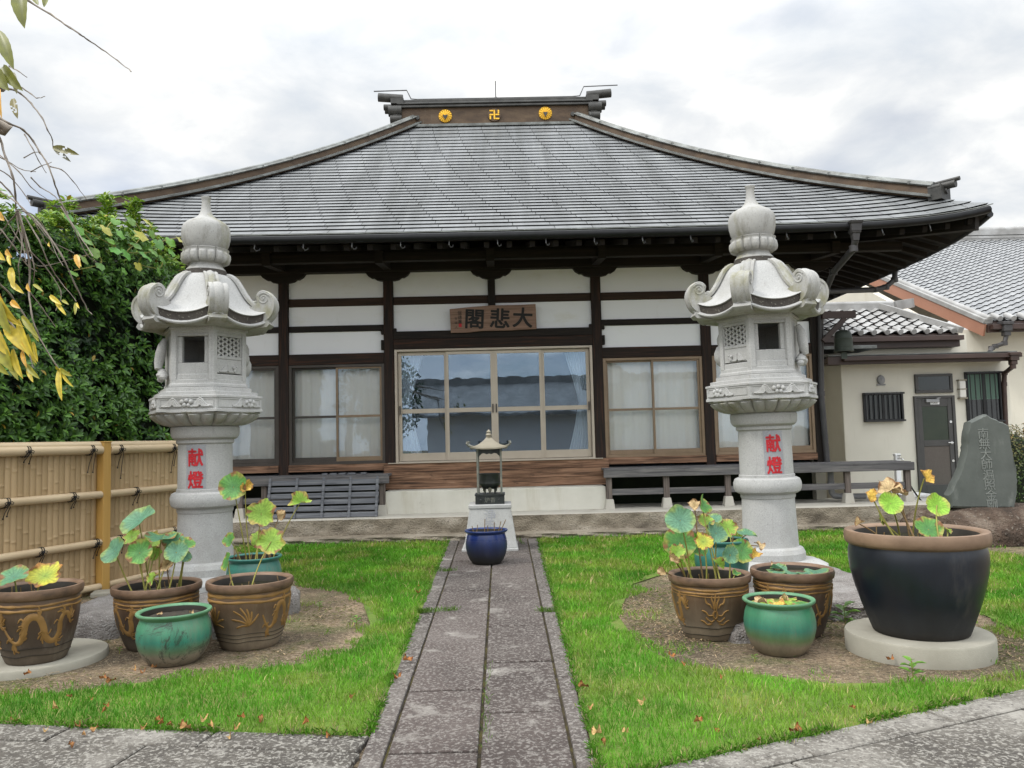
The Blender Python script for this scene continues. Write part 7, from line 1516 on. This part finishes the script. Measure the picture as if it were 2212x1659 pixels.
tw += [([(330, 10), (400, 130), (470, 270), (520, 310)], c8, 3.0, .003), ([(140, 40), (220, 110), (330, 270), (410, 440), (470, 560), (497, 592)], c8, 3.0, .0045), ([(90, 30), (130, 160), (160, 330), (158, 470), (170, 590), (200, 680), (260, 800), (320, 890)], c8, 3.0, .0055),
 ([(100, 30), (70, 70), (20, 130), (-20, 190)], c8, 3.0, .004), ([(100, 40), (150, 200), (185, 330), (180, 420)], c8, 3.0, .0035), ([(130, 60), (210, 190), (270, 330), (330, 420), (412, 520)], c8, 3.0, .0035), ([(100, 130), (60, 220), (20, 300), (-10, 330)], c8, 3.0, .003), ([(160, 250), (240, 330), (330, 470), (300, 570)], c8, 3.0, .003), ([(0, 130), (80, 230), (140, 320), (200, 360)], c8, 3.0, .0035), ([(20, 60), (110, 200), (170, 300), (240, 330), (470, 270)], c8, 3.05, .0025), ([(160, 470), (230, 560), (300, 660)], c8, 3.0, .003), ([(-10, 420), (60, 490), (120, 580), (200, 700), (280, 830), (325, 890)], c8, 2.95, .004), ([(-20, 560), (60, 640), (140, 760), (180, 880)], c8, 2.9, .004), ([(90, 30), (190, 60), (260, 160), (300, 260), (340, 330)], c8, 3.0, .003), ([(110, 40), (120, 220), (100, 330), (110, 420)], c8, 3.0, .003)]
tr_ = Vector((-4.0, 2.6, 3.5))
for lp in ([c7((-420, -60), 2.75), c7((-160, -190), 2.6)], [c7((-380, 480), 2.8), c7((-80, 520), 2.6)], [c7((-420, 600), 3.0), c7((-125, 699), 3.0)], [c7((-260, 760), 3.1), c7((-70, 790), 3.1), c7((-60, 1150), 3.1), c8((-60, 200), 3.0), c8((-70, 420), 2.95), c8((-60, 640), 2.9), c8((-40, 760), 2.9)]):
    sm = smooth_pts([tuple(tr_)]+[tuple(p) for p in lp], 4); q = MB(); q.tube(sm, [.022*(1-.85*i/len(sm)) for i in range(len(sm))], 7); q.build('branch', 'twig', CT, 60, tuple(ct))
rr = random.Random(6)
for pts, cf, Y, r_ in tw:
    P3 = [cf(p, Y+.05*sin(i*1.3+pts[0][1])) for i, p in enumerate(pts)]; sm = smooth_pts([tuple(p) for p in P3], 4); n_ = len(sm)
    sm = [(x+rr.gauss(0, .0007), y, z+rr.gauss(0, .0007)) for x, y, z in sm]
    q = MB(); q.tube(sm, [.8*r_*(1-.6*i/n_)*(1.35 if i % 4 == 0 else 1) for i in range(n_)], 6); q.build('twig', 'twig', CT, 60, tuple(ct))
def cleaf(c, tip, wd, col, hole=0, bend=.1):
    c = Vector(c); tip = Vector(tip); d = tip-c; l_ = d.length; d.normalize(); s_ = d.cross(Vector((rr.uniform(-.5, .5), -1, rr.uniform(-.3, .3)))).normalized(); nv_ = s_.cross(d); q = MB(); n_ = 12; vs = []
    for i in range(n_+1):
        t = i/n_; w_ = wd*(sin(PI*min(1, t*.92+.06))**.8)*(1-.35*t)*(1-.06*(i % 2))+.0008
        if t > .9: w_ *= (1-t)*9+.1
        cl_ = d*(l_*t)+nv_*(bend*l_*sin(PI*t)*.6)
        k_ = rr.uniform(.85, 1.12)
        for s2 in (-1, -.5, 0, .5, 1): vs.append((c+cl_+s_*(w_*s2)+nv_*(.35*w_*abs(s2)), tuple(x*k_*(.78 if s2 == 0 else 1) for x in col)))
    q.v = [tuple(a) for a, b_ in vs]; q.col = [b_ for a, b_ in vs]; q.attr = [0]*len(vs)
    for i in range(n_):
        for j in range(4):
            if hole and 3 < i < 9 and rr.random() < hole: continue
            q.f.append([i*5+j, i*5+j+1, (i+1)*5+j+1, (i+1)*5+j]); q.mi.append(0)
    o = q.build('leaf', 'leaf', CT, 0, tuple(ct), col=True); o.data.shade_smooth()
YG, YL, OL, OR = (.30, .29, .03), (.60, .47, .05), (.16, .17, .02), (.62, .34, .04)
def cl7(a, b_, wpx, col, Y=2.6, **k): cleaf(c7(a, Y), c7(b_, Y-.03), wpx/1.659*.553*Y/FPX, col, **k)
def cl8(a, b_, wpx, col, Y=2.9, **k): cleaf(c8(a, Y), c8(b_, Y-.03), wpx/1.3825*.553*Y/FPX, col, **k)
cl7((130, -90), (160, 185), 62, OL, 2.0); cl7((215, -20), (250, 35), 22, OL, 2.4); cl7((300, -30), (285, 48), 22, OL, 2.4); cl7((-10, 205), (90, 450), 50, OL, 2.3); cl7((-60, 430), (60, 590), 60, OL, 2.3); cl7((20, 430), (150, 590), 48, OL, 2.3); cl7((85, 470), (110, 610), 22, (.12, .11, .02), 2.4); cl7((85, 640), (115, 770), 26, (.16, .13, .02), 2.5, hole=.25); cl7((0, 580), (12, 770), 14, OR, 2.4); cl7((345, 955), (515, 1005), 28, (.13, .12, .02), 2.6, hole=.1); cl7((350, 960), (460, 1050), 18, (.06, .06, .02), 2.6, hole=.5)
cl7((320, 1565), (325, 1600), 10, OR, 3.0); cl7((-20, 1380), (30, 1430), 30, OR, 3); cl7((40, 1620), (80, 1670), 20, OR, 3)
for a, b_, w_, c_ in (((410, 270), (430, 345), 18, OR), ((425, 290), (440, 335), 10, YL), ((265, 205), (268, 225), 8, YL), ((45, 270), (60, 330), 12, YL), ((-20, 250), (30, 300), 26, YL), ((60, 340), (75, 450), 22, YL), ((60, 420), (130, 480), 18, YL), ((150, 425), (165, 470), 16, OR), ((180, 430), (235, 470), 10, YG), ((270, 490), (335, 540), 16, YL), ((300, 520), (358, 598), 12, YL), ((335, 515), (372, 540), 9, YG), ((410, 530), (405, 595), 10, YG), ((415, 530), (430, 560), 6, YL),
    ((-40, 440), (100, 640), 46, YL), ((-30, 480), (60, 700), 44, YG), ((60, 520), (110, 560), 20, OR), ((20, 560), (130, 660), 26, YL), ((100, 620), (200, 860), 34, YL), ((120, 600), (210, 720), 20, YG), ((30, 650), (130, 790), 38, YL), ((-40, 640), (60, 820), 50, YL), ((60, 700), (150, 800), 26, OR), ((-20, 720), (70, 900), 46, YG), ((70, 780), (125, 940), 26, YL), ((120, 790), (145, 880), 14, OR), ((30, 800), (100, 950), 24, YG), ((150, 700), (190, 870), 18, YG), ((140, 860), (215, 940), 18, YG), ((150, 880), (180, 960), 14, YL), ((-30, 830), (50, 920), 26, YG), ((0, 480), (40, 560), 20, OR), ((170, 640), (210, 740), 16, YG), ((180, 740), (205, 850), 14, YL),
    ((320, 885), (335, 1060), 20, YL), ((325, 885), (390, 925), 16, YG), ((330, 895), (398, 985), 12, YL), ((315, 890), (300, 870), 8, YG)): cl8(a, b_, w_*.95, c_)

# ================================================================== FALLEN LEAVES, WEEDS, LOOSE BITS
rr = random.Random(44)
fl_px = [(222, 1480), (240, 1487), (60, 1470), (148, 1520), (197, 1526), (228, 1540), (120, 1548), (225, 1553), (340, 1573), (345, 1583), (310, 1588), (365, 1585), (395, 1588), (440, 1574), (455, 1588), (510, 1590), (205, 1592), (170, 1586), (30, 1575), (495, 1610), (400, 1592), (880, 1442), (520, 1566), (862, 1480), (905, 1275), (905, 1290), (1290, 1605), (1302, 1622), (1275, 1545), (1548, 1595), (1640, 1618), (1510, 1578), (1720, 1600), (1840, 1545), (1450, 1432), (1560, 1478), (1390, 1535), (1480, 1450), (1260, 1500), (1925, 1440), (710, 1610), (660, 1580), (760, 1520), (310, 1468), (292, 1460), (330, 1455), (100, 1595), (1350, 1600), (180, 1605), (1880, 1580), (150, 1630), (560, 1572)]
proto = []
for k in range(4):
    q = lotus_leaf((0, 0, .006), (0, 0, 1), .034, 'd', 400+k, rr.uniform(.4, .9), 0); q.v = [(x*1.25, y*.62, max(.001, z+.008)) for x, y, z in q.v]; q.col = [tuple(c_*m_ for c_, m_ in zip(c, ((1.0, .80, .62), (.75, .45, .3), (1.1, 1.0, .8), (.55, .36, .25))[k])) for c in q.col]
    proto.append(q)
first = [None]*4
for i, (px, py) in enumerate(fl_px):
    k = rr.choice((0, 1, 1, 2, 3)); g_ = G(px, py)
    if first[k] is None: o = proto[k].build('fallen_leaf', 'dryleaf', None, 0, col=True); o.data.shade_smooth(); first[k] = o
    else: o = first[k].copy(); COL.objects.link(o)
    s_ = rr.uniform(.6, 1.25)*(.8 if px < 1200 else .75); o.location = (g_.x, g_.y, .034); o.rotation_euler = (rr.uniform(-.4, .4), rr.uniform(-.4, .4), rr.uniform(0, 6.28)); o.scale = (s_, s_, s_)
    tag(o, 'small dry brown fallen leaf lying on the grass or paving', 'fallen leaf', 'fallen leaves on the ground')
def weed(label, px, py, h, n_, seed):
    r_ = random.Random(seed); g_ = G(px, py); W = thing('weed', label, 'weed', (g_.x, g_.y, 0)); q = MB(); q.tube([(0, 0, 0), (.004, 0, h*.5), (0, .003, h)], [.004, .003, .002], 5); q.build('stem', 'stem', W, 60)
    ps, ds = [], []
    for i in range(n_): a = i*2.4; z_ = h*(.35+.65*i/n_); ps.append((0, 0, z_)); ds.append((cos(a), sin(a), .35))
    leafcloud('foliage', np.array(ps), np.array(ds), np.tile((0, 0, 1.), (n_, 1)), np.full(n_, h*.55), np.full(n_, h*.14), np.array((.12, .25, .035))*np.random.default_rng(seed).uniform(.7, 1.3, (n_, 1)), 'leaf', W)
weed('small green weed on the bare soil below the black urn', 1972, 1478, .15, 8, 1); weed('slender green weed between the banded pot and the black urn', 1826, 1372, .22, 9, 2); weed('low leafy weed on the bare soil below the left pots', 770, 1358, .10, 8, 4)
weed('seedling on the soil edge beside the thin round slab', 258, 1412, .05, 6, 5); weed('small bright weed right of the pale broken stone lump', 690, 1318, .07, 9, 6); weed('tiny weed sprouting left of the smooth green pot', 1630, 1430, .05, 6, 7)

# ================================================================== ACROSS THE YARD (seen mirrored in the glass doors)
BH = thing('facing_house', 'tile roofed white house across the yard, mirrored in the glass doors', 'house', (2.5, -16, 0)); bo = (2.5, -16, 0)
boxpart('wall', 'plaster', BH, -4, 11, -19, -15, 0, 2.9, bo, 0)
q = MB(); q.hexa([(-4.8, -14.2, 2.8), (11.8, -14.2, 2.8), (11.8, -17, 4.6), (-4.8, -17, 4.6), (-4.8, -14.2, 2.95), (11.8, -14.2, 2.95), (11.8, -17, 4.75), (-4.8, -17, 4.75)]); q.f = [list(reversed(f_)) for f_ in q.f]; q.build('roof', 'tile_old', BH, 0, bo)
q = MB(); q.box(-4.8, 11.8, -17.2, -16.8, 4.6, 5.0); q.build('ridge', 'tile_old', BH, 0, bo)
r = np.random.default_rng(2); n_ = 2600; c_ = np.array((-5.2, -6.5, 3.4)); pos = c_+unit(r.normal(0, 1, (n_, 3)))*np.array((1.9, 1.9, 2.1))*(r.random((n_, 1))**.4); BT = thing('garden_tree', 'leafy tree across the yard, mirrored in the left glass doors', 'tree', (-5.2, -6.5, 0))
leafcloud('crown', pos-np.array((-5.2, -6.5, 0)), r.normal(0, 1, (n_, 3)), r.normal(0, 1, (n_, 3)), r.uniform(.12, .22, n_), r.uniform(.04, .07, n_), np.array((.05, .09, .02))*r.uniform(.5, 1.4, (n_, 1)), 'leaf', BT)
q = MB(); q.tube([(0, 0, 0), (.05, 0, 1.5), (.0, .1, 3.6)], [.14, .11, .06], 10)
for a in range(6): q.tube([(.0, 0, 1.6+.2*a), (cos(a*2.2)*.7, sin(a*2.2)*.7, 2.6+.25*a), (cos(a*2.2)*1.3, sin(a*2.2)*1.3, 3.1+.25*a)], [.05, .035, .015], 6)
q.build('trunk', 'twig', BT, 60)
